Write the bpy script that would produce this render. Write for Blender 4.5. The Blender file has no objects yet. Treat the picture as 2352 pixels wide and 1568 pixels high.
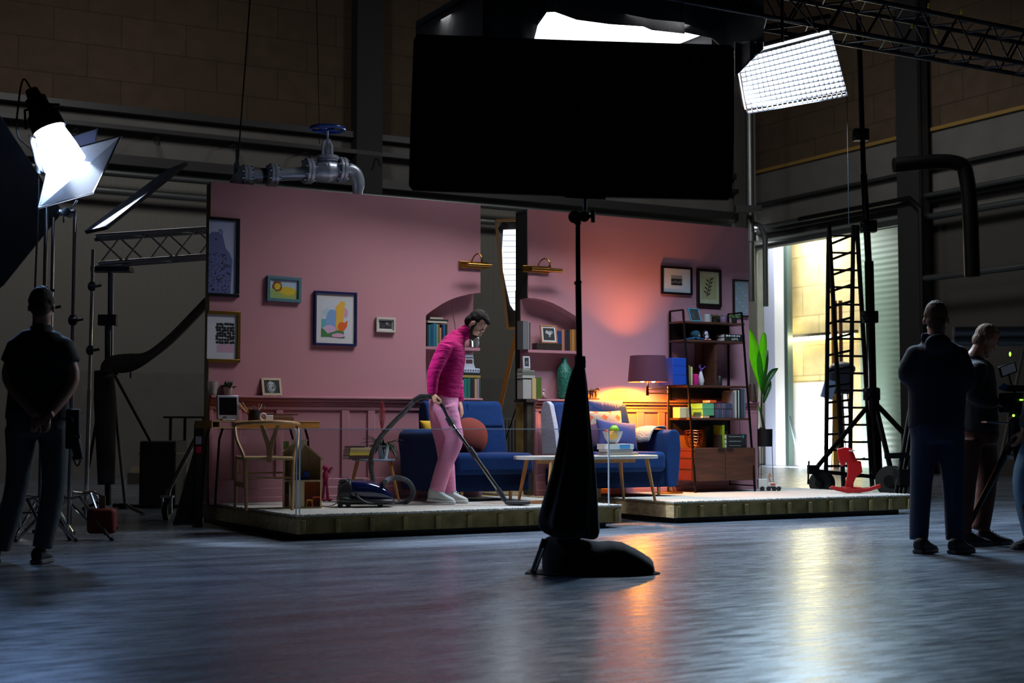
import bpy, bmesh, math, random
from mathutils import Vector, Matrix, Euler, Quaternion
R = random.Random(7)
PI = math.pi
sc = bpy.context.scene
COL = sc.collection
# ------------------------------------------------------------------ camera, world, exposure
CAM_H, F, TILT = 0.88, 3266.67, math.atan(200/3266.67)
cd = bpy.data.cameras.new('camera'); cam = bpy.data.objects.new('camera', cd); COL.objects.link(cam)
cd.lens = 50; cd.sensor_width = 36; cd.clip_start = .05; cd.clip_end = 200
cam.location = (0, 0, CAM_H); cam.rotation_euler = (PI/2+TILT, 0, 0)
cd.dof.use_dof = True; cd.dof.focus_distance = 13.3; cd.dof.aperture_fstop = 2.8
sc.camera = cam
w = bpy.data.worlds.new('world'); sc.world = w; w.use_nodes = True
w.node_tree.nodes['Background'].inputs[0].default_value = (.62, .74, 1, 1)
w.node_tree.nodes['Background'].inputs[1].default_value = .010
sc.view_settings.view_transform = 'Standard'; sc.view_settings.look = 'None'
sc.view_settings.gamma = 1; sc.view_settings.use_curve_mapping = False
sc.view_settings.exposure = 0.0
sc.cycles.use_denoising = True; sc.cycles.max_bounces = 8; sc.cycles.diffuse_bounces = 3
sc.cycles.glossy_bounces = 3; sc.cycles.transmission_bounces = 6; sc.cycles.transparent_max_bounces = 12
sc.cycles.sample_clamp_indirect = 4; sc.cycles.caustics_reflective = False; sc.cycles.caustics_refractive = False
# ------------------------------------------------------------------ frames of reference
ANG = math.radians(29.5); CA, SA = math.cos(ANG), math.sin(ANG)
W0 = (-2.77, 13.0)          # left end of the painted set wall
PZ = 0.20                   # top of the set platforms
def P(s, y, z=0.): return Vector((W0[0]+s*CA-y*SA, W0[1]+s*SA+y*CA, z))
def ray(px, py):
    a = (px-1176)/F; b = (784-py)/F; c, s = math.cos(TILT), math.sin(TILT)
    return Vector((a, c-s*b, s+c*b))
def to_set(v):
    dx, dy = v.x-W0[0], v.y-W0[1]
    return (dx*CA+dy*SA, -dx*SA+dy*CA, v.z)
def pw(px, py, y=0.):       # point of the photograph on the plane parallel to the set wall: (s, z)
    d = ray(px, py); n = Vector((-SA, CA, 0)); o = P(0, y)
    t = (o.dot(n))/(d.dot(n)); v = d*t; v.z += CAM_H; r = to_set(v); return (r[0], r[2])
def pv(px, py, s):          # on the plane square to the set wall: (y, z)
    d = ray(px, py); n = Vector((CA, SA, 0)); o = P(s, 0)
    t = (o.dot(n))/(d.dot(n)); v = d*t; v.z += CAM_H; r = to_set(v); return (r[1], r[2])
def pf(px, py, z=0.):       # on a level: world point
    d = ray(px, py); t = (z-CAM_H)/d.z; v = d*t; v.z = z; return v
def pfs(px, py, z=0.):
    r = to_set(pf(px, py, z)); return (r[0], r[1])
def pd(px, py, Y):          # at a distance
    d = ray(px, py); t = Y/d.y; v = d*t; v.z += CAM_H; return v
def area_light(name, loc, target, sx, sy, power, color, spread=180):
    l = bpy.data.lights.new(name, 'AREA'); l.shape = 'RECTANGLE'; l.size = sx; l.size_y = sy
    l.energy = power; l.color = color; l.spread = math.radians(spread)
    o = bpy.data.objects.new(name, l); COL.objects.link(o); o.location = loc
    o.rotation_euler = (Vector(target)-Vector(loc)).to_track_quat('-Z', 'Y').to_euler(); return o
# lights the place has: overhead softbox, grid LED panel, lamp on the left stand, big lamp behind the set gap, next room; plus an added hall fill
SB_S0, SB_S1, SB_Y0, SB_Y1, SB_Z = 1.75, 4.15, -2.1, -0.75, 4.62
area_light('softbox_light', P((SB_S0+SB_S1)/2, (SB_Y0+SB_Y1)/2, SB_Z-.02), P((SB_S0+SB_S1)/2, (SB_Y0+SB_Y1)/2+.0, 0), SB_S1-SB_S0-.1, SB_Y1-SB_Y0-.1, 150, (.95, .96, 1))
area_light('backlight_behind_set', P(7.1, 3.2, 1.6), P(6.6, .3, 1.35), .5, .5, 110, (.95, 1, .98))
for hs, hy, hp_ in ((1., 7.0, 120), (11.5, 5.0, 150)): area_light('hall_fill_light', P(hs, hy, 8.2), P(hs+2, hy+6, 0), 1.6, 1.6, hp_, (1, .98, .95))  # unseen fill lights, added to brighten the dark hall walls
# ------------------------------------------------------------------ materials
def lin(c): return tuple(((x/255)/12.92 if x/255 <= .04045 else ((x/255+.055)/1.055)**2.4) for x in c)
MT = {}
def M(name, c, rough=.6, metal=0., bump=0., bscale=60., var=0., vscale=6., spec=.5, stretch=(1, 1, 1), bdist=.01, emit=0., sheen=0., coat=0., alpha=1., trans=0.):
    if name in MT: return MT[name]
    m = bpy.data.materials.new(name); m.use_nodes = True; nt = m.node_tree; b = nt.nodes['Principled BSDF']
    c = lin(c) if max(c) > 1 else c
    b.inputs['Base Color'].default_value = (*c, 1); b.inputs['Roughness'].default_value = rough
    b.inputs['Metallic'].default_value = metal; b.inputs['Specular IOR Level'].default_value = spec
    if sheen: b.inputs['Sheen Weight'].default_value = sheen
    if coat: b.inputs['Coat Weight'].default_value = coat; b.inputs['Coat Roughness'].default_value = .1
    if trans: b.inputs['Transmission Weight'].default_value = trans
    if emit:
        b.inputs['Emission Color'].default_value = (*c, 1); b.inputs['Emission Strength'].default_value = emit
    b.inputs['Alpha'].default_value = alpha
    if bump or var:
        tc = nt.nodes.new('ShaderNodeTexCoord'); mp = nt.nodes.new('ShaderNodeMapping'); mp.inputs['Scale'].default_value = stretch
        nt.links.new(tc.outputs['Object'], mp.inputs['Vector'])
        if bump:
            n = nt.nodes.new('ShaderNodeTexNoise'); n.inputs['Scale'].default_value = bscale; n.inputs['Detail'].default_value = 3
            nt.links.new(mp.outputs[0], n.inputs['Vector'])
            bp = nt.nodes.new('ShaderNodeBump'); bp.inputs['Strength'].default_value = bump; bp.inputs['Distance'].default_value = bdist
            nt.links.new(n.outputs[0], bp.inputs['Height']); nt.links.new(bp.outputs[0], b.inputs['Normal'])
        if var:
            n = nt.nodes.new('ShaderNodeTexNoise'); n.inputs['Scale'].default_value = vscale; n.inputs['Detail'].default_value = 5
            nt.links.new(mp.outputs[0], n.inputs['Vector'])
            rp = nt.nodes.new('ShaderNodeValToRGB'); rp.color_ramp.elements[0].position = .3; rp.color_ramp.elements[1].position = .7
            rp.color_ramp.elements[0].color = tuple(max(0, x*(1-var)) for x in c)+(1,)
            rp.color_ramp.elements[1].color = tuple(min(1, x*(1+var)) for x in c)+(1,)
            nt.links.new(n.outputs[0], rp.inputs[0]); nt.links.new(rp.outputs[0], b.inputs['Base Color'])
    MT[name] = m; return m
def wood(name, c, rough=.5, var=.35, along='x', sc_=9):
    st = {'x': (.12, 1, 1), 'y': (1, .12, 1), 'z': (1, 1, .12)}[along]
    return M(name, c, rough, var=var, vscale=sc_*3, stretch=st, bump=.05, bscale=80)
# ------------------------------------------------------------------ mesh builder
class B:
    def __init__(s, mat=None): s.bm = bmesh.new(); s.mats = []; s.cur = 0; s.n = 0; (mat and s.m(mat))
    def m(s, mat):
        if mat not in s.mats: s.mats.append(mat)
        s.cur = s.mats.index(mat); return s
    def _f(s, vs):
        try: f = s.bm.faces.new(vs)
        except ValueError: return
        f.material_index = s.cur
    def v(s, p): return s.bm.verts.new(p)
    def box(s, c, size, rot=None, taper=1.):
        q = Euler(rot).to_matrix() if rot else Matrix.Identity(3); c = Vector(c); v = []
        for z in (-.5, .5):
            k = 1 if z < 0 else taper
            for x, y in ((-.5, -.5), (.5, -.5), (.5, .5), (-.5, .5)):
                v.append(s.v(c+q @ Vector((x*size[0]*k, y*size[1]*k, z*size[2]))))
        for f in ((3, 2, 1, 0), (4, 5, 6, 7), (0, 1, 5, 4), (1, 2, 6, 5), (2, 3, 7, 6), (3, 0, 4, 7)): s._f([v[i] for i in f])
        return s
    def bx(s, x0, x1, y0, y1, z0, z1): return s.box(((x0+x1)/2, (y0+y1)/2, (z0+z1)/2), (abs(x1-x0), abs(y1-y0), abs(z1-z0)))
    def bar(s, p0, p1, a, b=None, up=(0, 0, 1)):      # square-section bar
        p0, p1 = Vector(p0), Vector(p1); d = (p1-p0).normalized(); b = b or a; u = Vector(up)
        if abs(d.dot(u)) > .98: u = Vector((0, 1, 0))
        x = d.cross(u).normalized(); y = x.cross(d).normalized(); v = []
        for p in (p0, p1):
            for i, j in ((-1, -1), (1, -1), (1, 1), (-1, 1)): v.append(s.v(p+x*i*a/2+y*j*b/2))
        for f in ((3, 2, 1, 0), (4, 5, 6, 7), (0, 1, 5, 4), (1, 2, 6, 5), (2, 3, 7, 6), (3, 0, 4, 7)): s._f([v[i] for i in f])
        return s
    def tube(s, pts, r, seg=8, closed=False, caps=True, side=None):
        pts = [Vector(p) for p in pts]; n = len(pts)
        rs = r if isinstance(r, (list, tuple)) else [r]*n
        rings = []; prev = None
        for i, p in enumerate(pts):
            a = pts[(i-1) % n] if (i > 0 or closed) else p; b = pts[(i+1) % n] if (i < n-1 or closed) else p
            d = (b-a).normalized()
            if side is not None:
                x = Vector(side); x = (x-d*x.dot(d)).normalized()
            elif prev is None:
                u = Vector((0, 0, 1)) if abs(d.z) < .9 else Vector((1, 0, 0)); x = d.cross(u).normalized()
            else: x = (prev-d*prev.dot(d)).normalized()
            prev = x; y = d.cross(x); rr = rs[i]; ra, rb = (rr if isinstance(rr, (list, tuple)) else (rr, rr))
            rings.append([s.v(p+x*math.cos(2*PI*k/seg)*ra+y*math.sin(2*PI*k/seg)*rb) for k in range(seg)])
        for i in range(n if closed else n-1):
            A, C = rings[i], rings[(i+1) % n]
            for k in range(seg): s._f([A[k], A[(k+1) % seg], C[(k+1) % seg], C[k]])
        if caps and not closed: s._f(rings[0][::-1]); s._f(rings[-1])
        return s
    def cyl(s, p0, p1, r0, r1=None, seg=12): return s.tube([p0, p1], [r0, r0 if r1 is None else r1], seg)
    def ell(s, c, r, rot=None, seg=14, rings=8):
        q = (rot if isinstance(rot, Matrix) else Euler(rot).to_matrix()) if rot is not None else Matrix.Identity(3); c = Vector(c)
        r = (r, r, r) if not isinstance(r, (list, tuple)) else r; rows = []
        for i in range(1, rings):
            t = PI*i/rings
            rows.append([s.v(c+q @ Vector((r[0]*math.sin(t)*math.cos(2*PI*k/seg), r[1]*math.sin(t)*math.sin(2*PI*k/seg), r[2]*math.cos(t)))) for k in range(seg)])
        a = s.v(c+q @ Vector((0, 0, r[2]))); b = s.v(c+q @ Vector((0, 0, -r[2])))
        for k in range(seg):
            s._f([a, rows[0][k], rows[0][(k+1) % seg]]); s._f([b, rows[-1][(k+1) % seg], rows[-1][k]])
            for i in range(len(rows)-1): s._f([rows[i][k], rows[i+1][k], rows[i+1][(k+1) % seg], rows[i][(k+1) % seg]])
        return s
    def lathe(s, prof, c=(0, 0, 0), seg=20, axis='z', wob=None, caps=True):
        c = Vector(c); rings = []
        for r, z in prof:
            ring = []
            for k in range(seg):
                a = 2*PI*k/seg; rr = max(r, 1e-4)*(wob(a, z) if wob else 1)
                p = Vector((rr*math.cos(a), rr*math.sin(a), z))
                if axis == 'x': p = Vector((z, p.x, p.y))
                if axis == 'y': p = Vector((p.x, z, p.y))
                ring.append(s.v(c+p))
            rings.append(ring)
        for A, C in zip(rings, rings[1:]):
            for k in range(seg): s._f([A[k], A[(k+1) % seg], C[(k+1) % seg], C[k]])
        if caps: s._f(rings[0][::-1]); s._f(rings[-1])
        return s
    def prism(s, pts, t0, t1, plane='xz', fn=None):
        def q(a, b, t): return (fn(a, b, t) if fn else ((a, t, b) if plane == 'xz' else (a, b, t) if plane == 'xy' else (t, a, b)))
        A = [s.v(q(a, b, t0)) for a, b in pts]; C = [s.v(q(a, b, t1)) for a, b in pts]
        s._f(A); s._f(C[::-1])
        for i in range(len(pts)): j = (i+1) % len(pts); s._f([A[i], C[i], C[j], A[j]])
        return s
    def grid(s, fn, nu, nv, thick=None):
        g = [[s.v(fn(i/nu, j/nv)) for j in range(nv+1)] for i in range(nu+1)]
        for i in range(nu):
            for j in range(nv): s._f([g[i][j], g[i+1][j], g[i+1][j+1], g[i][j+1]])
        return s
    def poly(s, pts): s._f([s.v(p) for p in pts]); return s
def obj(name, b, parent=None, loc=None, rz=None, bevel=0., sub=0, remesh=0., solid=0., smooth=True, smooth_it=0, ang=38, seg=2):
    bmesh.ops.recalc_face_normals(b.bm, faces=b.bm.faces)
    me = bpy.data.meshes.new(name); b.bm.to_mesh(me); b.bm.free()
    for m in b.mats: me.materials.append(m)
    if smooth: me.shade_smooth(); (not sub and not remesh) and me.set_sharp_from_angle(angle=math.radians(ang))
    o = bpy.data.objects.new(name, me); COL.objects.link(o)
    if parent is not None: o.parent = parent
    if loc is not None: o.location = loc
    if rz is not None: o.rotation_euler = (0, 0, rz)
    if remesh:
        q = o.modifiers.new('r', 'REMESH'); q.mode = 'VOXEL'; q.voxel_size = remesh; q.use_smooth_shade = True
        if smooth_it: q = o.modifiers.new('s', 'SMOOTH'); q.factor = .5; q.iterations = smooth_it
    if bevel: q = o.modifiers.new('b', 'BEVEL'); q.width = bevel; q.segments = seg; q.limit_method = 'ANGLE'
    if sub: q = o.modifiers.new('u', 'SUBSURF'); q.levels = sub; q.render_levels = sub
    if solid: q = o.modifiers.new('t', 'SOLIDIFY'); q.thickness = solid; q.offset = 0
    return o
def tag(o, label, cat, group=None, kind=None):
    o['label'] = label; o['category'] = cat
    if group: o['group'] = group
    if kind: o['kind'] = kind
    return o
def thing(name, label, cat, loc, rz=0., group=None):
    o = bpy.data.objects.new(name, None); COL.objects.link(o); o.empty_display_size = .1
    o.location = loc; o.rotation_euler = (0, 0, rz); return tag(o, label, cat, group)
def sthing(name, label, cat, s, y, z, group=None, turn=0.): return thing(name, label, cat, P(s, y, z), ANG+turn, group)
def struct(name, b, **k): o = obj(name, b, **k); o['kind'] = 'structure'; return o
def bez(pts, n=8):          # smooth curve through points (Catmull-Rom)
    pts = [Vector(p) for p in pts]; q = [pts[0]]+pts+[pts[-1]]; out = []
    for i in range(1, len(q)-2):
        for k in range(n):
            t = k/n; a, b, c, d = q[i-1], q[i], q[i+1], q[i+2]
            out.append(.5*((2*b)+(c-a)*t+(2*a-5*b+4*c-d)*t*t+(3*b-a-3*c+d)*t**3))
    out.append(pts[-1]); return out
# shared materials
black_metal = M('black_metal', (16, 16, 18), .45, .6); steel = M('steel', (150, 152, 158), .3, 1.); chrome = M('chrome', (200, 202, 206), .15, 1.)
dark_steel = M('dark_steel', (60, 60, 64), .4, .9); brass = M('brass', (170, 125, 60), .28, 1.)
pink = M('pink_paint', (.50, .225, .265), .75, bump=.04, bscale=300)
pink_shaded = M('pink_shaded_paint', (.42, .18, .215), .6)  # wall pink darkened: shade on the wainscot put into the colour
ply = wood('plywood', (120, 98, 60)); rawpine = wood('raw_pine', (176, 150, 112)); oak = wood('oak', (190, 140, 88)); walnut = wood('walnut', (70, 40, 26), along='x')
black_cloth = M('black_cloth', (15, 14, 16), .95, bump=.4, bscale=12, sheen=.15, spec=.15)
blue_fabric = M('blue_fabric', (15, 48, 98), .9, bump=.15, bscale=250, var=.12, vscale=20, sheen=.05, spec=.15)
white_paint = M('white_paint', (215, 215, 212), .5); black_paint = M('black_paint', (14, 14, 15), .5); paper = M('paper', (205, 205, 205), .8)
rubber = M('rubber', (12, 12, 12), .7)
# ================================================================== the hall
def floor_mat():
    m = bpy.data.materials.new('polished_concrete'); m.use_nodes = True; nt = m.node_tree; b = nt.nodes['Principled BSDF']
    N = lambda t: nt.nodes.new(t); L = nt.links.new
    tc = N('ShaderNodeTexCoord'); mp = N('ShaderNodeMapping'); mp.inputs['Scale'].default_value = (.45, 2.4, 1); mp.inputs['Rotation'].default_value = (0, 0, -.35)
    L(tc.outputs['Object'], mp.inputs[0])
    n1 = N('ShaderNodeTexNoise'); n1.inputs['Scale'].default_value = 1.6; n1.inputs['Detail'].default_value = 9; n1.inputs['Roughness'].default_value = .65; L(mp.outputs[0], n1.inputs[0])
    n2 = N('ShaderNodeTexNoise'); n2.inputs['Scale'].default_value = 9; n2.inputs['Detail'].default_value = 6; L(mp.outputs[0], n2.inputs[0])
    rp = N('ShaderNodeValToRGB'); rp.color_ramp.elements[0].position = .36; rp.color_ramp.elements[0].color = (.050, .062, .084, 1)
    rp.color_ramp.elements[1].position = .64; rp.color_ramp.elements[1].color = (.17, .20, .245, 1); L(n1.outputs[0], rp.inputs[0])
    sx = N('ShaderNodeSeparateXYZ'); L(tc.outputs['Object'], sx.inputs[0])
    js, jy = pfs(1010, 1451)[0], pfs(1344, 1480)[1]
    prev = None
    for ax, v0 in (('X', js), ('Y', jy)):
        a = N('ShaderNodeMath'); a.operation = 'SUBTRACT'; a.inputs[1].default_value = v0; L(sx.outputs[ax], a.inputs[0])
        c = N('ShaderNodeMath'); c.operation = 'ABSOLUTE'; L(a.outputs[0], c.inputs[0])
        d = N('ShaderNodeMath'); d.operation = 'LESS_THAN'; d.inputs[1].default_value = .004; L(c.outputs[0], d.inputs[0])
        if prev: e = N('ShaderNodeMath'); e.operation = 'MAXIMUM'; L(prev.outputs[0], e.inputs[0]); L(d.outputs[0], e.inputs[1]); prev = e
        else: prev = d
    mx = N('ShaderNodeMixRGB'); mx.inputs[2].default_value = (.015, .015, .018, 1); L(prev.outputs[0], mx.inputs[0]); L(rp.outputs[0], mx.inputs[1]); L(mx.outputs[0], b.inputs['Base Color'])
    mr = N('ShaderNodeMapRange'); mr.inputs[1].default_value = .3; mr.inputs[2].default_value = .7; mr.inputs[3].default_value = .19; mr.inputs[4].default_value = .34
    L(n2.outputs[0], mr.inputs[0]); L(mr.outputs[0], b.inputs['Roughness'])
    b.inputs['Specular IOR Level'].default_value = .55
    bp = N('ShaderNodeBump'); bp.inputs['Strength'].default_value = .02; bp.inputs['Distance'].default_value = .002; L(n2.outputs[0], bp.inputs['Height']); L(bp.outputs[0], b.inputs['Normal'])
    return m
ORG = P(0, 0)
b = B(floor_mat()); b.bx(-14, 23, -24, 14.5, -.2, 0); struct('floor', b, loc=ORG, rz=ANG)
def block_mat(name, c1, c2, mortar, bw, bh, rough=.85, plane='xz'):
    m = bpy.data.materials.new(name); m.use_nodes = True; nt = m.node_tree; bs = nt.nodes['Principled BSDF']
    tc = nt.nodes.new('ShaderNodeTexCoord'); sx = nt.nodes.new('ShaderNodeSeparateXYZ'); cx = nt.nodes.new('ShaderNodeCombineXYZ'); br = nt.nodes.new('ShaderNodeTexBrick')
    nt.links.new(tc.outputs['Object'], sx.inputs[0]); nt.links.new(sx.outputs['X' if plane == 'xz' else 'Y'], cx.inputs[0]); nt.links.new(sx.outputs['Z'], cx.inputs[1]); nt.links.new(cx.outputs[0], br.inputs[0])
    br.inputs['Color1'].default_value = (*lin(c1), 1); br.inputs['Color2'].default_value = (*lin(c2), 1); br.inputs['Mortar'].default_value = (*lin(mortar), 1)
    br.inputs['Scale'].default_value = 1; br.inputs['Brick Width'].default_value = bw; br.inputs['Row Height'].default_value = bh; br.inputs['Mortar Size'].default_value = .012
    n = nt.nodes.new('ShaderNodeTexNoise'); n.inputs['Scale'].default_value = 3; n.inputs['Detail'].default_value = 8; nt.links.new(cx.outputs[0], n.inputs[0])
    mx = nt.nodes.new('ShaderNodeMixRGB'); mx.blend_type = 'OVERLAY'; mx.inputs[0].default_value = .35; nt.links.new(br.outputs[0], mx.inputs[1]); nt.links.new(n.outputs[0], mx.inputs[2])
    nt.links.new(mx.outputs[0], bs.inputs['Base Color']); bs.inputs['Roughness'].default_value = rough; return m
def clad_mat(name, c, pitch, axis, rough=.5, strength=.6):
    m = bpy.data.materials.new(name); m.use_nodes = True; nt = m.node_tree; bs = nt.nodes['Principled BSDF']
    tc = nt.nodes.new('ShaderNodeTexCoord'); wv = nt.nodes.new('ShaderNodeTexWave'); wv.bands_direction = axis; wv.wave_profile = 'SIN'
    wv.inputs['Scale'].default_value = .314/pitch; nt.links.new(tc.outputs['Object'], wv.inputs[0])
    bp = nt.nodes.new('ShaderNodeBump'); bp.inputs['Strength'].default_value = strength; bp.inputs['Distance'].default_value = .02
    nt.links.new(wv.outputs[1], bp.inputs['Height']); nt.links.new(bp.outputs[0], bs.inputs['Normal'])
    bs.inputs['Base Color'].default_value = (*lin(c), 1); bs.inputs['Roughness'].default_value = rough; return m
BY, RS, HC = 13.1, 16.9, 12.0     # back wall and right wall of the hall, in set directions
blocks = block_mat('brown_blocks', (76, 60, 44), (70, 55, 41), (52, 42, 32), 1.2, .6)
clad = clad_mat('grey_cladding', (112, 110, 104), .12, 'X', .6, .12); clad_r = clad_mat('grey_cladding_right', (112, 110, 104), .12, 'Y')
grey_wall = M('grey_wall_paint', (104, 103, 100), .8, var=.1, vscale=2)
b = B(blocks); b.bx(-14, RS, BY, BY+.3, 6.7, HC)
b.m(grey_wall); b.bx(-14, RS, BY+.02, BY+.3, 5.45, 6.7); b.m(clad); b.bx(-14, RS, BY+.04, BY+.3, 1.9, 5.45)
b.m(grey_wall); b.bx(-14, RS, BY, BY+.3, 0, 1.9); struct('wall_back', b, loc=ORG, rz=ANG)
dy0, dy1 = pv(1690, 1074, RS)[0], pv(2108, 1080, RS)[0]   # door opening: far edge, near edge
DZ = pv(1900, 543, RS)[1]
blocks_r = block_mat('brown_blocks_right', (86, 70, 54), (78, 63, 49), (58, 48, 38), 1.2, .6, plane='yz')
b = B(blocks_r); b.bx(RS, RS+.25, -24, BY, 6.75, HC)
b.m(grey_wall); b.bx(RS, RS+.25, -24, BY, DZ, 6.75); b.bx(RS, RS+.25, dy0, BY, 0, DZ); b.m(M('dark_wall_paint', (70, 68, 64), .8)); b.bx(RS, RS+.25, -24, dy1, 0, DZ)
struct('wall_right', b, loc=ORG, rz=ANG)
b = B(M('ceiling_dark', (40, 40, 42), .9)); b.bx(-14, RS+5, -24, BY, HC, HC+.2); struct('ceiling', b, loc=ORG, rz=ANG)
b = B(grey_wall); b.bx(-14.2, -14, -24, BY, 0, HC); struct('wall_left', b, loc=ORG, rz=ANG)
# next room seen through the door
FW = RS+2.2
ysh = pv(1985, 900, FW)[0]
b = B(M('pale_concrete', (176, 182, 168), .85, var=.12, vscale=3)); b.bx(FW, FW+.2, pv(1757, 900, FW)[0], dy0+6, 0, 6); struct('wall_beyond_concrete', b, loc=ORG, rz=ANG)
b = B(block_mat('yellow_blocks', (196, 178, 128), (186, 168, 118), (150, 134, 92), 1.15, .72, plane='yz')); b.bx(FW, FW+.2, ysh, pv(1757, 900, FW)[0], 0, 6)
struct('wall_beyond', b, loc=ORG, rz=ANG)
b = B(clad_mat('shutter_green_grey', (128, 150, 134), .13, 'Z', .45, .25)); b.bx(FW-.1, FW+.1, dy1-3, ysh, 0, 5.6); struct('wall_shutter', b, loc=ORG, rz=ANG)
b = B(white_paint)
zz = pv(1860, 878, FW)[1]
b.bx(FW-.04, FW, ysh+.5, dy0+6, 0, zz); struct('trim_1', b, loc=ORG, rz=ANG)
b = B(M('beyond_ceiling', (190, 190, 184), .8)); b.bx(RS+.25, FW+.2, dy1-3, dy0+6, 5.6, 5.8); struct('ceiling_beyond', b, loc=ORG, rz=ANG)
# door frame, open leaf and lintel
b = B(M('door_frame_metal', (170, 176, 178), .35, .6)); b.bx(RS-.06, RS+.3, dy0-.12, dy0+.05, 0, DZ+.1); b.bx(RS-.06, RS+.3, dy1-.12, dy1+.05, 0, DZ+.1); b.bx(RS-.08, RS+.3, dy1-.1, dy0+.05, DZ, DZ+.16)
XS = FW-.5
ya, yb = pv(1812, 900, XS)[0], pv(1804, 900, XS)[0]
ym = pv(1781, 900, XS)[0]; yn = pv(1757, 900, XS)[0]
struct('door_1', b, loc=ORG, rz=ANG); b = B(M('grey_blue_post', (150, 156, 176), .5))
b.bx(XS, XS+.12, ym, yn, 0, 5.5); b.m(white_paint); b.bx(XS, XS+.12, yb, ym, 0, 5.5); b.m(M('dark_green_edge', (46, 62, 58), .5)); b.bx(XS-.02, XS+.14, ya, yb, 0, 5.5)
struct('door_2', b, loc=ORG, rz=ANG)
# lamps of the next room
TZ = pv(1860, 777, FW-.15)[1]; ty0, ty1 = pv(1812, 777, FW-.15)[0]+.8, pv(1975, 777, FW-.15)[0]+.2
b = B(M('yellow_tube_glow', (1., .93, .50), emit=9.)); b.cyl((0, ty0-ty1, 0), (0, 0, 0), .045)
t = thing('tube_light', 'glowing yellow white strip light on the block wall beyond the open door', 'light', P(FW-.15, ty1, TZ), ANG); obj('tube', b, t)
b = B(dark_steel); b.bx(.03, .14, 0, ty0-ty1, .05, .12); obj('fitting', b, t)
area_light('next_room_tube_light', P(FW-.2, (ty0+ty1)/2, TZ), P(FW-3, (ty0+ty1)/2, TZ-1), 2.5, .1, 70, (1, .93, .55))
area_light('next_room_floor_light', P(RS+.6, dy0-1.2, .12), P(FW, dy0-.6, .9), .9, .3, 240, (.93, .97, 1))
area_light('next_room_ceiling_light', P(RS+1.1, dy0-.6, 5.5), P(RS+1.3, dy0-.6, 0), 1.4, 3.2, 210, (.95, .98, 1))
b = B(M('ceiling_lamp_glow', (1, 1, 1), emit=6.)); b.bx(-.7, .7, -1.6, 1.6, .0, .04)
tag(obj('ceiling_lamp', b, loc=P(RS+1.1, dy0-.6, 5.54), rz=ANG), 'white ceiling lamp in the bright room beyond the open door', 'lamp')
# ledges, trays and pipes along the hall walls
def strip(name, mat, label, cat, y, z, h, d, s0=-14, s1=RS-.3, right=False):
    b = B(mat)
    if right: b.bx(RS-y-d, RS-y, -24, BY-.3, z, z+h)
    else: b.bx(s0, s1, BY-y-d, BY-y, z, z+h)
    return b
dgrey = M('painted_steel_dark', (52, 52, 54), .5, .3)
b = strip('', dgrey, '', '', 0, 6.58, .12, .22); b.bx(-14, RS-.3, BY-.3, BY-.02, 6.25, 6.33); b.bx(-14, RS-.3, BY-.28, BY-.02, 5.62, 5.8); struct('trim_2', b, loc=ORG, rz=ANG)
b = strip('', M('yellow_oak_strip', (150, 120, 60), .6), '', '', 0, 6.72, .07, .08, right=True); struct('trim_3', b, loc=ORG, rz=ANG)
b = strip('', dgrey, '', '', 0, 5.95, .06, .16, right=True); b.bx(RS-.2, RS, -24, BY-.3, 5.3, 5.42); struct('trim_4', b, loc=ORG, rz=ANG)
duct = M('galvanised_duct', (120, 124, 126), .42, .9, bump=.3, bscale=8)
for z, r, yy, lab in ((5.42, .055, .45, 'upper'), (5.12, .07, .3, 'lower')):
    b = B(duct); b.cyl((0, 0, 0), (24, 0, 0), r); q = obj('pipe_run', b, loc=P(-8, BY-yy, z), rz=ANG)
    tag(q, f'{lab} silver pipe running along the back wall behind the set', 'pipe')
for k, (py, r) in enumerate(((545, .05), (563, .07))):
    y_, z_ = pv(1760, py, RS-.3)
    b = B(duct); b.cyl((0, 0, 0), (0, -22, 0), r); q = obj('pipe_run', b, loc=P(RS-.3, BY-.5, z_+(.0 if k else .25)), rz=ANG)
    tag(q, ('thinner' if k == 0 else 'thicker')+' pale pipe running above the open door', 'pipe')
for k in range(9):   # hangers under the back-wall tray
    b = B(steel); b.tube([(0, 0, 0), (0, -.3, -.02), (0, -.42, -.2)], .018, 6)
    q = obj('pipe_bracket', b, loc=P(1.2+k*1.45-4, BY-.05, 6.2), rz=ANG); tag(q, 'small angled steel bracket under the ledge of the back wall', 'bracket', 'brackets in a row on the back wall')
# columns
for px, wd, lab in ((1722, .34, 'pale steel column in the corner behind the set'), (2112, .5, 'dark steel column right of the open door')):
    y_ = pv(px, 900, RS-.3)[0]
    b = B(M('column_grey', (120, 120, 118), .6) if px < 1800 else dgrey); b.bx(-.12, .12, -wd/2, wd/2, 0, HC); b.bx(-.2, -.12, -wd/2-.04, wd/2+.04, 0, HC)
    q = struct('column', b, loc=P(RS-.32, y_, 0), rz=ANG)
for px, w_ in ((850, .55),):
    s_ = pw(px, 200, BY-.3)[0]
    b = B(dgrey); b.cur = 0; b.mats[0] = M('dark_column', (30, 30, 31), .7); b.bx(-w_/2, w_/2, -.3, 0, 0, HC); struct('column_back', b, loc=P(s_, BY, 0), rz=ANG)
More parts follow.
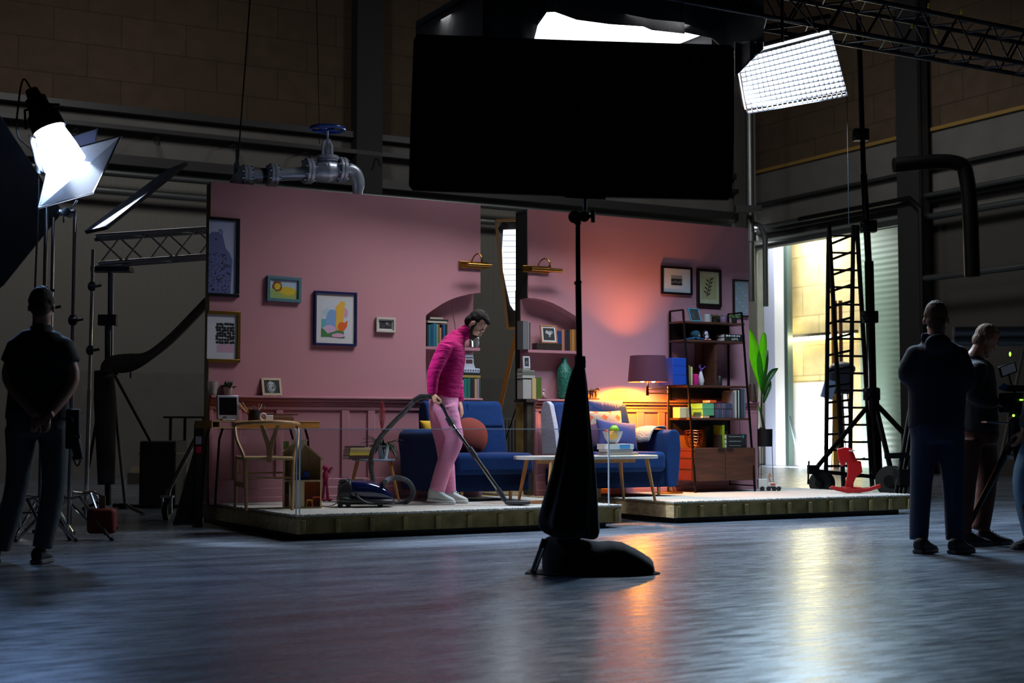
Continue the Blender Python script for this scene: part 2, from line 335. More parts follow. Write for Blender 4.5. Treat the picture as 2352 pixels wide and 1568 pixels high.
# downpipe and fittings in the corner above the set
v = pd(1722, 400, 30.5); b = B(duct); b.cyl((0, 0, 3.6), (0, 0, 8.5), .09); b.cyl((0, 0, 4.9), (0, 0, 5.1), .13); b.tube([(.32, 0, 3.5), (.32, 0, 5.0), (.22, 0, 5.25), (.05, 0, 5.3)], .06)
tag(obj('downpipe', b, loc=(v.x, v.y, 0)), 'silver vertical downpipe in the hall corner above the right set wall', 'pipe')
v = pd(1718, 480, 30); b = B(black_metal); b.box((0, 0, 0), (.55, .2, .14)); tag(obj('cable_box', b, loc=v), 'black box fixed beside the downpipe', 'box')
y_, z_ = pv(2120, 640, RS-.6)
b = B(duct); b.cyl((0, 0, 0), (0, -16, 0), .06); tag(obj('pipe_run', b, loc=P(RS-.6, y_, z_), rz=ANG), 'steel pipe on the dark wall right of the open door', 'pipe')
for k, py in enumerate((762, 785)):
    v = pd(2190, py, 19); b = B(duct); b.cyl((0, 0, 0), (4.5, 0, 0), .08 if k == 0 else .06)
    tag(obj('air_duct', b, loc=v), f"{'upper' if k == 0 else 'lower'} ribbed silver duct behind the two men at right", 'duct')
# pipework beside the door
b = B(black_metal); y_ = pv(2128, 600, RS-.5)[0]; b.tube([(0, 0, 0), (0, 0, 5.1), (0, .3, 5.35), (0, 3.5, 5.35)], .06); tag(obj('conduit', b, loc=P(RS-.62, y_, 0), rz=ANG), 'dark conduit bending over the right jamb of the open door', 'conduit')
v = pd(2190, 500, 24); b = B(black_metal); b.tube(bez([(-1, 0, .9), (0, 0, .95), (.25, 0, .6), (.3, 0, -1)]), .13, 10); tag(obj('bent_pipe', b, loc=v), 'thick black curved pipe on the wall at right', 'pipe')

# ================================================================== platforms and set walls
carpet = M('cream_carpet', (205, 198, 186), .95, bump=1., bscale=160, var=.1, vscale=60, sheen=.3, spec=.1)
oldply = M('worn_olive_plywood', (150, 126, 72), .8, var=.35, vscale=9, bump=.15, bscale=40)
paleply = M('pale_worn_plywood', (196, 170, 124), .8, var=.3, vscale=12, stretch=(1, 1, 3), bump=.1)
def platform(label, s0, s1, y0, y1, pitch, step=None):
    t = sthing('stage_platform', label, 'platform', s0, y0, 0); L, D = s1-s0, y1-y0
    b = B(oldply); b.bx(0.03, L-.03, .02, .06, .05, .185); 
    obj('front_fascia', b, t)
    b = B(paleply); b.bx(0, .04, .0, D, .05, .185); obj('side_fascia', b, t, bevel=.003)
    b = B(paleply); b.bx(L-.04, L, 0, D, .05, .185); obj('side_fascia', b, t)
    b = B(oldply); b.bx(0, L, 0, D, .165, .187); obj('deck_board', b, t, bevel=.003)
    n = int(L/pitch)
    for k in range(n+1):
        x = .05+k*(L-.1)/n; b = B(oldply); b.bx(x-.02, x+.02, -.012, .02, .055, .16); obj('joist_end', b, t, bevel=.003)
    b = B(black_paint); b.bx(.1, L-.1, .1, D-.05, 0.0, .05); obj('black_plinth', b, t)
    return t
p1 = platform('left stage platform of worn plywood under the cream carpet and vacuum', .07, 3.13, -2.07, .7, .28)
p2 = platform('right stage platform of worn plywood carrying the shelf unit and rocking horse', 3.85, 6.88, -1.87, 1.1, .26)
b = B(paleply); b.bx(0, .5, 0, 1.6, .055, .19); obj('back_bay', b, p2, loc=(-.5, 1.37, 0))
b = B(rawpine); b.bx(0, .05, 0, .05, .09, .17); obj('corner_block', b, p2, loc=(3.03, .0, 0))
for i, (s_, y_) in enumerate(((6.55, -1.5), (3.05, -1.75))):
    t = p2 if i == 0 else p1
    o0 = (3.85, -1.87) if i == 0 else (.07, -2.07)
    b = B(rubber); b.cyl((-.018, 0, .04), (.018, 0, .04), .04, seg=16); b.m(dark_steel); b.bx(-.03, .03, -.03, .03, .075, .09); obj('caster', b, t, loc=(s_-o0[0], y_-o0[1], 0))
def rug(label, s0, s1, y0, y1, notch=None):
    b = B(carpet); nx, ny = int((s1-s0)/.03), 3
    o = sthing('carpet', label, 'carpet', s0, y0, .187)
    o2 = None
    b.bx(0, s1-s0, 0, y1-y0, 0, .014)
    if notch: b.bx(notch[0]-s0, s1-s0, y1-y0, notch[1]-y0, 0, .014)
    rr = random.Random(3)
    # ragged pile along the cut edges
    for k in range(int((s1-s0)/.012)):
        x = k*.012; b.ell((x, rr.uniform(-.006, .006), .009), (.009, .010, rr.uniform(.009, .014)), seg=6, rings=4)
    for k in range(int((y1-y0)/.02)):
        b.ell((rr.uniform(-.004, .006), k*.02, .009), (.009, .012, rr.uniform(.008, .012)), seg=6, rings=4)
        b.ell((s1-s0+rr.uniform(-.004, .006), k*.02, .009), (.009, .012, rr.uniform(.008, .012)), seg=6, rings=4)
    obj('pile', b, o)
rug('cream carpet cut along the edge of the left platform', .07, 3.13, -2.07, -.05)
rug('cream carpet on the right platform under shelf unit and red rocking horse', 3.85, 6.88, -1.87, -.05, (6.37, 1.0))

WT = 3.155; LZ = pw(760, 911, -.03)[1]   # wall top, wainscot ledge
print('LZ', LZ, pw(1103, 470), pw(1213, 480), pw(1719, 520), pw(978, 720), pw(1335, 735))
s_l = pw(978, 800)[0]; s_r = pw(1337, 800)[0]; WE1, WB2, WE2 = pw(1103, 600)[0], pw(1213, 600)[0], pw(1719, 600)[0]
ND = .15
arch1 = [pw(x, y) for x, y in ((978, 724), (988, 716), (1000, 708), (1015, 698), (1032, 689), (1050, 682), (1070, 677), (1088, 673), (1103, 672))]
arch2 = [pw(x, y) for x, y in ((1213, 684), (1230, 685), (1250, 689), (1270, 696), (1290, 706), (1310, 718), (1325, 727), (1337, 736))]
arch1[0] = (s_l, arch1[0][1]); arch1[-1] = (WE1, arch1[-1][1]); arch2[0] = (WB2, arch2[0][1]); arch2[-1] = (s_r, arch2[-1][1])
wall1 = sthing('set_wall', 'left pink set wall with wainscot, half arch niche and pictures', 'wall', 0, 0, 0)
wall2 = sthing('set_wall', 'right pink set wall with half arch niche and lamp glow', 'wall', 0, 0, 0)
b = B(pink); b.prism([(0, LZ), (0, WT), (WE1, WT)]+arch1[::-1]+[(s_l, LZ)], 0, .02); obj('painted_panel', b, wall1)
b = B(pink); b.prism([(WB2, WT), (WE2, WT), (WE2, LZ), (s_r, LZ)]+arch2[::-1], 0, .02); obj('painted_panel', b, wall2)
def niche(w, arch, sa, sb, side):
    b = B(pink); b.bx(sa, sb, ND, ND+.02, LZ, max(z for _, z in arch)+.06)
    b.bx(side-.01, side+.01, .01, ND, LZ, arch[0][1] if w is wall1 else arch[-1][1])
    for (a0, z0), (a1, z1) in zip(arch, arch[1:]): b.prism([(a0, z0), (a1, z1), (a1, z1+.02), (a0, z0+.02)], .01, ND)
    obj('niche', b, w, smooth=False)
niche(wall1, arch1, s_l-.01, WE1, s_l-.005); niche(wall2, arch2, WB2, s_r+.01, s_r+.005)
# niche shelves and timber edges
nz = pw(1040, 797)[1]
b = B(pink_shaded); b.bx(s_l, WE1+.0, -.0, ND, nz-.03, nz); obj('niche_shelf', b, wall1, bevel=.002)
b = B(pink_shaded); b.bx(WB2, s_r, -.0, ND, nz-.03, nz); obj('niche_shelf', b, wall2, bevel=.002)
dark_timber = M('black_stained_timber', (24, 24, 24), .8, var=.3)
b = B(rawpine); b.bx(-.006, 0, 0, .03, PZ, WT); b.bx(WE1-.0, WE1+.003, 0, .02, arch1[-1][1], WT); obj('raw_edge', b, wall1)
b = B(dark_timber); za = arch2[0][1]; b.bx(WB2, WB2+.03, .021, .25, za, WT); b.bx(WB2, WB2+.06, ND+.021, .27, LZ, za+.1); b.bx(WB2-.005, WB2+.1, .03, .25, WT-.03, WT); b.bx(WB2-.005, WB2+.1, .03, .25, 2.55, 2.58)
b.bx(WB2, WB2+.02, .24, .26, LZ, WT); obj('end_frame', b, wall2)
b = B(M('dark_timber_brown', (60, 52, 40), .85, var=.4)); b.bx(WB2-.0, WB2+.09, .02, .1, PZ, LZ-.02); b.bx(WB2-.02, WB2+.1, .0, .26, LZ-.03, LZ-.0); b.m(oldply); b.bx(WB2-.0, WB2+.02, .1, .26, PZ+.35, LZ-.04); obj('lower_end_frame', b, wall2)
# wall backs (bracing)
for w, sa, sb in ((wall1, .0, WE1), (wall2, WB2+.1, WE2)):
    b = B(rawpine)
    for k in range(5): x = sa+.05+(sb-sa-.1)*k/4*.7; b.bx(x-.03, x+.03, .021 if (x < s_l-.1 or x > s_r+.1) else ND+.021, .21, PZ, WT)
    obj('bracing', b, w)
def wainscot(w, s0, s1, panels):
    b = B(pink_shaded); zt = LZ
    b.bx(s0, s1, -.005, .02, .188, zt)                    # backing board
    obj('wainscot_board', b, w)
    b = B(pink_shaded); b.bx(s0, s1, -.065, .0, zt-.022, zt+.002); b.bx(s0, s1, -.05, 0, zt-.05, zt-.022); obj('ledge', b, w, bevel=.006)
    zp1 = pw(760, 942, -.02)[1]; zp0 = pw(760, 1098, -.02)[1]; zr = pw(760, 925, -.03)[1]
    b = B(pink_shaded)
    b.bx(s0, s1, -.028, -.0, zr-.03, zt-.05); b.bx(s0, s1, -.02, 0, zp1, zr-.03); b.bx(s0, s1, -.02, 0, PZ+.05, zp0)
    xs = [s0]
    for a, c in panels: xs += [a, c]
    xs.append(s1)
    for i in range(0, len(xs), 2):
        if xs[i+1] > xs[i]: b.bx(xs[i], xs[i+1], -.02, 0, zp0, zp1)
    obj('wainscot_rails', b, w, bevel=.006)
    b = B(pink_shaded); b.bx(s0, s1, -.035, 0, .188, PZ+.13); b.bx(s0, s1, -.045, 0, .188, PZ+.05); obj('skirting', b, w, bevel=.006)
S = lambda px, y=-.02: pw(px, 940, y)[0]
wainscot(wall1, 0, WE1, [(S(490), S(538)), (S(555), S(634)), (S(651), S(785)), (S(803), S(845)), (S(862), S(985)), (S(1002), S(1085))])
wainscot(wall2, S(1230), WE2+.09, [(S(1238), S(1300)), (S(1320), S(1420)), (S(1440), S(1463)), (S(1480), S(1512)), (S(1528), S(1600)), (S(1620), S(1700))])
# glass balustrade along the left platform
glass = M('clear_glass', (.92, .95, .96), .02, spec=.5, alpha=1.)
gm = bpy.data.materials.new('balustrade_glass'); gm.use_nodes = True; nt = gm.node_tree; nt.nodes.clear()
o_ = nt.nodes.new('ShaderNodeOutputMaterial'); tr = nt.nodes.new('ShaderNodeBsdfTransparent'); gl = nt.nodes.new('ShaderNodeBsdfGlossy'); gl.inputs['Roughness'].default_value = .03; mxx = nt.nodes.new('ShaderNodeMixShader'); lw = nt.nodes.new('ShaderNodeLayerWeight'); lw.inputs[0].default_value = .5; pw5 = nt.nodes.new('ShaderNodeMath'); pw5.operation = 'POWER'; pw5.inputs[1].default_value = 5; nt.links.new(lw.outputs[1], pw5.inputs[0]); fr = nt.nodes.new('ShaderNodeMath'); fr.operation = 'MULTIPLY_ADD'; fr.inputs[1].default_value = .5; fr.inputs[2].default_value = .02; nt.links.new(pw5.outputs[0], fr.inputs[0])
tr.inputs[0].default_value = (.90, .91, .92, 1); nt.links.new(fr.outputs[0], mxx.inputs[0]); nt.links.new(tr.outputs[0], mxx.inputs[1]); nt.links.new(gl.outputs[0], mxx.inputs[2]); nt.links.new(mxx.outputs[0], o_.inputs[0])
edge_m = M('glass_edge_glint', (240, 244, 246), .6)  # matte white: light caught by the glass edge put into its colour
GZ = CAM_H
def pane(label, s0, s1, y0, y1):
    t = sthing('glass_balustrade', label, 'glass panel', 0, 0, 0)
    a, c = (s0, y0), (s1, y1)
    b = B(gm)
    if abs(s1-s0) > abs(y1-y0): b.bx(s0+.012, s1-.012, y0-.005, y0+.005, PZ, GZ-.006)
    else: b.bx(s0-.005, s0+.005, y0+.012, y1, PZ, GZ-.006)
    obj('glass_pane', b, t, smooth=False)
    b = B(edge_m); b.bar((s0, y0, GZ-.004), (s1, y1, GZ-.004), .012, .007)
    obj('top_edge', b, t)
    if abs(s1-s0) > abs(y1-y0): obj('side_edge', B(edge_m).bx(s0, s0+.011, y0-.005, y0+.005, PZ, GZ), t); obj('side_edge', B(edge_m).bx(s1-.011, s1, y0-.005, y0+.005, PZ, GZ), t)
    else: obj('side_edge', B(edge_m).bx(s0-.005, s0+.005, y0, y0+.011, PZ, GZ), t)
gs = pfs(714, 1181, PZ); print('glass corner', gs, 'right', pfs(1407, 1156, PZ), 'wall wb', WE1, WB2, WE2)
pane('long clear glass panel along the front of the left platform', .10, 3.03, -2.03, -2.03)
pane('short clear glass panel on the left side by the desk', .085, .085, -2.02, -.03)
# ================================================================== things on the set
def dep(s, y): return W0[1]+s*SA+y*CA
def mpp(s, y): return dep(s, y)/F
C_ = lambda c, r=.7, **k: M('c_%d_%d_%d_%d' % (*c, int(r*100)), c, r, **k)
def picture(name, label, px0, px1, pyt, pyb, fmat, fw, mw, art, cut=None, wall_y=-.0, cat='picture', group=None, artw=None, tilt=0.):
    s0, zt = pw(px0, pyt, wall_y-.02); s1, zb = pw(px1, pyb, wall_y-.02)
    w, h = s1-s0, zt-zb
    t = sthing(name, label, cat, s0, wall_y-.003, zb, group)
    if tilt: t.rotation_euler = (0, tilt, ANG)
    b = B(fmat); T = .028
    b.bx(0, w, -T, 0, 0, fw); b.bx(0, w, -T, 0, h-fw, h)
    if cut != 'l': b.bx(0, fw, -T, 0, fw, h-fw)
    if cut != 'r': b.bx(w-fw, w, -T, 0, fw, h-fw)
    obj('frame', b, t, bevel=.002)
    x0 = 0 if cut == 'l' else fw; x1 = w if cut == 'r' else w-fw
    b = B(paper); b.bx(x0, x1, -.012, -.004, fw, h-fw); obj('mount', b, t)
    a0 = x0 + (0 if cut == 'l' else mw); a1 = x1 - (0 if cut == 'r' else mw)
    b = B(); art(b, a0, a1, fw+mw, h-fw-mw); obj('print', b, t)
    return t
def flat(b, mat, pts, k): b.m(mat); b.prism(pts, -.0125-k*.0006, -.012)
def rect(b, mat, x0, x1, z0, z1, k=0): flat(b, mat, [(x0, z0), (x1, z0), (x1, z1), (x0, z1)], k)
def blob(b, mat, cx, cz, rx, rz, k, seed=0, n=14, j=.12):
    rr = random.Random(seed); flat(b, mat, [(cx+rx*math.cos(2*PI*i/n)*(1+rr.uniform(-j, j)), cz+rz*math.sin(2*PI*i/n)*(1+rr.uniform(-j, j))) for i in range(n)], k)
def art_bear(b, x0, x1, z0, z1):
    w, h = x1-x0, z1-z0; rect(b, C_((168, 176, 205)), x0, x1, z0, z1)
    g = C_((92, 100, 150)); o = [(0, 0), (.80, 0), (.84, .35), (.86, .46), (.76, .56), (.62, .62), (.56, .70), (.50, .80), (.40, .84), (.12, .84), (0, .80)]
    flat(b, g, [(x0+a*w, z0+c*h) for a, c in o], 1)
    blob(b, g, x0+.42*w, z0+.84*h, .08*w, .045*h, 2); blob(b, C_((150, 150, 190)), x0+.42*w, z0+.84*h, .04*w, .025*h, 3)
    rr = random.Random(5); dk = C_((16, 18, 40))
    for i in range(130):
        a = rr.uniform(.02, .80); c = rr.uniform(.02, .56)
        if a > .6 and c > .5: continue
        blob(b, dk, x0+a*w, z0+c*h, .012*w+rr.random()*.010*w, .006*h+rr.random()*.004*h, 4, i, 6)
    blob(b, dk, x0+.26*w, z0+.74*h, .03*w, .012*h, 4)
def art_dots(b, x0, x1, z0, z1):
    w, h = x1-x0, z1-z0; rect(b, C_((198, 200, 208)), x0, x1, z0, z1)
    rr = random.Random(9); dk = C_((16, 16, 20))
    for i in range(10):
        for j in range(5): blob(b, C_((205, 165, 190)), x0+w*(.36+.055*i), z0+h*(.17+.035*j), w*.04, h*.02, 1, i*7+j, 7)
    for i in range(7):
        for j in range(7): blob(b, dk, x0+w*(.34+.088*i+rr.uniform(-.02, .02)), z0+h*(.38+.066*j+rr.uniform(-.012, .012)), w*.052, h*.034, 2, i*11+j, 9)
def art_lion(b, x0, x1, z0, z1):
    w, h = x1-x0, z1-z0; rect(b, C_((176, 196, 214)), x0, x1, z0, z1); rect(b, C_((150, 176, 96)), x0, x1, z0, z0+.42*h, 1)
    rect(b, C_((170, 190, 130)), x0, x1, z0+.42*h, z0+.52*h, 1)
    y = C_((214, 186, 40)); blob(b, y, x0+.62*w, z0+.42*h, .30*w, .22*h, 2, 3, 18, .08)
    for k in range(5): rect(b, y, x0+(.40+.12*k)*w, x0+(.43+.12*k)*w, z0+.08*h, z0+.3*h, 3)
    blob(b, C_((130, 66, 20)), x0+.26*w, z0+.64*h, .17*w, .27*h, 3, 4, 22, .15); blob(b, y, x0+.26*w, z0+.62*h, .11*w, .18*h, 4, 5)
def art_abstract(b, x0, x1, z0, z1):
    w, h = x1-x0, z1-z0; q = lambda pts: [(x0+a*w, z0+c*h) for a, c in pts]
    rect(b, C_((198, 204, 212)), x0, x1, z0, z1)
    blob(b, C_((168, 198, 208)), x0+.20*w, z0+.66*h, .16*w, .10*h, 1, 2); rect(b, C_((90, 170, 170)), x0, x0+.16*w, z0+.25*h, z0+.48*h, 1)
    flat(b, C_((120, 160, 206)), q([(.14, .12), (.14, .45), (.22, .66), (.34, .74), (.50, .72), (.54, .5), (.5, .12)]), 2)
    flat(b, C_((226, 176, 60)), q([(.50, .2), (.52, .5), (.52, .82), (.60, .88), (.70, .97), (.84, .95), (.82, .6), (.74, .2)]), 3)
    blob(b, C_((206, 150, 190)), x0+.86*w, z0+.66*h, .10*w, .13*h, 2, 8); blob(b, C_((202, 168, 200)), x0+.30*w, z0+.20*h, .26*w, .12*h, 3, 6)
    flat(b, C_((222, 96, 20)), q([(.58, .26), (.62, .38), (.70, .42), (.82, .40), (.94, .46), (.92, .30), (.80, .18), (.66, .18)]), 4)
    flat(b, C_((60, 120, 60)), q([(0, .02), (0, .24), (.10, .20), (.22, .10), (.38, .14), (.60, .20), (.80, .16), (.84, 0), (.6, 0), (.3, .02)]), 4)
    blob(b, C_((214, 160, 190)), x0+.60*w, z0+.06*h, .24*w, .06*h, 5, 7)
def art_photo(seed, light=150, pale=None):
    def f(b, x0, x1, z0, z1):
        w, h = x1-x0, z1-z0; rr = random.Random(seed); rect(b, C_((40, 40, 42)), x0, x1, z0, z1)
        for i in range(7):
            g = rr.randint(20, light); blob(b, C_((g, g, g)), x0+w*rr.uniform(.25, .75), z0+h*rr.uniform(.25, .75), w*rr.uniform(.06, .22), h*rr.uniform(.06, .22), 1+i*.3, i, 10, .2)
    return f
def art_dog(b, x0, x1, z0, z1):
    w, h = x1-x0, z1-z0; rect(b, C_((10, 12, 24)), x0, x1, z0, z1)
    blob(b, C_((120, 124, 126)), x0+.47*w, z0+.50*h, .30*w, .44*h, 1, 2, 26, .12); blob(b, C_((168, 172, 172)), x0+.46*w, z0+.62*h, .20*w, .28*h, 2, 3, 22, .14)
    blob(b, C_((84, 88, 90)), x0+.24*w, z0+.55*h, .07*w, .22*h, 3, 6); blob(b, C_((84, 88, 90)), x0+.70*w, z0+.55*h, .07*w, .22*h, 3, 7)
    blob(b, C_((150, 154, 156)), x0+.52*w, z0+.36*h, .18*w, .18*h, 3, 4); blob(b, C_((6, 6, 8)), x0+.56*w, z0+.42*h, .055*w, .08*h, 4, 5)
    blob(b, C_((10, 10, 12)), x0+.38*w, z0+.66*h, .03*w, .04*h, 4, 8); blob(b, C_((20, 20, 22)), x0+.56*w, z0+.66*h, .03*w, .04*h, 4, 9)
def art_small(b, x0, x1, z0, z1):
    w, h = x1-x0, z1-z0; rect(b, C_((196, 196, 198)), x0, x1, z0, z1); rect(b, C_((30, 30, 32)), x0+.3*w, x0+.7*w, z0+.3*h, z0+.72*h, 1)
    for i in range(6): blob(b, C_((120, 120, 122)), x0+w*(.34+.065*i), z0+h*(.42+.02*(i % 3)), .02*w, .05*h, 2, i, 8)
    rect(b, C_((130, 130, 132)), x0+.3*w, x0+.7*w, z0+.58*h, z0+.72*h, 1.5)
def art_plant(b, x0, x1, z0, z1):
    w, h = x1-x0, z1-z0; rect(b, C_((186, 176, 140)), x0, x1, z0, z1); rect(b, C_((172, 158, 112)), x0+.12*w, x1-.12*w, z0+.14*h, z1-.14*h, 1)
    dk = C_((58, 50, 26)); flat(b, dk, [(x0+.36*w, z0+.22*h), (x0+.40*w, z0+.22*h), (x0+.60*w, z0+.82*h), (x0+.57*w, z0+.82*h)], 2)
    for i in range(9):
        a = .25+.06*i; x = x0+(.38+.2*(a-.22)/.6)*w; z = z0+a*h; sg = -1 if i % 2 else 1
        flat(b, dk, [(x, z), (x+sg*.10*w, z+.02*h), (x+sg*.20*w, z+.10*h), (x+sg*.08*w, z+.08*h)], 3)
def art_map(b, x0, x1, z0, z1):
    w, h = x1-x0, z1-z0; rect(b, C_((150, 158, 166)), x0, x1, z0, z1); rr = random.Random(4)
    for i in range(26): blob(b, C_((166, 160, 110) if i % 3 else (190, 192, 196)), x0+w*(.15+.3*(i % 4)*.8), z0+h*(.06+.035*i), w*.06, h*.022, 1+i % 3*.3, i, 7, .3)
bf = M('black_frame', (12, 10, 16), .35); gf = M('gold_frame', (150, 112, 44), .35, .8); nf = M('navy_frame', (14, 26, 82), .4); tf = M('teal_frame', (74, 116, 130), .6)
picture('framed_print', 'tall black framed print of a spotted blue animal at the left wall end', 481, 549, 497, 683, bf, .03, .0, art_bear, cut='l')
picture('framed_print', 'gold framed print of black dots over a pink patch', 477, 551, 713, 833, gf, .03, .0, art_dots, cut='l')
picture('framed_drawing', 'child drawing of a yellow lion in a dusty teal frame', 613, 691, 632, 694, tf, .03, .0, art_lion, tilt=.02)
picture('framed_print', 'navy framed abstract print in blue, yellow, orange and green', 722, 819, 667, 795, nf, .022, .055, art_abstract)
picture('framed_photo', 'small cream framed black and white photo beside the left niche', 864, 908, 728, 764, M('cream_frame', (190, 184, 172), .5), .022, .014, art_photo(3))
picture('framed_photo', 'wide black framed picture with a tiny landscape photo above the lamp', 1519, 1590, 610, 678, bf, .022, .0, art_small)
picture('framed_print', 'dark brown framed botanical print above the shelf unit', 1601, 1657, 616, 705, M('dark_brown_frame', (36, 18, 14), .4), .03, .0, art_plant)
picture('framed_print', 'dark framed pale pattern print cut off at the right wall end', 1684, 1719, 641, 728, M('dark_brown_frame', (36, 18, 14), .4), .016, .0, art_map, cut='r')
# brass picture lights
def pic_light(label, pxa, pya, pxb, pyb):
    sa, za = pw(pxa, pya, -.16); sb, zb = pw(pxb, pyb, -.16); L = sb-sa
    t = sthing('picture_light', label, 'wall lamp', sa, -.0, za)
    b = B(brass); b.bx(0.02-.04, .3, -.03, 0, -.02, .05); obj('backplate', b, t, bevel=.005)
    b = B(brass); b.cyl((0, -.16, .0), (L, -.16, -.0), .022, seg=14); obj('lamp_tube', b, t)
    b = B(brass); b.tube(bez([(L*.42, -.03, .03), (L*.45, -.06, .09), (L*.52, -.12, .12), (L*.6, -.16, .08), (L*.6, -.16, .02)]), .008); b.cyl((L*.6, -.16, .015), (L*.6, -.16, .05), .014); obj('arm', b, t)
pic_light('brass picture light above the left half of the arch niche', 1074, 607, 1128, 616)
pic_light('brass picture light above the right half of the arch niche', 1220, 617, 1290, 626)
# books and boxes ---------------------------------------------------
def book(label, s, y, z, w, h, d, col, mode='stand', group=None, name='book', lean=0., pages=True, marks=None):
    t = sthing(name, label, 'book', s, y, z, group); c = C_(col, .6); g = .004
    if mode == 'stand':      # w thickness, h height, d depth; spine faces the room
        b = B(c); b.bx(0, w, 0, g, 0, h); b.bx(0, g*.8, 0, d, 0, h); b.bx(w-g*.8, w, 0, d, 0, h); obj('cover', b, t, bevel=.0015)
        b = B(paper); b.bx(g, w-g, g, d-.004, .004, h-.004); obj('pages', b, t)
    else:                    # flat: w length, h thickness, d depth; spine to the front, pages at the left
        b = B(c); b.bx(0, w, 0, g, 0, h); b.bx(0, w, 0, d, 0, g*.6); b.bx(0, w, 0, d, h-g*.6, h); obj('cover', b, t, bevel=.0015)
        b = B(paper); b.bx(.003, w-.003, g, d-.004, g*.6, h-g*.6); obj('pages', b, t)
    if lean: t.rotation_euler = (0, lean, ANG)
    if marks: b = B(C_(marks)); (b.bx(w*.25, w*.75, -.001, 0, h*.6, h*.8) if mode == 'stand' else b.bx(w*.2, w*.7, -.001, 0, h*.3, h*.7)); obj('spine_mark', b, t)
    return t
def row(px_list, base_px, base_z, yf, d, place, group, words):
    """standing books: (px0, px1, py_top, colour)"""
    for i, (a, c, top, col) in enumerate(px_list):
        s0, z1 = pw(a, top, yf); s1, _ = pw(c, top, yf)
        book(f'{words[i]} book {place}', s0+.001, yf, base_z, s1-s0-.002, z1-base_z, d, col, group=group)
zs = nz+.001; g = 'books on the upper left niche shelf'
row([(980, 984, 746, (22, 26, 40)), (984, 990, 745, (26, 96, 112)), (990, 995, 744, (20, 76, 110)), (995, 1002, 742, (24, 108, 130)), (1002, 1007, 744, (110, 140, 120)), (1007, 1010, 745, (140, 110, 70)), (1010, 1014, 752, (190, 130, 96)), (1014, 1018, 746, (16, 24, 50)), (1018, 1023, 745, (20, 90, 130)), (1023, 1028, 744, (20, 26, 30))],
    0, zs, .02, .11, 'standing in the upper left niche', g, ['leftmost navy', 'first teal', 'petrol blue', 'widest teal', 'sage green', 'thin ochre', 'short salmon', 'dark navy', 'bright blue', 'rightmost black'])
z0 = pw(1000, 742, .02)[1]+.003
for i, (a, c, h, col, wd) in enumerate(((983, 1026, .019, (188, 182, 164), 'cream book lowest'), (986, 1030, .016, (18, 18, 20), 'black book in the middle'), (988, 1018, .02, (176, 166, 146), 'pale worn book topmost'))):
    s0 = pw(a, 740, .02)[0]; s1 = pw(c, 740, .02)[0]; book(f'{wd} of the pile on the teal books', s0, .02, z0, s1-s0, h, .11, col, 'flat', 'books lying on the teal books'); z0 += h+.001
# radio antenna and glass on that shelf
s_, z_ = pw(1050, 797, .06)
t = sthing('radio', 'small radio with a long thin antenna behind the bending man', 'radio', s_, .07, zs)
b = B(C_((60, 50, 44), .5)); b.bx(-.08, .08, -.03, .03, 0, .12); obj('case', b, t, bevel=.006)
sA, zA = pw(1036, 696, .07); b = B(steel); b.cyl((0, 0, .11), (sA-s_, 0, zA-zs), .004, .002, 6); obj('antenna', b, t)
t = sthing('glass_jar', 'clear patterned glass jar at the cut end of the left niche shelf', 'jar', pw(1090, 797, .05)[0], .06, zs)
b = B(M('jar_glass', (180, 190, 190), .1, trans=.8)); b.lathe([(.035, 0), (.05, .02), (.05, .10), (.04, .11), (.04, .12)], wob=lambda a, z: 1+.04*math.sin(9*a+60*z)); obj('jar', b, t)
zl = LZ+.003; g = 'books on the lower left niche shelf'
row([(1058, 1065, 872, (180, 176, 168)), (1065, 1073, 869, (20, 108, 104)), (1073, 1081, 868, (22, 100, 80)), (1081, 1088, 868, (18, 20, 36)), (1088, 1091, 869, (110, 74, 50)), (1091, 1095, 870, (196, 166, 120)), (1095, 1101, 869, (140, 128, 136)), (1101, 1104, 870, (60, 76, 60))],
    0, zl, .01, .12, 'standing at the cut end of the left niche', g, ['half hidden white', 'teal', 'emerald green', 'black', 'brown', 'thin tan', 'mauve grey', 'narrow grey green'])
z0 = pw(1085, 868, .01)[1]+.003
for i, (a, c, h, col, wd) in enumerate(((1062, 1104, .026, (150, 130, 60), 'ochre patterned book lowest'), (1062, 1104, .022, (20, 20, 22), 'black book second'))):
    s0 = pw(a, 865, .01)[0]; s1 = pw(c, 865, .01)[0]; book(f'{wd} in the pile under the white device', s0, .01, z0, s1-s0, h, .12, col, 'flat', 'books under the white device'); z0 += h+.001
s0 = pw(1066, 850, .01)[0]; s1 = pw(1102, 850, .01)[0]
t = sthing('white_device', 'flat white box with a row of round holes on the book pile', 'device', s0, .01, z0)
b = B(C_((176, 180, 196), .4)); b.bx(0, s1-s0, 0, .12, 0, .045); obj('case', b, t, bevel=.004)
b = B(black_paint)
for k in range(6): b.cyl(((s1-s0)*(.1+.16*k), -.001, .022), ((s1-s0)*(.1+.16*k), .004, .022), .007)
obj('holes', b, t); z0 += .046
t = sthing('printed_card', 'pale folded card with a small picture standing on the white device', 'card', s0+.01, .03, z0)
h_ = pw(1080, 813, .03)[1]-z0
b = B(C_((182, 186, 196))); b.prism([(0, 0), (.13, 0), (.11, .05), (.105, h_*.9), (.09, h_), (0, h_)], 0, .01); obj('card', b, t)
b = B(C_((70, 40, 48))); b.bx(.02, .095, -.002, 0, h_*.35, h_*.62); b.m(C_((40, 40, 50))); b.bx(.02, .1, -.002, 0, h_*.72, h_*.78); obj('printed_picture', b, t)
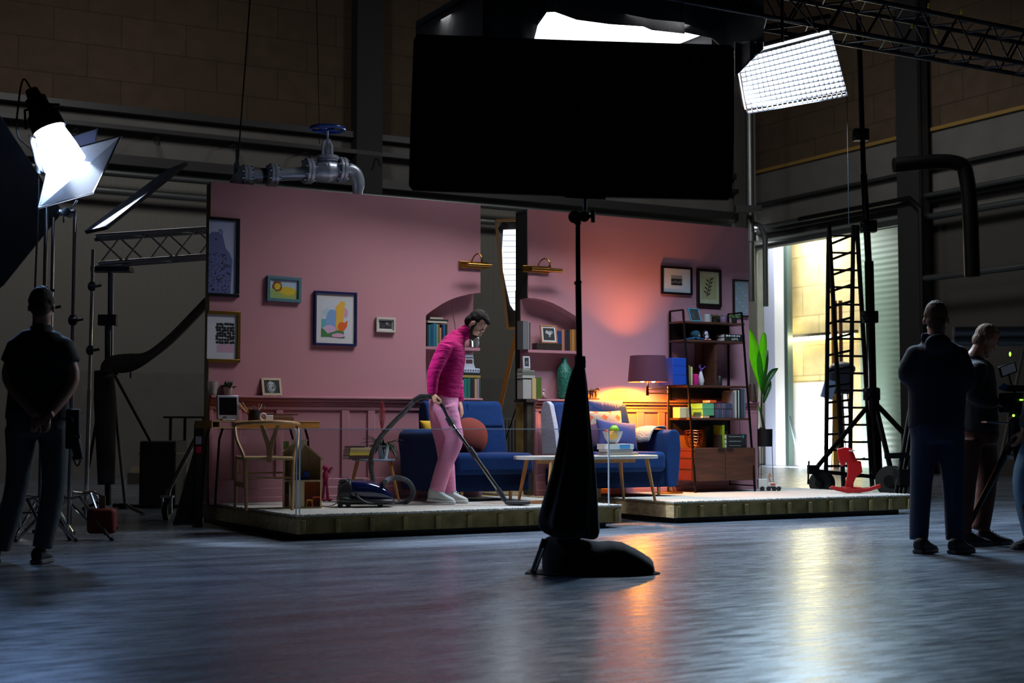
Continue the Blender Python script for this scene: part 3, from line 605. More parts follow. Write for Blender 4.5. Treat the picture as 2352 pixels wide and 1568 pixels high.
# right niche, upper shelf
g = 'grey folders at the cut end of the right niche'
row([(1201, 1212, 736, (104, 104, 106)), (1212, 1215, 738, (150, 140, 140)), (1215, 1219, 740, (84, 80, 84))], 0, zs, -.0, .12, 'at the cut end of the right niche', g, ['broad grey', 'thin pale', 'dark grey'])
s0 = pw(1233, 800, .01)[0]; s1 = pw(1291, 800, .01)[0]
t = sthing('wooden_box', 'low dark wooden box under the wooden photo frame in the right niche', 'box', s0, .01, zs); hb = pw(1260, 788, .01)[1]-zs
b = B(C_((48, 34, 28), .5)); b.bx(0, s1-s0, 0, .1, 0, hb); obj('box', b, t, bevel=.003); b = B(C_((30, 20, 18))); b.bx(.0, s1-s0, -.001, 0, hb*.7, hb*.74); b.bx((s1-s0)*.27, (s1-s0)*.28, -.001, 0, 0, hb); obj('lid_seam', b, t)
def standing_photo(label, px0, px1, pyt, base_z, y, fmat, fw, mw, art, lean=.18, rzt=0., ped=None):
    s0, zt = pw(px0, pyt, y); s1, _ = pw(px1, pyt, y); w, h = s1-s0, zt-base_z
    t = sthing('photo_frame', label, 'photo frame', s0, y, base_z); t.rotation_euler = (-lean, 0, ANG+rzt)
    h = h/math.cos(lean); b = B(fmat); b.bx(0, w, -.012, .006, 0, fw); b.bx(0, w, -.012, .006, h-fw, h); b.bx(0, fw, -.012, .006, fw, h-fw); b.bx(w-fw, w, -.012, .006, fw, h-fw); obj('frame', b, t, bevel=.0015)
    b = B(paper); b.bx(fw, w-fw, -.006, .004, fw, h-fw)
    obj('mount', b, t); b = B(); art(b, fw+mw, w-fw-mw, fw+mw, h-fw-mw); o = obj('print', b, t, loc=(0, .005, 0))
    b = B(bf); b.prism([(h*.15, 0), (h*.15, .0), (0, 0)], 0, 0) if False else b.bar((w/2, .004, h*.7), (w/2, .004+h*.22, .0), .02, .004); obj('easel_back', b, t)
    return t
standing_photo('oak photo frame with a white mount on the dark wooden box', 1243, 1280, 746, zs+hb+.001, .02, C_((170, 110, 70), .5), .014, .016, art_photo(11, 200), .16)
row([(1278, 1290, 760, (24, 50, 110)), (1290, 1297, 757, (176, 110, 80)), (1297, 1304, 758, (40, 30, 44)), (1304, 1309, 757, (26, 30, 44)), (1309, 1313, 758, (150, 96, 40)), (1313, 1320, 756, (168, 116, 50)), (1320, 1326, 757, (116, 80, 40)), (1326, 1331, 758, (90, 62, 34))],
    0, zs, .045, .10, 'standing right of the oak photo frame', 'books on the upper right niche shelf', ['navy blue', 'red and cream', 'dark plum', 'dark slate', 'thin amber', 'amber', 'brown', 'rightmost dark brown'])
# right niche, lower shelf
row([(1201, 1221, 871, (170, 166, 160)), (1222, 1232, 868, (196, 170, 120)), (1232, 1244, 866, (76, 100, 20))], 0, zl, .005, .12, 'standing on the right niche ledge', 'books on the right niche ledge', ['thick grey white', 'cream', 'moss green'])
z0 = pw(1212, 869, .005)[1]+.003
for i, (a, c, h, col, wd) in enumerate(((1200, 1229, .03, (170, 168, 160), 'white'), (1200, 1230, .035, (96, 98, 90), 'grey'), (1200, 1228, .016, (140, 132, 118), 'beige'), (1201, 1218, .02, (150, 148, 140), 'small pale'))):
    s0 = pw(a, 860, .005)[0]; s1 = pw(c, 860, .005)[0]; book(f'{wd} book lying on the thick grey white book', s0, .005, z0, s1-s0, h, .12, col, 'flat', 'pile of books at the cut end of the right niche'); z0 += h+.001
standing_photo('white photo frame on the pile of books in the right niche', 1201, 1217, 818, z0, .02, C_((190, 190, 194), .4), .016, .0, art_photo(21, 120), .08)
s0 = pw(1249, 912, .0)[0]
t = sthing('figurine', 'tiny pale seated figurine beside the moss green book', 'figurine', s0, .01, zl)
b = B(C_((70, 36, 30))); b.bx(-.03, .03, -.02, .02, 0, .014); obj('base', b, t); b = B(C_((190, 170, 165))); b.ell((0, 0, .045), (.016, .014, .03)); b.ell((.004, 0, .09), .014); b.tube([(0, 0, .03), (.02, -.01, .04), (.022, -.01, .016)], .006); obj('figure', b, t)
s0, zt_ = pw(1296, 822, .06)
t = sthing('glass_demijohn', 'tall green crackled glass bottle in the right niche', 'bottle', s0, .06, zl); h_ = zt_-zl
b = B(M('green_crackle_glass', (40, 120, 100), .12, bump=1., bscale=70, var=.6, vscale=60, trans=.35)); b.lathe([(.05, 0), (.075, .02), (.08, h_*.5), (.075, h_*.72), (.04, h_*.86), (.026, h_*.93), (.03, h_)], seg=24); obj('bottle', b, t)
# ledge things
s0 = pw(489, 905, -.045)[0]
t = sthing('ribbed_glass', 'ribbed clear drinking glass on the ledge at the far left', 'glass', s0, -.03, LZ+.003)
b = B(M('frosted_glass', (170, 175, 175), .3, alpha=.55)); b.lathe([(.034, 0), (.042, .11), (.048, .125), (.045, .125), (.038, .01)], wob=lambda a, z: 1+.02*math.cos(18*a)); obj('tumbler', b, t)
def pot_plant(label, s, y, z, r, h, pm, leafm, n, ll, seed=1, up=.8, lw=.012, name='potted_succulent', cat='plant', soil=True, group=None):
    t = sthing(name, label, cat, s, y, z, group); b = B(pm); b.lathe([(r*.72, 0), (r*.8, h*.05), (r, h), (r*.9, h), (r*.86, h*.8)]); obj('pot', b, t)
    b = B(leafm); rr = random.Random(seed)
    for i in range(n):
        a = rr.uniform(0, 2*PI); e = rr.uniform(.2, 1)*up; L = ll*rr.uniform(.6, 1.1); d = Vector((math.cos(a)*math.cos(e), math.sin(a)*math.cos(e), math.sin(e)))
        p = Vector((math.cos(a)*r*.3, math.sin(a)*r*.3, h*.85)); b.tube([p, p+d*L*.5, p+d*L], [lw*.6, lw, lw*.1], 6)
    obj('leaves', b, t); return t
s0, zt_ = pw(524, 885, -.035)
pot_plant('dark green succulent in a white pot on the ledge above the desk', s0, -.032, LZ+.003, .045, .075, C_((176, 166, 176), .25), C_((34, 56, 24)), 34, .07, up=1.4)
standing_photo('pale wood framed photo of a shaggy dog on the ledge', 603, 648, 868, LZ+.003, -.045, C_((190, 168, 140), .5), .022, .0, art_dog, .28)
s0 = pw(1362, 915, -.03)[0]
t = sthing('horse_statuette', 'small bronze horse statuette on the ledge left of the lamp', 'statuette', s0, -.03, LZ+.003)
br = M('bronze', (96, 66, 34), .3, .9)
b = B(C_((60, 24, 14))); b.bx(-.07, .07, -.025, .025, 0, .014); obj('base', b, t, bevel=.003)
b = B(br); b.tube([(-.055, 0, .09), (-.03, 0, .095), (.0, 0, .088), (.03, 0, .092), (.05, 0, .1)], [.006, .018, .016, .017, .012], 10)
for x, f in ((-.036, -.046), (-.026, -.03), (.03, .022), (.038, .044)): b.tube([(x, (x % .02-.01), .085), ((x+f)/2+.004, x % .02-.01, .05), (f, x % .02-.01, .014)], [.009, .005, .004], 6)
b.tube([(.04, 0, .1), (.056, 0, .118), (.064, 0, .112), (.078, 0, .098)], [.012, .010, .009, .005], 8); b.tube([(-.05, 0, .1), (-.066, 0, .09), (-.07, 0, .05)], [.004, .005, .002], 6); obj('horse', b, t)
s0 = pw(1728, 921, -.03)[0]
t = sthing('wooden_cone', 'dark turned wooden cone on the ledge end right of the shelf unit', 'ornament', s0, -.03, LZ+.003); b = B(walnut); b.lathe([(.055, 0), (.034, .19), (.03, .20)]); obj('cone', b, t)
# ------------------------------------------------------------------ desk corner
yd = -.62
sa, zt_ = pw(486, 965.5, yd); sb, _ = pw(735, 966, yd); _, zb_ = pw(486, 983, yd); L = sb-sa; hd = zt_-zb_
honey = wood('honey_wood', (186, 126, 50), .5, .25); honey_e = C_((206, 170, 120), .5)
desk = sthing('desk', 'slim honey wood desk with open cubbyholes against the left set wall', 'desk', sa, yd, zb_)
b = B(honey); b.bx(0, L, 0, .5, hd-.012, hd); b.bx(0, L, 0, .5, 0, .01); b.bx(0, .012, 0, .5, .01, hd-.012); b.bx(L-.012, L, 0, .5, .01, hd-.012); obj('carcass', b, desk)
b = B(honey); b.bx(.24, L-.24, .0, .016, .01, hd-.012); obj('drawer_front', b, desk, bevel=.002)
b = B(honey); b.bx(L-.23, L-.012, .0, .016, .01, hd-.012); obj('drawer_front', b, desk, bevel=.002)
b = B(honey_e); b.bx(0, L, -.003, .0, hd-.01, hd); b.bx(.0, .24, -.003, 0, 0, .008); b.bx(.07, .08, -.003, .4, .01, hd-.012); b.bx(.0, .01, -.003, 0, 0, hd); b.bx(.23, .24, -.003, 0, 0, hd); obj('edge_banding', b, desk)
for x in (.12, L-.12):
    for y_ in (.06, .44):
        b = B(black_metal); b.tube([(x, y_, 0), (x+(.03 if x > .5 else -.03), y_, -.1), (x+(.06 if x > .5 else -.06), y_, -(zb_-PZ))], .011); obj('leg', b, desk)
zt_ += .001; D_ = lambda px, y: pw(px, 960, y)[0]
# flat screen
sm = D_(500, -.42); h_ = pw(530, 907, -.42)[1]-zt_; w_ = D_(549, -.42)-sm
t = sthing('computer_monitor', 'small silver monitor with a black screen on the desk', 'monitor', sm, -.42, zt_); t.rotation_euler = (-.10, 0, ANG)
silver = M('silver_plastic', (168, 174, 186), .35, .3)
b = B(silver); b.bx(0, w_, 0, .035, .012, h_); obj('housing', b, t, bevel=.006); b = B(M('screen_black', (5, 5, 7), .25)); b.bx(.018, w_-.018, -.002, .0, .052, h_-.02); obj('screen', b, t)
b = B(silver); b.bx(w_*.2, w_*.8, -.02, .10, 0, .012); obj('stand', b, t, bevel=.003); b = B(black_paint); b.bx(w_*.25, w_*.42, -.003, 0, .028, .036); obj('badge', b, t)
# pencil cup
sc_ = D_(583, -.45); t = sthing('pencil_cup', 'black pencil cup on the desk right of the monitor', 'cup', sc_, -.45, zt_)
b = B(black_paint); b.lathe([(.05, 0), (.052, .095), (.047, .095), (.046, .01)]); obj('cup', b, t)
rr = random.Random(2)
for i, (dx, dy, c, l, wd) in enumerate(((-.06, .01, (214, 130, 30), .20, 'orange pencil leaning far left'), (-.045, -.01, (206, 150, 60), .19, 'yellow pencil leaning left'), (-.05, .02, (190, 190, 190), .20, 'white pen leaning left'), (.02, 0, (214, 110, 30), .15, 'orange pencil leaning right'), (.035, .01, (200, 196, 190), .16, 'white brush leaning right'), (.045, -.01, (110, 30, 34), .15, 'dark red pencil leaning right'), (.005, .02, (60, 50, 60), .13, 'short black pencil upright'), (.05, .02, (150, 60, 50), .14, 'rust pencil at the right rim'))):
    d = Vector((dx*1.4, dy, .09)).normalized(); o = obj('pencil', B(C_(c)).cyl((0, 0, 0), d*l*.9, .0045, seg=6).m(paper).cyl(d*l*.9, d*l, .004, .0005, 6), loc=P(sc_+dx*.2, -.45+dy*.2, zt_+.012), rz=ANG)
    tag(o, wd+' in the black cup', 'pencil', 'pencils in the black cup')
st = D_(597, -.52); t = sthing('tape_dispenser', 'white tape roll standing on the desk behind the chair rail', 'tape', st, -.52, zt_)
b = B(white_paint)
b.tube([(.03*math.cos(a)+.03, 0, .03*math.sin(a)+.034) for a in [2*PI*k/20 for k in range(20)]], (.008), 6, closed=True); obj('tape_roll', b, t); b = B(white_paint); b.bx(.05, .12, -.012, .012, 0, .05); obj('holder', b, t, bevel=.004)
sx_ = D_(618, -.35); zb2 = zt_
for i, (w2, h2, c, wd) in enumerate(((.24, .03, (96, 64, 50), 'lowest dark brown'), (.22, .02, (120, 90, 74), 'middle tan'), (.26, .012, (84, 40, 40), 'topmost thin wine red'))):
    book(f'{wd} book in the flat pile on the desk', sx_+i*.01, -.35, zb2, w2, h2, .16, c, 'flat', 'flat pile of books on the desk'); zb2 += h2+.001
# wishbone chair
cs, cy = pfs(618, 1146, PZ); cy = -1.14; cs = pw(612, 1050, cy)[0]
t = sthing('wishbone_chair', 'light oak chair with curved top rail and woven seat at the desk', 'chair', cs, cy, .201, turn=.30-ANG)
cw = wood('chair_oak', (190, 146, 96), .5, .2, 'z')
def bowl_arc(r, a0, a1, z, n=18, sy=1.): return [(r*math.sin(a), -r*sy*math.cos(a)+.02, z) for a in [a0+(a1-a0)*k/n for k in range(n+1)]]
b = B(cw); pts = bowl_arc(.27, -1.75, 1.75, .70, 22, .95); n_ = len(pts)
pts = [(x, y, .70+.035*math.cos((k/(n_-1)-.5)*PI)) for k, (x, y, z) in enumerate(pts)]
b.tube(pts, [(.016, .019) if 2 < k < n_-3 else (.017, .014) for k in range(n_)], 10, side=(0, 0, 1)); obj('top_rail', b, t)
for sx2 in (-1, 1):
    b = B(cw); b.tube(bez([(sx2*.19, -.21, 0), (sx2*.195, -.19, .25), (sx2*.205, -.17, .43), (sx2*.255, -.07, .58), (sx2*.265, .02, .70)]), [.014]*8+[.017]*8+[.015]*8+[.013]*9, 8); obj('rear_leg', b, t)
    b = B(cw); b.tube([(sx2*.235, .22, 0), (sx2*.23, .215, .2), (sx2*.225, .2, .45)], [.012, .018, .016], 8); obj('front_leg', b, t)
    b = B(cw); b.bar((sx2*.195, -.19, .21), (sx2*.23, .21, .21), .014, .04); obj('stretcher', b, t)
b = B(cw); b.bar((-.2, -.185, .27), (.2, -.185, .27), .03, .014); obj('stretcher', b, t); b = B(cw); b.bar((-.23, .21, .30), (.23, .21, .30), .03, .014); obj('stretcher', b, t)
b = B(cw); b.prism([(-.02, .40), (.02, .40), (.028, .52), (.085, .71), (.055, .715), (0, .57), (-.055, .715), (-.085, .71), (-.028, .52)], -.205, -.193); obj('splat', b, t, bevel=.003)
b = B(M('paper_cord', (206, 172, 120), .85, bump=.8, bscale=90, stretch=(1, 6, 1))); b.prism([(-.2, -.2), (.2, -.2), (.24, .21), (-.24, .21)], .415, .445, 'xy'); obj('woven_seat', b, t, bevel=.012)
# dolls house ------------------------------------------------------
v = pf(650, 1168, PZ); 
t = thing('dolls_house', 'open plywood toy house with pitched roof at the glass corner', 'toy house', (v.x, v.y, .202), ANG*.35)
hp = wood('toy_plywood', (206, 178, 130), .6, .15, 'z'); he = C_((216, 200, 166)); W, Dp = .325, .22; ri = .125
b = B(hp); b.bx(0, W, 0, Dp, 0, .012); obj('base_board', b, t); b = B(hp); b.bx(0, .012, 0, Dp, .012, .47); obj('side_wall', b, t); b = B(hp); b.bx(W-.012, W, 0, Dp, .012, .42); obj('side_wall', b, t)
b = B(hp); b.prism([(0, .012), (W, .012), (W, .42), (ri, .585), (0, .47)], Dp-.01, Dp); obj('back_wall', b, t)
b = B(hp); b.bx(.012, W-.012, 0, Dp-.01, .225, .24); obj('upper_floor', b, t); b = B(hp); b.bx(.17, .18, .0, Dp-.01, .012, .225); obj('partition', b, t); b = B(he); b.bx(.05, .172, -.002, .01, .012, .225); obj('door_panel', b, t)
b = B(hp); b.bar((W+.012, Dp/2, .414), (ri, Dp/2, .592), Dp+.02, .012, up=(0, 0, 1)); obj('roof', b, t); b = B(hp); b.bar((ri, Dp/2, .592), (-.012, Dp/2, .47), Dp+.02, .012); obj('roof', b, t)
b = B(he); b.prism([(.055, .585), (.21, .585), (.135, .475)], -.012, -.002); obj('gable_panel', b, t)
b = B(C_((110, 160, 90))); b.bx(-.004, .045, -.008, .02, .50, .57); obj('green_block', b, t)
b = B(C_((220, 110, 50))); b.bx(.182, W-.014, Dp-.016, Dp-.01, .014, .222); b.m(C_((190, 90, 100))); b.bx(.014, .05, Dp-.016, Dp-.01, .014, .222); obj('coloured_wallpaper', b, t)
b = B(C_((16, 24, 60))); b.bx(.05, .13, Dp-.05, Dp-.012, .24, .42); obj('toy_wardrobe', b, t)
loc = lambda x, y, z: t.matrix_basis @ Vector((x, y, z)) if False else (Matrix.Translation(t.location) @ Matrix.Rotation(t.rotation_euler.z, 4, 'Z') @ Vector((x, y, z)))
rzh = t.rotation_euler.z
b = B(C_((24, 50, 130))); b.bx(0, .14, 0, .07, 0, .03); b.bx(.10, .15, -.0, .07, .0, .075); q = obj('toy_bed', b, loc=loc(.07, .03, .2405), rz=rzh, bevel=.004); tag(q, 'blue toy bed on the upper floor of the plywood toy house', 'toy')
b = B(C_((150, 180, 110))); rr = random.Random(4)
for k in range(8): b.ell((rr.uniform(-.03, .03), rr.uniform(-.02, .02), .01+rr.random()*.02), (.016, .012, .008))
tag(obj('toy_cloth', b, loc=loc(.09, .04, .272), rz=rzh), 'crumpled pale green toy cloth on the blue toy bed', 'toy')
def stool(nm, c, x, w, h, lab):
    b = B(C_(c, .4)); b.bx(-w/2, w/2, -.02, .02, h-.01, h)
    for i in (-1, 1):
        for j in (-1, 1): b.bar((i*w*.6, j*.02, 0), (i*w*.4, j*.016, h-.01), .008)
    tag(obj(nm, b, loc=loc(x, .05, .0125), rz=rzh), lab, 'toy')
stool('toy_stool', (236, 176, 20), .225, .05, .06, 'yellow toy stool in the orange room of the toy house')
stool('toy_table', (226, 90, 20), .285, .07, .085, 'orange toy table in the orange room of the toy house')
stool('toy_chair', (170, 30, 34), .12-.01, .04, .055, 'red toy chair before the door panel of the toy house')
b = B(C_((150, 20, 50))); b.bx(0, .03, 0, .05, 0, .11); tag(obj('toy_cupboard', b, loc=loc(.016, .06, .0125), rz=rzh), 'crimson toy cupboard at the left of the toy house ground floor', 'toy')
# magenta toy figure
v = pf(747, 1151, PZ); t = thing('toy_figure', 'dark magenta plush figure standing behind the toy house', 'toy', (v.x, v.y, .202), 0)
b = B(C_((150, 20, 70), .8)); 
for x in (-.025, .025): b.tube([(x, 0, .02), (x*.6, 0, .12), (x*.4, 0, .2)], [.016, .012, .014], 8); b.ell((x+.015, -.01, .012), (.028, .02, .012))
b.ell((0, 0, .23), (.03, .025, .06)); b.ell((0, 0, .31), .028)
for k in range(5): b.tube([(0, 0, .26), (.03+.008*k, 0, .27+.012*k), (.05+.006*k, 0, .25+.014*k)], [.008, .007, .003], 6)
obj('body', b, t)
v = pf(768, 1140, PZ); b = B(C_((160, 80, 90), .7)); b.ell((0, 0, .03), (.022, .02, .03)); b.ell((0, 0, .07), .018); b.ell((.02, 0, .02), .012); tag(obj('toy_doll', b, loc=(v.x, v.y, .202)), 'tiny pink doll on the carpet left of the vacuum cleaner', 'toy')
# ------------------------------------------------------------------ side table
ss, sy = pw(858, 1053, -.42)[0], -.42
zt2 = pw(858, 1054, sy)[1]
t = sthing('side_table', 'small round pale topped side table with three oak legs', 'side table', ss, sy, .202)
hh = zt2-.202; r_ = (pw(906, 1053, sy)[0]-pw(811, 1053, sy)[0])/2*.96
b = B(C_((140, 160, 180), .3)); b.lathe([(r_-.01, hh-.016), (r_, hh-.012), (r_, hh-.002), (r_-.004, hh)], seg=36); obj('table_top', b, t)
for k, a in enumerate((2.6, -.35, 4.2)):
    b = B(wood('leg_oak', (190, 136, 78), .5, .2, 'z')); b.tube([(math.cos(a)*.15, math.sin(a)*.15, hh-.016), (math.cos(a)*.24, math.sin(a)*.24, 0)], [.019, .011], 10); obj('leg', b, t)
zb2 = zt2+.001
for i, (px, w2, h2, c, c2, wd) in enumerate(((810, .29, .035, (70, 40, 34), None, 'lowest dark brown'), (814, .30, .03, (206, 176, 60), None, 'yellow'), (815, .27, .018, (176, 150, 100), None, 'tan'), (815, .28, .022, (190, 166, 116), None, 'cream'), (816, .18, .014, (50, 26, 34), None, 'topmost plum'))):
    book(f'{wd} book in the pile on the side table', ss-.28+i*.004+.02*(i == 0)*0, sy-.08, zb2, w2*.8, h2, .16, c, 'flat', 'pile of books on the side table'); zb2 += h2+.001
sp = pw(880, 1050, sy-.02)[0]
t = sthing('bromeliad', 'red flowered bromeliad in a white ribbed pot on the side table', 'plant', sp, sy-.02, zt2+.001)
ph = pw(880, 1022, sy)[1]-zt2; b = B(C_((196, 200, 206), .4)); b.lathe([(.038, 0), (.04, .01), (.057, ph), (.052, ph), (.05, ph*.8)], seg=36, wob=lambda a, z: 1+.025*math.cos(14*a)); obj('ribbed_pot', b, t)
lf = M('dark_leaf', (30, 54, 26), .4)
def leaf(b, base, az, L, droop, w, rise=.9, n=8):
    d = Vector((math.cos(az), math.sin(az), 0)); side = Vector((-math.sin(az), math.cos(az), 0)); pv_ = None
    for k in range(n+1):
        u = k/n; c = Vector(base)+d*L*u*.9+Vector((0, 0, L*(rise*u-droop*u*u))); ww = w*math.sin(PI*min(1, .12+u*.88))**.7*(1 if u < .98 else .05)
        row_ = [b.v(c-side*ww), b.v(c+Vector((0, 0, -ww*.35))), b.v(c+side*ww)]
        if pv_:
            for i in (0, 1): b._f([pv_[i], pv_[i+1], row_[i+1], row_[i]])
        pv_ = row_
b = B(lf); rr = random.Random(6)
for k in range(26): leaf(b, (0, 0, ph*.85), rr.uniform(0, 2*PI), rr.uniform(.14, .26), rr.uniform(.4, 1.4), .014, rr.uniform(.5, 1.1))
obj('leaves', b, t, solid=.002)
b = B(C_((130, 8, 16), .6)); ft = pw(876, 920, sy)[1]-zt2; fb = pw(876, 985, sy)[1]-zt2
b.tube([(0, 0, ph*.8), (-.01, 0, fb)], .005, 6)
for k in range(22):
    u = k/21; z = fb+(ft-fb)*.86*u; wd_ = .034*math.sin(PI*(.12+.8*u)); sgn = 1 if k % 2 else -1
    for q_ in (0, 1):
        d = Vector((sgn*wd_ if not q_ else 0, wd_ if q_ else 0, .03)); b.tube([(-.012, 0, z), Vector((-.012, 0, z))+d*.6, Vector((-.012, 0, z))+d*1.15], [.007, .006, .001], 6)
obj('flower_spike', b, t)
# ------------------------------------------------------------------ sofa halves
sB, sF = -.10, -.98     # back and front of the sofa, in set y
def sofa_z(py, y, px=1150): return pw(px, py, y)[1]
seat_z = sofa_z(1040, -.9); back_z = sofa_z(921, -.25); arm_z = sofa_z(986, -.6, 960); bot_z = sofa_z(1128, sF)
L0 = pw(918, 1050, sB)[0]; L1 = pw(1233, 1050, sF)[0]-.02; R0 = pw(1275, 1000, sB-.2)[0]; R1 = pw(1524, 1050, sF+.3)[0]
print('sofa', L0, L1, R0, R1, seat_z, back_z, arm_z, bot_z)
leg_w = wood('sofa_leg', (206, 160, 100), .5, .2, 'z'); dblue = M('sofa_base_blue', (10, 32, 70), .9, bump=.1, bscale=200, spec=.15)
foam = M('cut_foam', (176, 178, 196), .9, bump=.5, bscale=50)
def sofa(label, s0, s1, left_arm, legs):
    t = sthing('sofa', label, 'sofa', s0, sF, .201); Wd = s1-s0; D = sB-sF; z = lambda q: q-.201
    b = B(dblue); b.bx(.02, Wd-.02, .05, D, z(bot_z), z(seat_z)-.17); obj('base', b, t, bevel=.03, seg=3)
    a0, a1 = (.16, Wd-.0) if left_arm else (0, Wd-.17)
    b = B(blue_fabric); b.bx(a0, a1, .0, D-.18, z(seat_z)-.20, z(seat_z)); obj('seat_cushion', b, t, bevel=.05, seg=4)
    n = 2
    split = a0+(a1-a0)*(.42 if left_arm else .5)
    segs = [(a0+.01, split-.006), (split+.006, a1-.0)] if left_arm else [(0, a1-.04)]
    for x0, x1 in segs:
        b = B(blue_fabric); 
        zt0 = z(back_z)
        pr = [(D-.36, z(seat_z)-.03), (D-.30, (z(seat_z)+zt0)/2), (D-.22, zt0-.03), (D-.17, zt0), (D-.09, zt0-.01), (D-.05, zt0-.12), (D-.08, z(seat_z)-.03)]
        b.prism(pr, x0, x1, 'yz'); obj('back_cushion', b, t, bevel=.02, seg=3)
        b = B(dblue)
        for q in (.52,): b.bar((x0+.03, D-.305, z(seat_z)+(zt0-z(seat_z))*q), (x1-.03, D-.305, z(seat_z)+(zt0-z(seat_z))*q), .008, .006)
        b.bar((x0+(x1-x0)*.22, D-.35, z(seat_z)), (x0+(x1-x0)*.2, D-.225, zt0-.03), .006, .004)
        obj('seam', b, t)
    # rounded arm
    ax = (.0, .16) if left_arm else (Wd-.17, Wd)
    b = B(blue_fabric); m = (ax[0]+ax[1])/2; h = z(arm_z); zb = z(bot_z); o = 1 if not left_arm else -1
    prof = [(m-.07, zb+.03), (m-.05, zb), (m+.05, zb), (m+.075+.0*o, zb+.06), (m+.085+.02*o, h*.7), (m+.075+.02*o, h-.05), (m+.04+.02*o, h-.005), (m-.02+.02*o, h), (m-.07+.02*o, h-.03), (m-.085+.02*o, h-.1), (m-.08, h*.6)]
    b.prism(prof, .02, D, 'xz'); obj('arm', b, t, bevel=.03, seg=3)
    for x, y in legs: b = B(leg_w); b.tube([(x, y, z(bot_z)+.02), (x, y, 0)], [.022, .014], 10); obj('leg', b, t)
    return t
sf1 = sofa('left half of the blue sofa behind the bending man', L0, L1, True, [(.28, .12), (L1-L0-.2, .12), (.12, .78)])
sf2 = sofa('right half of the blue sofa beside the floor lamp', R0-.03, R1, False, [(R1-R0-.16, .12), (.2, .12), (R1-R0-.16, .78)])
# cut face of foam on the right half
b = B(foam); zt0 = back_z-.201; zs_ = seat_z-.201; D = sB-sF
b.prism([(D-.37, zs_-.03), (D-.31, (zs_+zt0)/2), (D-.23, zt0-.03), (D-.17, zt0+.004), (D-.09, zt0-.006), (D-.045, zt0-.12), (D-.075, zs_-.03)], -.05, -.001, 'yz'); obj('cut_foam_face', b, sf2, loc=(-.0, 0, 0), bevel=.006)
def cushion(name, label, s, y, z, w, h, d, mat, rot, cat='cushion', fr=1., seed=0, pinch=.5, rnd=0.):
    t = obj(name, B(mat).grid(lambda u, v: cush(u, v, w, h, d, 1, pinch, rnd), 14, 14), loc=P(s, y, z), rz=None, sub=1)
    # second side joined in the same mesh
    me = t.data; bm = bmesh.new(); bm.from_mesh(me); n = 14; g = [[bm.verts.new(cush(i/n, j/n, w, h, d, -1, pinch, rnd)) for j in range(n+1)] for i in range(n+1)]
    for i in range(n):
        for j in range(n): bm.faces.new([g[i][j+1], g[i+1][j+1], g[i+1][j], g[i][j]])
    bmesh.ops.remove_doubles(bm, verts=bm.verts, dist=1e-4); bmesh.ops.recalc_face_normals(bm, faces=bm.faces); bm.to_mesh(me); bm.free(); me.shade_smooth()
    t.rotation_euler = (Matrix.Rotation(ANG, 3, 'Z') @ Euler(rot).to_matrix()).to_euler(); tag(t, label, cat); return t
def cush(u, v, w, h, d, sg, pinch=.5, rnd=0.):
    x, z = u-.5, v-.5
    if rnd: X_, Z_ = 2*x, 2*z; rx, rz_ = X_*math.sqrt(1-Z_*Z_/2), Z_*math.sqrt(1-X_*X_/2); q_ = math.sqrt(max(0, 1-min(1, rx*rx+rz_*rz_))); return Vector((rx*w/2, sg*d/2*q_, rz_*h/2+h/2))
    if 1: e = (max(0, 1-(2*abs(x))**2.2)*max(0, 1-(2*abs(z))**2.2))**pinch
    k = 1-.10*(1-(2*abs(z))**2)*(abs(x)*2)**2; k2 = 1-.10*(1-(2*abs(x))**2)*(abs(z)*2)**2
    return Vector((x*w*k, sg*d/2*e*(1), z*h*k2+h/2))
def diamond_mat():
    m = bpy.data.materials.new('diamond_cushion_fabric'); m.use_nodes = True; nt = m.node_tree; bs = nt.nodes['Principled BSDF']; N = nt.nodes.new; L = nt.links.new
    tc = N('ShaderNodeTexCoord'); sx = N('ShaderNodeSeparateXYZ'); L(tc.outputs['Object'], sx.inputs[0])
    def fr(out, per, off):
        a = N('ShaderNodeMath'); a.operation = 'MULTIPLY_ADD'; a.inputs[1].default_value = 1/per; a.inputs[2].default_value = off; L(out, a.inputs[0])
        f = N('ShaderNodeMath'); f.operation = 'FRACT'; L(a.outputs[0], f.inputs[0]); s_ = N('ShaderNodeMath'); s_.operation = 'SUBTRACT'; s_.inputs[1].default_value = .5; L(f.outputs[0], s_.inputs[0])
        ab = N('ShaderNodeMath'); ab.operation = 'ABSOLUTE'; L(s_.outputs[0], ab.inputs[0]); return ab.outputs[0]
    res = []
    for off in (0, .5):
        x = fr(sx.outputs['X'], .17, off); z = fr(sx.outputs['Z'], .15, off); ad = N('ShaderNodeMath'); ad.operation = 'ADD'; L(x, ad.inputs[0]); L(z, ad.inputs[1])
        lt = N('ShaderNodeMath'); lt.operation = 'LESS_THAN'; lt.inputs[1].default_value = .23; L(ad.outputs[0], lt.inputs[0]); res.append(lt.outputs[0])
    mxn = N('ShaderNodeMath'); mxn.operation = 'MAXIMUM'; L(res[0], mxn.inputs[0]); L(res[1], mxn.inputs[1])
    ns = N('ShaderNodeTexNoise'); ns.inputs['Scale'].default_value = 60; L(tc.outputs['Object'], ns.inputs[0]); rp = N('ShaderNodeValToRGB'); rp.color_ramp.elements[0].color = (*lin((120, 104, 96)), 1); rp.color_ramp.elements[1].color = (*lin((190, 170, 150)), 1); L(ns.outputs[0], rp.inputs[0])
    mi = N('ShaderNodeMixRGB'); mi.inputs[2].default_value = (*lin((190, 84, 44)), 1); L(mxn.outputs[0], mi.inputs[0]); L(rp.outputs[0], mi.inputs[1]); L(mi.outputs[0], bs.inputs['Base Color']); bs.inputs['Roughness'].default_value = .9; return m
def sp(px, y): return pw(px, 1000, y)[0]
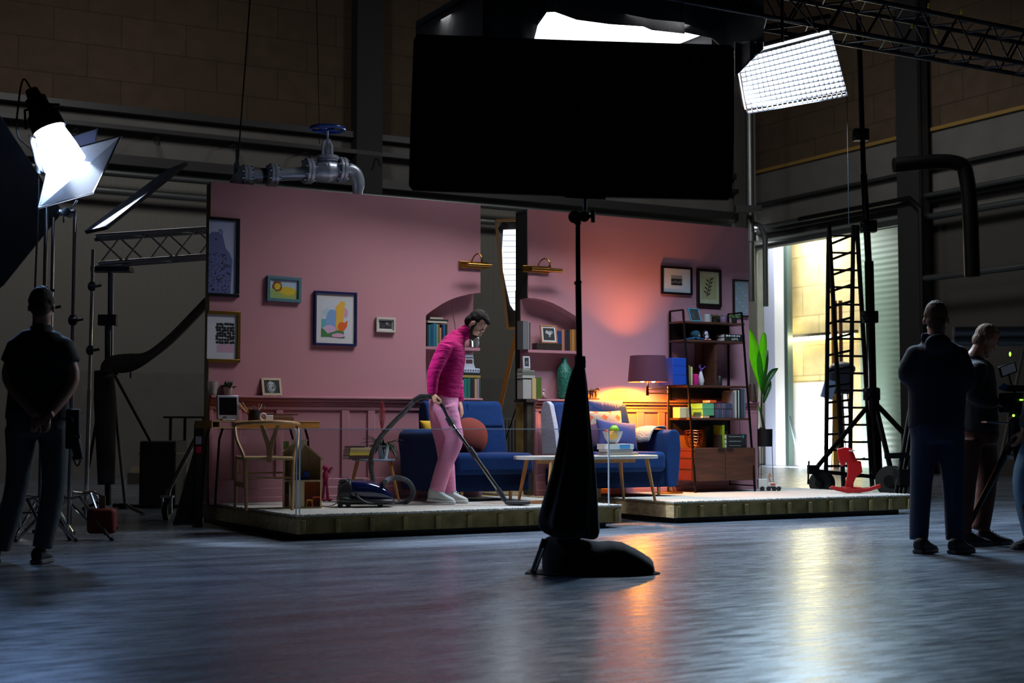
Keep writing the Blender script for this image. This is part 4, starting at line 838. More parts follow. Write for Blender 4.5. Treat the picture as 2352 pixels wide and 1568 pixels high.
cushion('cushion', 'terracotta round cushion on the left sofa half behind the man', sp(1075, -.5), -.52, seat_z-.01, .38, .37, .2, M('terracotta_velvet', (122, 48, 38), .9, bump=.3, bscale=6), (-.25, .25, 0), pinch=.5, rnd=1)
cushion('cushion', 'mustard yellow cushion peeking out left of the man', sp(1012, -.45), -.45, seat_z+.0, .34, .34, .14, M('mustard', (200, 156, 20), .8, bump=.3, bscale=8), (-.2, -.1, 0))
cushion('cushion', 'long blue velvet cushion along the top of the right sofa half', sp(1385, -.24), -.24, back_z-.16, .52, .19, .2, M('navy_velvet', (36, 42, 100), .7, bump=.6, bscale=14, stretch=(4, 1, .3), sheen=.6), (0, 0, 0), pinch=.35)
cushion('cushion', 'beige cushion with rust diamonds on the right sofa half', sp(1390, -.42), -.42, seat_z+.04, .54, .40, .15, diamond_mat(), (-.22, .0, 0))
cushion('cushion', 'periwinkle blue cushion in front of the diamond cushion', sp(1418, -.58), -.60, seat_z-.0, .52, .33, .16, M('periwinkle', (58, 66, 120), .9, bump=.2, bscale=60), (-.30, .10, 0))
cushion('cushion', 'dusky purple cushion at the left of the periwinkle cushion', sp(1352, -.55), -.55, seat_z-.0, .32, .30, .12, M('dusky_purple', (84, 50, 76), .9, bump=.2, bscale=50), (-.2, 0, 0))
# knitted throw over the right arm
b = B(M('grey_knit', (160, 160, 156), .95, bump=1., bscale=60)); x0_ = R1-.28; az_ = arm_z+.012
prof = [(-.13, -.14), (-.10, -.05), (-.06, .0), (.0, .018), (.07, .016), (.10, .0)]
n_ = len(prof); b.grid(lambda u, v: Vector((prof[min(n_-1, int(round(u*(n_-1))))][0], v*.34, prof[min(n_-1, int(round(u*(n_-1))))][1]+.006*math.sin(9*v+3*u))), n_-1, 10)
tag(obj('throw_blanket', b, loc=P(R1-.12, -.78, az_), rz=ANG, solid=.012, sub=1), 'grey knitted throw hanging over the right sofa arm', 'blanket')
# ------------------------------------------------------------------ coffee table
cy_ = -1.36; ca, czz = pw(1190, 1047.5, cy_); cb_, _ = pw(1498, 1047, cy_); czb = pw(1344, 1053.5, cy_)[1]; cm = (ca+cb_)/2; cl = (cb_-ca)/2; th = czz-czb
t = sthing('coffee_table', 'long oval coffee table with white top and splayed oak legs', 'coffee table', cm, cy_, .202)
b = B(C_((196, 190, 182), .35)); pts = [(cl*math.copysign(abs(math.cos(a))**.7, math.cos(a)), .30*math.copysign(abs(math.sin(a))**.7, math.sin(a))) for a in [2*PI*k/48 for k in range(48)]]
b.prism(pts, czb-.202, czz-.202, 'xy'); obj('table_top', b, t, bevel=.004)
lo = wood('leg_oak', (190, 136, 78), .5, .2, 'z'); zt_ = czb-.202
b = B(lo); b.bx(-cl*.72, cl*.72, -.02, .02, zt_-.04, zt_); obj('under_rail', b, t)
for i, (sx2, sy2) in enumerate(((-1, -1), (1, -1), (-1, 1), (1, 1))):
    b = B(lo); b.tube([(sx2*cl*.70, sy2*.225, zt_), (sx2*cl*.79, sy2*.265, 0)], [.022, .014], 10); obj('leg', b, t)
zb2 = czz+.002; k_ = lambda px: pw(px, 1040, cy_-.1)[0]
for i, (a, c, h2, col, wd) in enumerate(((1398, 1467, .012, (150, 144, 136), 'lowest pale magazine-thin'), (1400, 1466, .012, (170, 160, 140), 'second cream magazine-thin'), (1401, 1454, .028, (120, 122, 124), 'grey'), (1397, 1456, .05, (190, 200, 204), 'white and sky blue'))):
    q = book(f'{wd} book in the pile on the coffee table', k_(a), cy_-.1, zb2, k_(c)-k_(a), h2, .2, col, 'flat', 'pile under the fruit bowl')
    if i == 3: b = B(C_((60, 140, 200))); b.bx((k_(c)-k_(a))*.45, (k_(c)-k_(a))*.85, -.002, 0, .004, .046); obj('spine_label', b, q)
    zb2 += h2+.001
fb_ = k_(1421); t = sthing('fruit_bowl', 'white bowl on the book pile on the coffee table', 'bowl', fb_, cy_, zb2)
b = B(C_((206, 200, 196), .4)); b.lathe([(.03, 0), (.05, .012), (.078, .06), (.098, .118), (.092, .118), (.07, .06), (.04, .02)], seg=28); obj('bowl', b, t)
def fruit(nm, c, dx, dy, dz, r, lab, half=False):
    o = thing(nm, lab, 'fruit', P(fb_+dx, cy_+dy, zb2+dz), ANG, 'fruit in the white bowl')
    b = B(C_(c, .4)); b.ell((0, 0, 0), (r, r, r*.93)); obj('flesh', b, o)
    b = B(C_((80, 60, 30))); b.cyl((0, 0, r*.85), (.004, 0, r*1.1), .003, seg=6); obj('stem', b, o); return o
fruit('apple', (130, 190, 30), .005, -.02, .135, .045, 'green apple on top of the fruit bowl')
fruit('orange', (230, 140, 20), -.04, -.05, .085, .043, 'bright orange at the front of the fruit bowl')
fruit('apple', (170, 40, 30), -.05, .02, .11, .035, 'small red apple behind the orange')
fruit('pear', (200, 176, 120), .03, .045, .10, .04, 'pale fruit at the back of the bowl')
b = B(C_((236, 190, 90))); b.cyl((0, 0, 0), (0, -.006, 0), .034, seg=24); tag(obj('orange_slice', b, loc=P(fb_-.052, cy_-.096, zb2+.075), rz=ANG-.4), 'cut orange face at the front of the bowl', 'fruit')
# ------------------------------------------------------------------ floor lamp
ly = -.42; lx = pw(1488, 850, ly)[0]; lzt = pw(1488, 817, ly)[1]; lzb = pw(1488, 877, ly)[1]; lr = (pw(1530, 850, ly)[0]-pw(1447, 850, ly)[0])/2*.92
lp = pw(1533, 1000, ly+.02)[0]
t = sthing('floor_lamp', 'brass swing arm floor lamp with a plum drum shade beside the sofa', 'lamp', lp, ly, .202); z = lambda q: q-.202; dx = lx-lp
b = B(M('plum_shade', (74, 28, 50), .85, bump=.1, bscale=200)); b.lathe([(lr, z(lzb)), (lr*.88, z(lzt)), (lr*.87, z(lzt)), (lr*.985, z(lzb)+.0)], c=(dx, 0, 0), seg=40, caps=False); 
sh = obj('lamp_shade', b, t)
b = B(brass); b.cyl((dx, 0, z(lzb)-.14), (dx, 0, z(lzb)+.06), .008); b.cyl((dx-.03, 0, z(lzb)+.04), (dx+.03, 0, z(lzb)+.04), .006)
zz1 = z(pw(1500, 893, ly)[1]); b.tube([(dx, 0, z(lzb)-.14), (dx-.0, 0, zz1-.03), (dx, 0, zz1-.05)], .01); b.cyl((dx, 0, zz1), (0, 0, zz1), .007); b.cyl((dx, 0, zz1-.045), (0, 0, zz1-.045), .007); b.cyl((dx-.012, 0, zz1-.07), (dx-.012, 0, zz1+.03), .012); obj('swing_arm', b, t)
b = B(brass); b.cyl((0, 0, .02), (0, 0, zz1+.03), .011); b.cyl((0, 0, .02), (0, 0, .1), .02); obj('pole', b, t)
b = B(brass); b.lathe([(.15, 0), (.15, .01), (.14, .018), (.03, .022)], seg=36); obj('base', b, t)
for i, ddx in enumerate((-.07, .07)):
    b = B(M('bulb_glow', (1., .62, .25), emit=35.)); b.ell((dx+ddx, 0, z(lzb)+.03), (.028, .028, .036)); obj('bulb', b, t)
pl = bpy.data.lights.new('floor_lamp_light', 'POINT'); pl.energy = 28; pl.color = (1, .36, .02); pl.shadow_soft_size = .03
po = bpy.data.objects.new('floor_lamp_light', pl); COL.objects.link(po); po.location = P(lx-.02, ly+.08, lzb+.045)
ps = bpy.data.lights.new('floor_lamp_downlight', 'SPOT'); ps.energy = 135; ps.color = (1, .33, .01); ps.spot_size = math.radians(165); ps.spot_blend = .3; ps.shadow_soft_size = .03; pso = bpy.data.objects.new('floor_lamp_downlight', ps); COL.objects.link(pso); pso.location = P(lx-.03, ly+.13, lzb+.012)
pu = bpy.data.lights.new('floor_lamp_uplight', 'SPOT'); pu.energy = 40; pu.color = (1, .34, .02); pu.spot_size = math.radians(104); pu.spot_blend = .7; pu.shadow_soft_size = .03; puo = bpy.data.objects.new('floor_lamp_uplight', pu); COL.objects.link(puo); puo.location = P(lx-.02, ly+.02, (lzb+lzt)/2); puo.rotation_euler = (PI, 0, 0)
# ------------------------------------------------------------------ shelf unit
uy = -.03; uf = -.36; iron = black_metal
ra, rc = pw(1540, 900, uy)[0], pw(1674, 900, uy)[0]      # rear posts
zt_ = pw(1540, 715, uy)[1]
t = sthing('shelf_unit', 'dark walnut shelf unit with black iron ladder frames against the right set wall', 'shelf unit', ra, 0, .202); Lu = rc-ra; z = lambda q: q-.202
fa = pw(1565, 715, uf)[0]-ra; ztf = pw(1565, 713, uf)[1]
print('unit', ra, rc, 'fa', fa, 'tops', zt_, ztf, 'front right', pw(1700, 722, uf)[0]-ra)
yb0 = -.47
for x in (0, Lu):
    b = B(iron); b.bar((x, uy, 0), (x, uy, z(zt_)), .018); b.bar((x, yb0, 0), (x, -.27, z(zt_)), .018); b.bar((x, uy, z(zt_)), (x, -.27, z(zt_)), .018)
    for q in (.06, .44): b.bar((x, uy, q), (x, yb0+.02, q), .012)
    obj('iron_frame', b, t)
zl_ = lambda py, y=-.2: z(pw(1640, py, y)[1])
shelves = [zl_(741), zl_(783), zl_(886), zl_(960)]
yd_ = [-.285, -.29, -.345, -.38]
for i, (q, y0) in enumerate(zip(shelves, yd_)):
    b = B(walnut); b.bx(-.01, Lu+.03, y0, -.02, q-.022, q); obj('shelf', b, t, bevel=.002)
for q0, q1 in ((shelves[0]-.14, shelves[0]-.022), (shelves[1], shelves[1]+.07), (shelves[2]-.13, shelves[2]-.022), (shelves[3]-.14, shelves[3]-.022)): obj('back_rail', B(M('dark_back_panel', (26, 14, 12), .6)).bx(.0, Lu-.0, -.03, -.02, q0, q1), t)
b = B(walnut); b.bx(.42, .45, -.27, -.02, shelves[2], shelves[1]-.022); b.bx(.02, .42, -.03, -.02, shelves[2], shelves[1]-.022) if False else None; obj('divider', b, t)
b = B(C_((124, 60, 40), .6)); b.bx(Lu*.44, Lu*.62, -.035, -.024, shelves[2], shelves[1]-.022); obj('tall_panel', b, t)
ct = z(pw(1640, 1028, -.35)[1]); cbm = z(pw(1640, 1104, -.44)[1]); cd0 = -.45
b = B(walnut); b.bx(-.0, Lu+.03, cd0+.02, -.03, cbm, ct); obj('cabinet_body', b, t, bevel=.003)
for k in range(2):
    w2 = (Lu+.03)/2; d = obj('cabinet_door', B(walnut).bx(k*w2+.003, (k+1)*w2-.003, cd0, cd0+.018, cbm+.005, ct-.004), t, bevel=.002)
    b = B(black_paint); b.bx((k+1)*w2-.10 if k == 0 else w2+.02, (k+1)*w2-.02 if k == 0 else w2+.10, cd0-.012, cd0, ct-.02, ct-.004); obj('handle', b, d)
for k in range(3):
    b = B(C_((96, 34, 20), .5)); b.bx(-.006, 0, cd0+.04, -.06, cbm+.01+k*(ct-cbm)/3, cbm+(k+1)*(ct-cbm)/3-.01); obj('side_panel', b, t)
SH = [q+.203 for q in shelves]; CT = ct+.203
u = lambda px, y: pw(px, 880, y)[0]
# top shelf
standing_photo('sky blue photo frame leaning on the top shelf', 1586, 1610, 707, SH[0], -.2, C_((60, 130, 150), .5), .012, .0, art_photo(31, 90), .35)
t = sthing('white_mug', 'square white mug on the top shelf beside the blue frame', 'mug', u(1625, -.18), -.18, SH[0]); b = B(C_((170, 168, 166), .4)); b.lathe([(.036, 0), (.038, .09), (.034, .09), (.033, .008)]); obj('mug', b, t); b = B(C_((170, 168, 166), .4)); b.tube([(.036, 0, .07), (.056, 0, .06), (.056, 0, .03), (.036, 0, .02)], .005, 6); obj('handle', b, t)
pot_plant('wispy plant in a brown pot on the top shelf', u(1641, -.16), -.16, SH[0], .032, .06, C_((50, 32, 26)), C_((90, 84, 40)), 26, .06, up=1.3, lw=.006, seed=3)
t = sthing('glass_tumbler', 'dark green glass on the top shelf between two pots', 'glass', u(1650, -.12), -.12, SH[0]); b = B(M('green_glass', (60, 74, 60), .15, trans=.5)); b.lathe([(.028, 0), (.03, .085), (.027, .085), (.025, .005)]); obj('tumbler', b, t)
pot_plant('round lilac pot with dark cactus on the top shelf', u(1662, -.2), -.2, SH[0], .04, .07, C_((150, 120, 150), .3), C_((40, 36, 30)), 20, .03, up=1.2, seed=5, name='potted_cactus')
pot_plant('spiky green plant in a small black pot at the right of the top shelf', u(1688, -.22), -.22, SH[0]+.0, .033, .062, C_((30, 30, 28)), C_((70, 110, 40)), 26, .07, up=1.3, seed=8, lw=.007)
# second shelf: plush toys and books
t = sthing('octopus_plush', 'dark teal octopus plush toy on the second shelf', 'plush toy', u(1597, -.2), -.2, SH[1])
tm = C_((16, 62, 76), .95, bump=.3, bscale=40); b = B(tm); b.ell((0, 0, .065), (.062, .055, .05)); b.ell((.0, 0, .03), (.05, .045, .03)); obj('body', b, t)
for k in range(7): a = 2*PI*k/7+.3; b = B(C_((20, 70, 110), .9)); b.tube(bez([(.03*math.cos(a), .03*math.sin(a), .025), (.08*math.cos(a), .06*math.sin(a), .012), (.11*math.cos(a), .07*math.sin(a), .012)], 4), [.014]*4+[.010]*4+[.006], 6); obj('tentacle', b, t)
b = B(C_((190, 150, 130))); b.cyl((.02, -.056, .045), (.02, -.05, .045), .014, seg=14); b.m(black_paint); b.cyl((.02, -.06, .045), (.02, -.054, .045), .008, seg=12); obj('eye', b, t)
t = sthing('penguin_plush', 'black and white penguin plush toy with pink feet', 'plush toy', u(1621, -.22), -.22, SH[1])
b = B(C_((18, 16, 24), .9)); b.ell((0, 0, .05), (.04, .035, .045)); b.ell((.0, 0, .085), (.034, .03, .028)); b.ell((.045, -.0, .045), (.014, .01, .03)); obj('body', b, t)
b = B(C_((190, 182, 196), .9)); b.ell((-.004, -.022, .075), (.024, .016, .024)); b.ell((0, -.02, .04), (.026, .018, .026)); obj('face', b, t); b = B(C_((210, 140, 150), .9)); b.ell((-.02, -.035, .008), (.018, .02, .008)); b.ell((.03, -.035, .008), (.02, .02, .008)); obj('feet', b, t); b = B(black_paint); b.ell((-.01, -.04, .082), .005); obj('eye', b, t)
def tbook(label, px0, px1, z0, h, txt, col, y=-.285, ty=.6, gr='books lying on the second shelf', d=.16, ls=1.):
    s0 = u(px0, y); s1 = u(px1, y); q = book(label, s0, y, z0, s1-s0, h, d, col, 'flat', gr)
    if txt:
        c = bpy.data.curves.new('lettering', 'FONT'); c.body = txt; c.size = h*ty*1.35*ls; c.extrude = .0004; c.align_x = 'CENTER'; c.align_y = 'CENTER'; c.materials.append(C_((210, 210, 206), .6))
        o = bpy.data.objects.new('lettering_curve', c); me_ = bpy.data.meshes.new_from_object(o); bpy.data.objects.remove(o); o = bpy.data.objects.new('lettering', me_); COL.objects.link(o); o.parent = q; o.location = ((s1-s0)/2, -.0012, h/2); o.rotation_euler = (PI/2, 0, 0)
    return q
zq = SH[1]; h2 = .04
tbook('black book lettered LOFTS on the second shelf', 1665, 1712, zq, h2, 'LOFTS', (14, 14, 14)); zq += h2+.001
q = tbook('black book with white blocks of lettering on top of the LOFTS book', 1665, 1712, zq, .034, '', (14, 14, 14), gr='books lying on the second shelf')
b = B(C_((190, 190, 186)))
for a, c in ((.02, .05), (.06, .085), (.10, .115), (.125, .15), (.165, .185), (.195, .215)): b.bx(a, c, -.002, 0, .008, .024)
obj('spine_mark', b, q)
# third shelf
tb = [(1542, 1580, 820, (20, 60, 150), 'large blue')]
s0, z1 = pw(1541, 821, -.33); s1, _ = pw(1581, 821, -.33)
t = sthing('storage_box', 'large blue archive box on the middle shelf', 'box', s0+.02, -.33, SH[2]); b = B(C_((20, 64, 160), .5)); b.bx(0, s1-s0-.03, 0, .26, 0, z1-SH[2]); obj('box', b, t, bevel=.004); b = B(C_((12, 36, 100))); 
for q in (.36, .7): b.bx(0, s1-s0-.03, -.001, 0, (z1-SH[2])*q, (z1-SH[2])*q+.003)
obj('groove', b, t)
row([(1582, 1585, 839, (150, 130, 60)), (1586, 1591, 842, (190, 180, 130))], 0, SH[2], -.3, .18, 'standing right of the large blue box', 'books beside the blue box', ['mustard', 'ribbed cream'])
t = sthing('candle', 'magenta pillar candle on the middle shelf', 'candle', u(1597, -.27), -.27, SH[2]); h_ = pw(1597, 859, -.27)[1]-SH[2]; b = B(C_((190, 16, 110), .5)); b.lathe([(.034, 0), (.036, .01), (.036, h_-.006), (.03, h_), (.01, h_-.004)]); obj('wax', b, t); b = B(black_paint); b.cyl((0, 0, h_-.004), (0, 0, h_+.01), .0015, seg=5); obj('wick', b, t)
t = sthing('flower_vase', 'white pinched vase with a purple flower sprig on the middle shelf', 'vase', u(1610, -.26), -.26, SH[2]); h_ = pw(1610, 853, -.26)[1]-SH[2]; b = B(C_((190, 184, 184), .4)); b.lathe([(.024, 0), (.038, h_*.35), (.02, h_*.8), (.012, h_)], wob=lambda a, z: 1+.05*math.cos(6*a)); obj('vase', b, t)
b = B(C_((96, 60, 150))); rr = random.Random(3)
for x, zz3 in ((-.02, .05), (-.005, .04), (.012, .03), (.03, .035), (.05, .05), (-.01, .065)): b.tube([(0, 0, h_-.01), (x*.5, 0, h_+zz3*.5), (x, 0, h_+zz3)], [.002, .002, .001], 5); b.ell((x, 0, h_+zz3), (.010, .010, .008), seg=8, rings=5)
obj('sprig', b, t)
t = sthing('speaker', 'small black rounded speaker on the middle shelf', 'speaker', u(1653, -.3), -.3, SH[2]); h_ = pw(1653, 862, -.3)[1]-SH[2]; b = B(black_paint); b.lathe([(.026, 0), (.026, h_*.8), (.018, h_*.95), (.006, h_)]); obj('case', b, t)
# fourth shelf
def sbox(name, label, px0, px1, pyt, z0, y, d, col, cat='box', group=None, pyb=None):
    s0, z1 = pw(px0, pyt, y); s1, _ = pw(px1, pyt, y); t = sthing(name, label, cat, s0, y, z0, group)
    h = z1-z0; b = B(C_(col, .5)); b.bx(0, s1-s0, 0, d, 0, h*.8); obj('body', b, t, bevel=.002); b = B(C_(col, .5)); b.bx(-.001, s1-s0+.001, -.001, d+.001, h*.8, h); obj('lid', b, t, bevel=.002); return z0+h
sbox('card_box', 'plain cream box on the fourth shelf behind the iron post', 1561, 1590, 935, SH[3], -.33, .12, (210, 196, 150))
zg = pw(1620, 939, -.36)[1]
sbox('green_box', 'lower mint green box on the fourth shelf', 1614, 1640, 939.5, SH[3]+.025, -.36, .26, (90, 156, 110), group='green boxes on the fourth shelf')
sbox('green_box', 'upper mint green box on the fourth shelf', 1613, 1640, 926, zg+.002, -.36, .26, (96, 164, 118), group='green boxes on the fourth shelf')
book('cream notebook under the mint green boxes', u(1612, -.36), -.37, SH[3], .09, .022, .26, (200, 170, 130), 'flat')
tb = []
rr = random.Random(8)
for r_, (zlo, ztop) in enumerate(((SH[3]+.0, 940), (None, 926))):
    z0 = SH[3] if r_ == 0 else zg+.004
    px = 1641.; i = 0
    while px < 1682:
        wpx = rr.uniform(3.4, 5.2); c = rr.choice([(96, 88, 104), (70, 80, 110), (110, 70, 84), (84, 74, 92), (60, 64, 84)]); s0 = u(px, -.34); s1 = u(px+wpx, -.34); h3 = (pw(1660, ztop, -.34)[1]-z0)
        nm = ['first', 'second', 'third', 'fourth', 'fifth', 'sixth', 'seventh', 'eighth', 'ninth', 'tenth', 'eleventh', 'twelfth'][i]
        book(f"{nm} muted book from the left in the {'lower' if r_ == 0 else 'upper'} row by the green boxes", s0+.001, -.34, z0, s1-s0-.002, h3, .16, c, group='muted books right of the green boxes'); px += wpx; i += 1
zt3 = pw(1650, 926, -.34)[1]+.006
book('small orange book lying above the green boxes', u(1632, -.36), -.35, zt3, .085, .028, .14, (226, 80, 30), 'flat')
book('long wine red book lying above the muted books', u(1650, -.34), -.3, zt3, .14, .016, .14, (80, 16, 40), 'flat')
row([(1684, 1686.5, 900, (110, 110, 120)), (1687, 1692, 896, (180, 176, 160)), (1692.5, 1695, 897, (40, 40, 44)), (1695.5, 1698, 896, (200, 196, 180)), (1702, 1708, 893, (60, 66, 76)), (1708.5, 1712, 893, (92, 98, 108))], 0, SH[3], -.35, .2, 'standing at the right end of the fourth shelf', 'magazines at the right end of the fourth shelf', ['thin grey', 'white', 'black', 'cream', 'slate', 'rightmost blue grey'])
# cabinet top
t = sthing('wire_basket', 'copper wire basket on the walnut cabinet', 'basket', u(1597, -.33), -.3, CT); b = B(M('copper', (150, 84, 50), .3, 1.))
h_ = pw(1597, 988, -.3)[1]-CT; pr = [(.06, 0), (.085, h_*.3), (.1, h_*.65), (.095, h_)]
for k in range(14):
    a = 2*PI*k/14; b.tube([(r*math.cos(a), r*math.sin(a), q) for r, q in pr], .0035, 5)
for r, q in ((.06, .002), (.075, h_*.15), (.087, h_*.33), (.095, h_*.5), (.1, h_*.66), (.098, h_*.85), (.096, h_)): b.tube([(r*math.cos(2*PI*k/20), r*math.sin(2*PI*k/20), q+.004*math.sin(k*1.7)) for k in range(20)], .0035, 5, closed=True)
obj('wire', b, t)
sbox('black_box', 'tall black box on the walnut cabinet behind the basket', 1621, 1652, 978, CT, -.2, .12, (12, 8, 8))
row([(1656, 1658.5, 998, (40, 44, 36)), (1659, 1664.5, 976, (120, 150, 20)), (1665, 1667, 1000, (60, 76, 30))], 0, CT, -.36, .17, 'standing on the walnut cabinet', 'books standing on the cabinet', ['thin dark', 'lime green', 'narrow olive'])
zq = CT
for i, (h3, lab) in enumerate(((.042, 'lowest black book lying on the cabinet'), (.05, 'middle black book lying on the cabinet'), (.05, 'topmost black book with a teal corner on the cabinet'))):
    q = tbook(lab, 1668, 1714, zq, h3, '', (18, 22, 22), y=-.4, gr='black books lying on the cabinet', d=.2); b = B(C_((120, 124, 120)))
    rr = random.Random(i); x = .03
    while x < .19: w3 = rr.uniform(.006, .014); b.bx(x, x+w3, -.002, 0, h3*.42, h3*.6); x += w3+rr.uniform(.002, .006)
    if i == 2: b.m(C_((40, 120, 140))); b.bx(.215, .235, -.002, 0, h3*.2, h3*.8)
    obj('spine_mark', b, q); zq += h3+.001
# ------------------------------------------------------------------ palm, truck, rocking horse
v = pf(1757, 1120, PZ); t = thing('palm_plant', 'young palm with two broad glowing leaves in a black pot on thin legs', 'plant', (v.x, v.y, .202), 0); k = v.y/F
Z = lambda py: pd(1757, py, v.y).z-.202; X = lambda px: (px-1757)*k
b = B(black_paint); b.lathe([(18*k, Z(1025)), (18.5*k, Z(985)), (17*k, Z(985)), (17*k, Z(992))], seg=32); obj('pot', b, t)
b = B(black_metal)
for a in (0.1, 2.2, 4.1): b.cyl((17*k*math.cos(a), 17*k*math.sin(a), Z(1000)), (20*k*math.cos(a), 20*k*math.sin(a), 0), .004, seg=6)
b.tube([(17.5*k*math.cos(2*PI*i/20), 17.5*k*math.sin(2*PI*i/20), Z(1024)) for i in range(20)], .004, 6, closed=True); obj('stand', b, t)
b = B(C_((40, 34, 20))); b.tube([(0, 0, Z(990)), (X(1750), 0, Z(950)), (X(1752), 0, Z(900))], [.018, .012, .008], 8); b.ell((X(1752), 0, Z(984)), (.04, .04, .02)); obj('stem', b, t)
palm = bpy.data.materials.new('translucent_leaf'); palm.use_nodes = True; nt = palm.node_tree; bs = nt.nodes['Principled BSDF']; tl = nt.nodes.new('ShaderNodeBsdfTranslucent'); ms = nt.nodes.new('ShaderNodeMixShader'); tc = nt.nodes.new('ShaderNodeTexCoord'); ns = nt.nodes.new('ShaderNodeTexNoise'); mpn = nt.nodes.new('ShaderNodeMapping'); mpn.inputs['Scale'].default_value = (60, 5, 2)
rp = nt.nodes.new('ShaderNodeValToRGB'); rp.color_ramp.elements[0].color = (.20, .52, .015, 1); rp.color_ramp.elements[1].color = (.42, .88, .05, 1); nt.links.new(tc.outputs['Object'], mpn.inputs[0]); nt.links.new(mpn.outputs[0], ns.inputs[0]); nt.links.new(ns.outputs[0], rp.inputs[0]); nt.links.new(rp.outputs[0], tl.inputs[0]); bs.inputs['Base Color'].default_value = (.06, .2, .01, 1)
ms.inputs[0].default_value = .75; nt.links.new(bs.outputs[0], ms.inputs[1]); nt.links.new(tl.outputs[0], ms.inputs[2]); nt.links.new(ms.outputs[0], nt.nodes['Material Output'].inputs[0])
def frond(pts, ws, mat, dy=0.):
    b = B(mat); pts = [Vector((X(a), dy+.02*i, Z(c))) for i, (a, c) in enumerate(pts)]; n = len(pts); prev = None
    for i, p in enumerate(pts):
        d = (pts[min(n-1, i+1)]-pts[max(0, i-1)]).normalized(); s_ = d.cross(Vector((0, 1, 0))).normalized(); w3 = ws[i]*k
        r_ = [b.v(p+s_*w3+Vector((0, -.0, 0))), b.v(p+s_*w3*.5+Vector((0, .012, 0))), b.v(p+Vector((0, .022, 0))), b.v(p-s_*w3*.5+Vector((0, .012, 0))), b.v(p-s_*w3)]
        if prev:
            for j in range(4): b._f([prev[j], prev[j+1], r_[j+1], r_[j]])
        prev = r_
    return obj('leaf', b, t, solid=.002, sub=1)
frond([(1753, 900), (1750, 872), (1744, 840), (1737, 808), (1732, 778), (1728, 756), (1727, 750)], [2, 8, 13, 14, 11, 5, .6], palm)
frond([(1754, 905), (1752, 870), (1753, 835), (1757, 805), (1761, 780), (1764, 764), (1764, 761)], [2, 7, 11, 11, 8, 4, .5], palm, .02)
dleaf = M('dark_palm_leaf', (40, 84, 20), .35)
frond([(1754, 905), (1758, 880), (1764, 850), (1769, 825), (1771, 802)], [1.5, 4, 4, 3, .4], dleaf, .02)
frond([(1756, 905), (1763, 880), (1772, 862), (1782, 850), (1793, 845)], [2, 5, 8, 7, .4], dleaf, -.02)
frond([(1755, 925), (1760, 908), (1766, 892), (1772, 880), (1773, 870)], [2, 6, 8, 6, .5], dleaf, -.03)
frond([(1754, 960), (1749, 945), (1743, 932), (1737, 925), (1731, 915)], [1, 2, 4, 4, .4], M('bright_leaf', (90, 150, 40), .4), -.02)
v = pf(1768, 1127, PZ); t = thing('toy_truck', 'white toy crane truck on the carpet under the palm', 'toy', (v.x, v.y, .202), .0); k = v.y/F
b = B(C_((190, 188, 180), .5)); b.bx(-.13, -.03, -.05, .05, .03, .13); b.bx(-.03, .06, -.05, .05, .03, .09); b.bx(-.01, .12, -.05, .05, .03, .055); obj('body', b, t, bevel=.006)
b = B(C_((170, 60, 30))); b.bx(.0, .05, -.052, -.05, .06, .08); b.m(C_((170, 120, 70))); b.tube([(.01, 0, .09), (-.01, 0, .16), (.0, 0, .19), (.02, 0, .15)], .008, 6); obj('crane', b, t)
for x in (-.09, -.02, .04, .09):
    b = B(rubber); b.cyl((x, -.055, .025), (x, -.035, .025), .025, seg=14); obj('wheel', b, t)
v = pf(1955, 1132, PZ); rh = thing('rocking_horse', 'bright red wooden rocking horse on the right platform', 'toy', (v.x, v.y, .202), 0); k = v.y/F; rd = M('glossy_red', (150, 3, 6), .4, coat=.2)
RX = lambda px: (px-1955)*k; RZ = lambda py: (1132-py)*k
o_ = [(1924, 1032), (1940, 1028), (1957, 1030), (1962, 1042), (1968, 1058), (1978, 1060), (1981, 1085), (1966, 1096), (1960, 1110), (1960, 1128), (1943, 1130), (1941, 1118), (1947, 1090), (1948, 1070), (1944, 1058), (1942, 1068), (1934, 1072), (1928, 1060)]
b = B(rd); b.prism([(RX(a), RZ(c)) for a, c in o_], -.02, .02); obj('body', b, rh, bevel=.006)
for yy in (-.10, .10):
    b = B(rd); ptsr = [(1899, 1121), (1915, 1127), (1935, 1131), (1960, 1132), (1990, 1129), (2018, 1120)]; ptst = [(2016, 1113), (1988, 1121), (1960, 1123), (1935, 1122), (1915, 1120), (1903, 1117)]
    b.prism([(RX(a)*.98, RZ(c)) for a, c in ptsr+ptst], yy-.014, yy+.014); o = obj('rocker', b, rh, bevel=.005); o.location.x = -.0+.06*(yy > 0); o.location.z = .004
for x_ in (1945, 1968): b = B(rd); b.bar((RX(x_), -.11, RZ(1120)), (RX(x_), .12, RZ(1120)), .05, .016); obj('crosspiece', b, rh, bevel=.003)
b = B(C_((170, 170, 180), .4)); b.bx(RX(1950), RX(1962), -.06, .06, RZ(1037), RZ(1034)); obj('grip', b, rh)
b = B(black_paint); b.bar((RX(1970), -.03, RZ(1056)), (RX(1986), -.03, RZ(1052)), .012); obj('handle', b, rh)
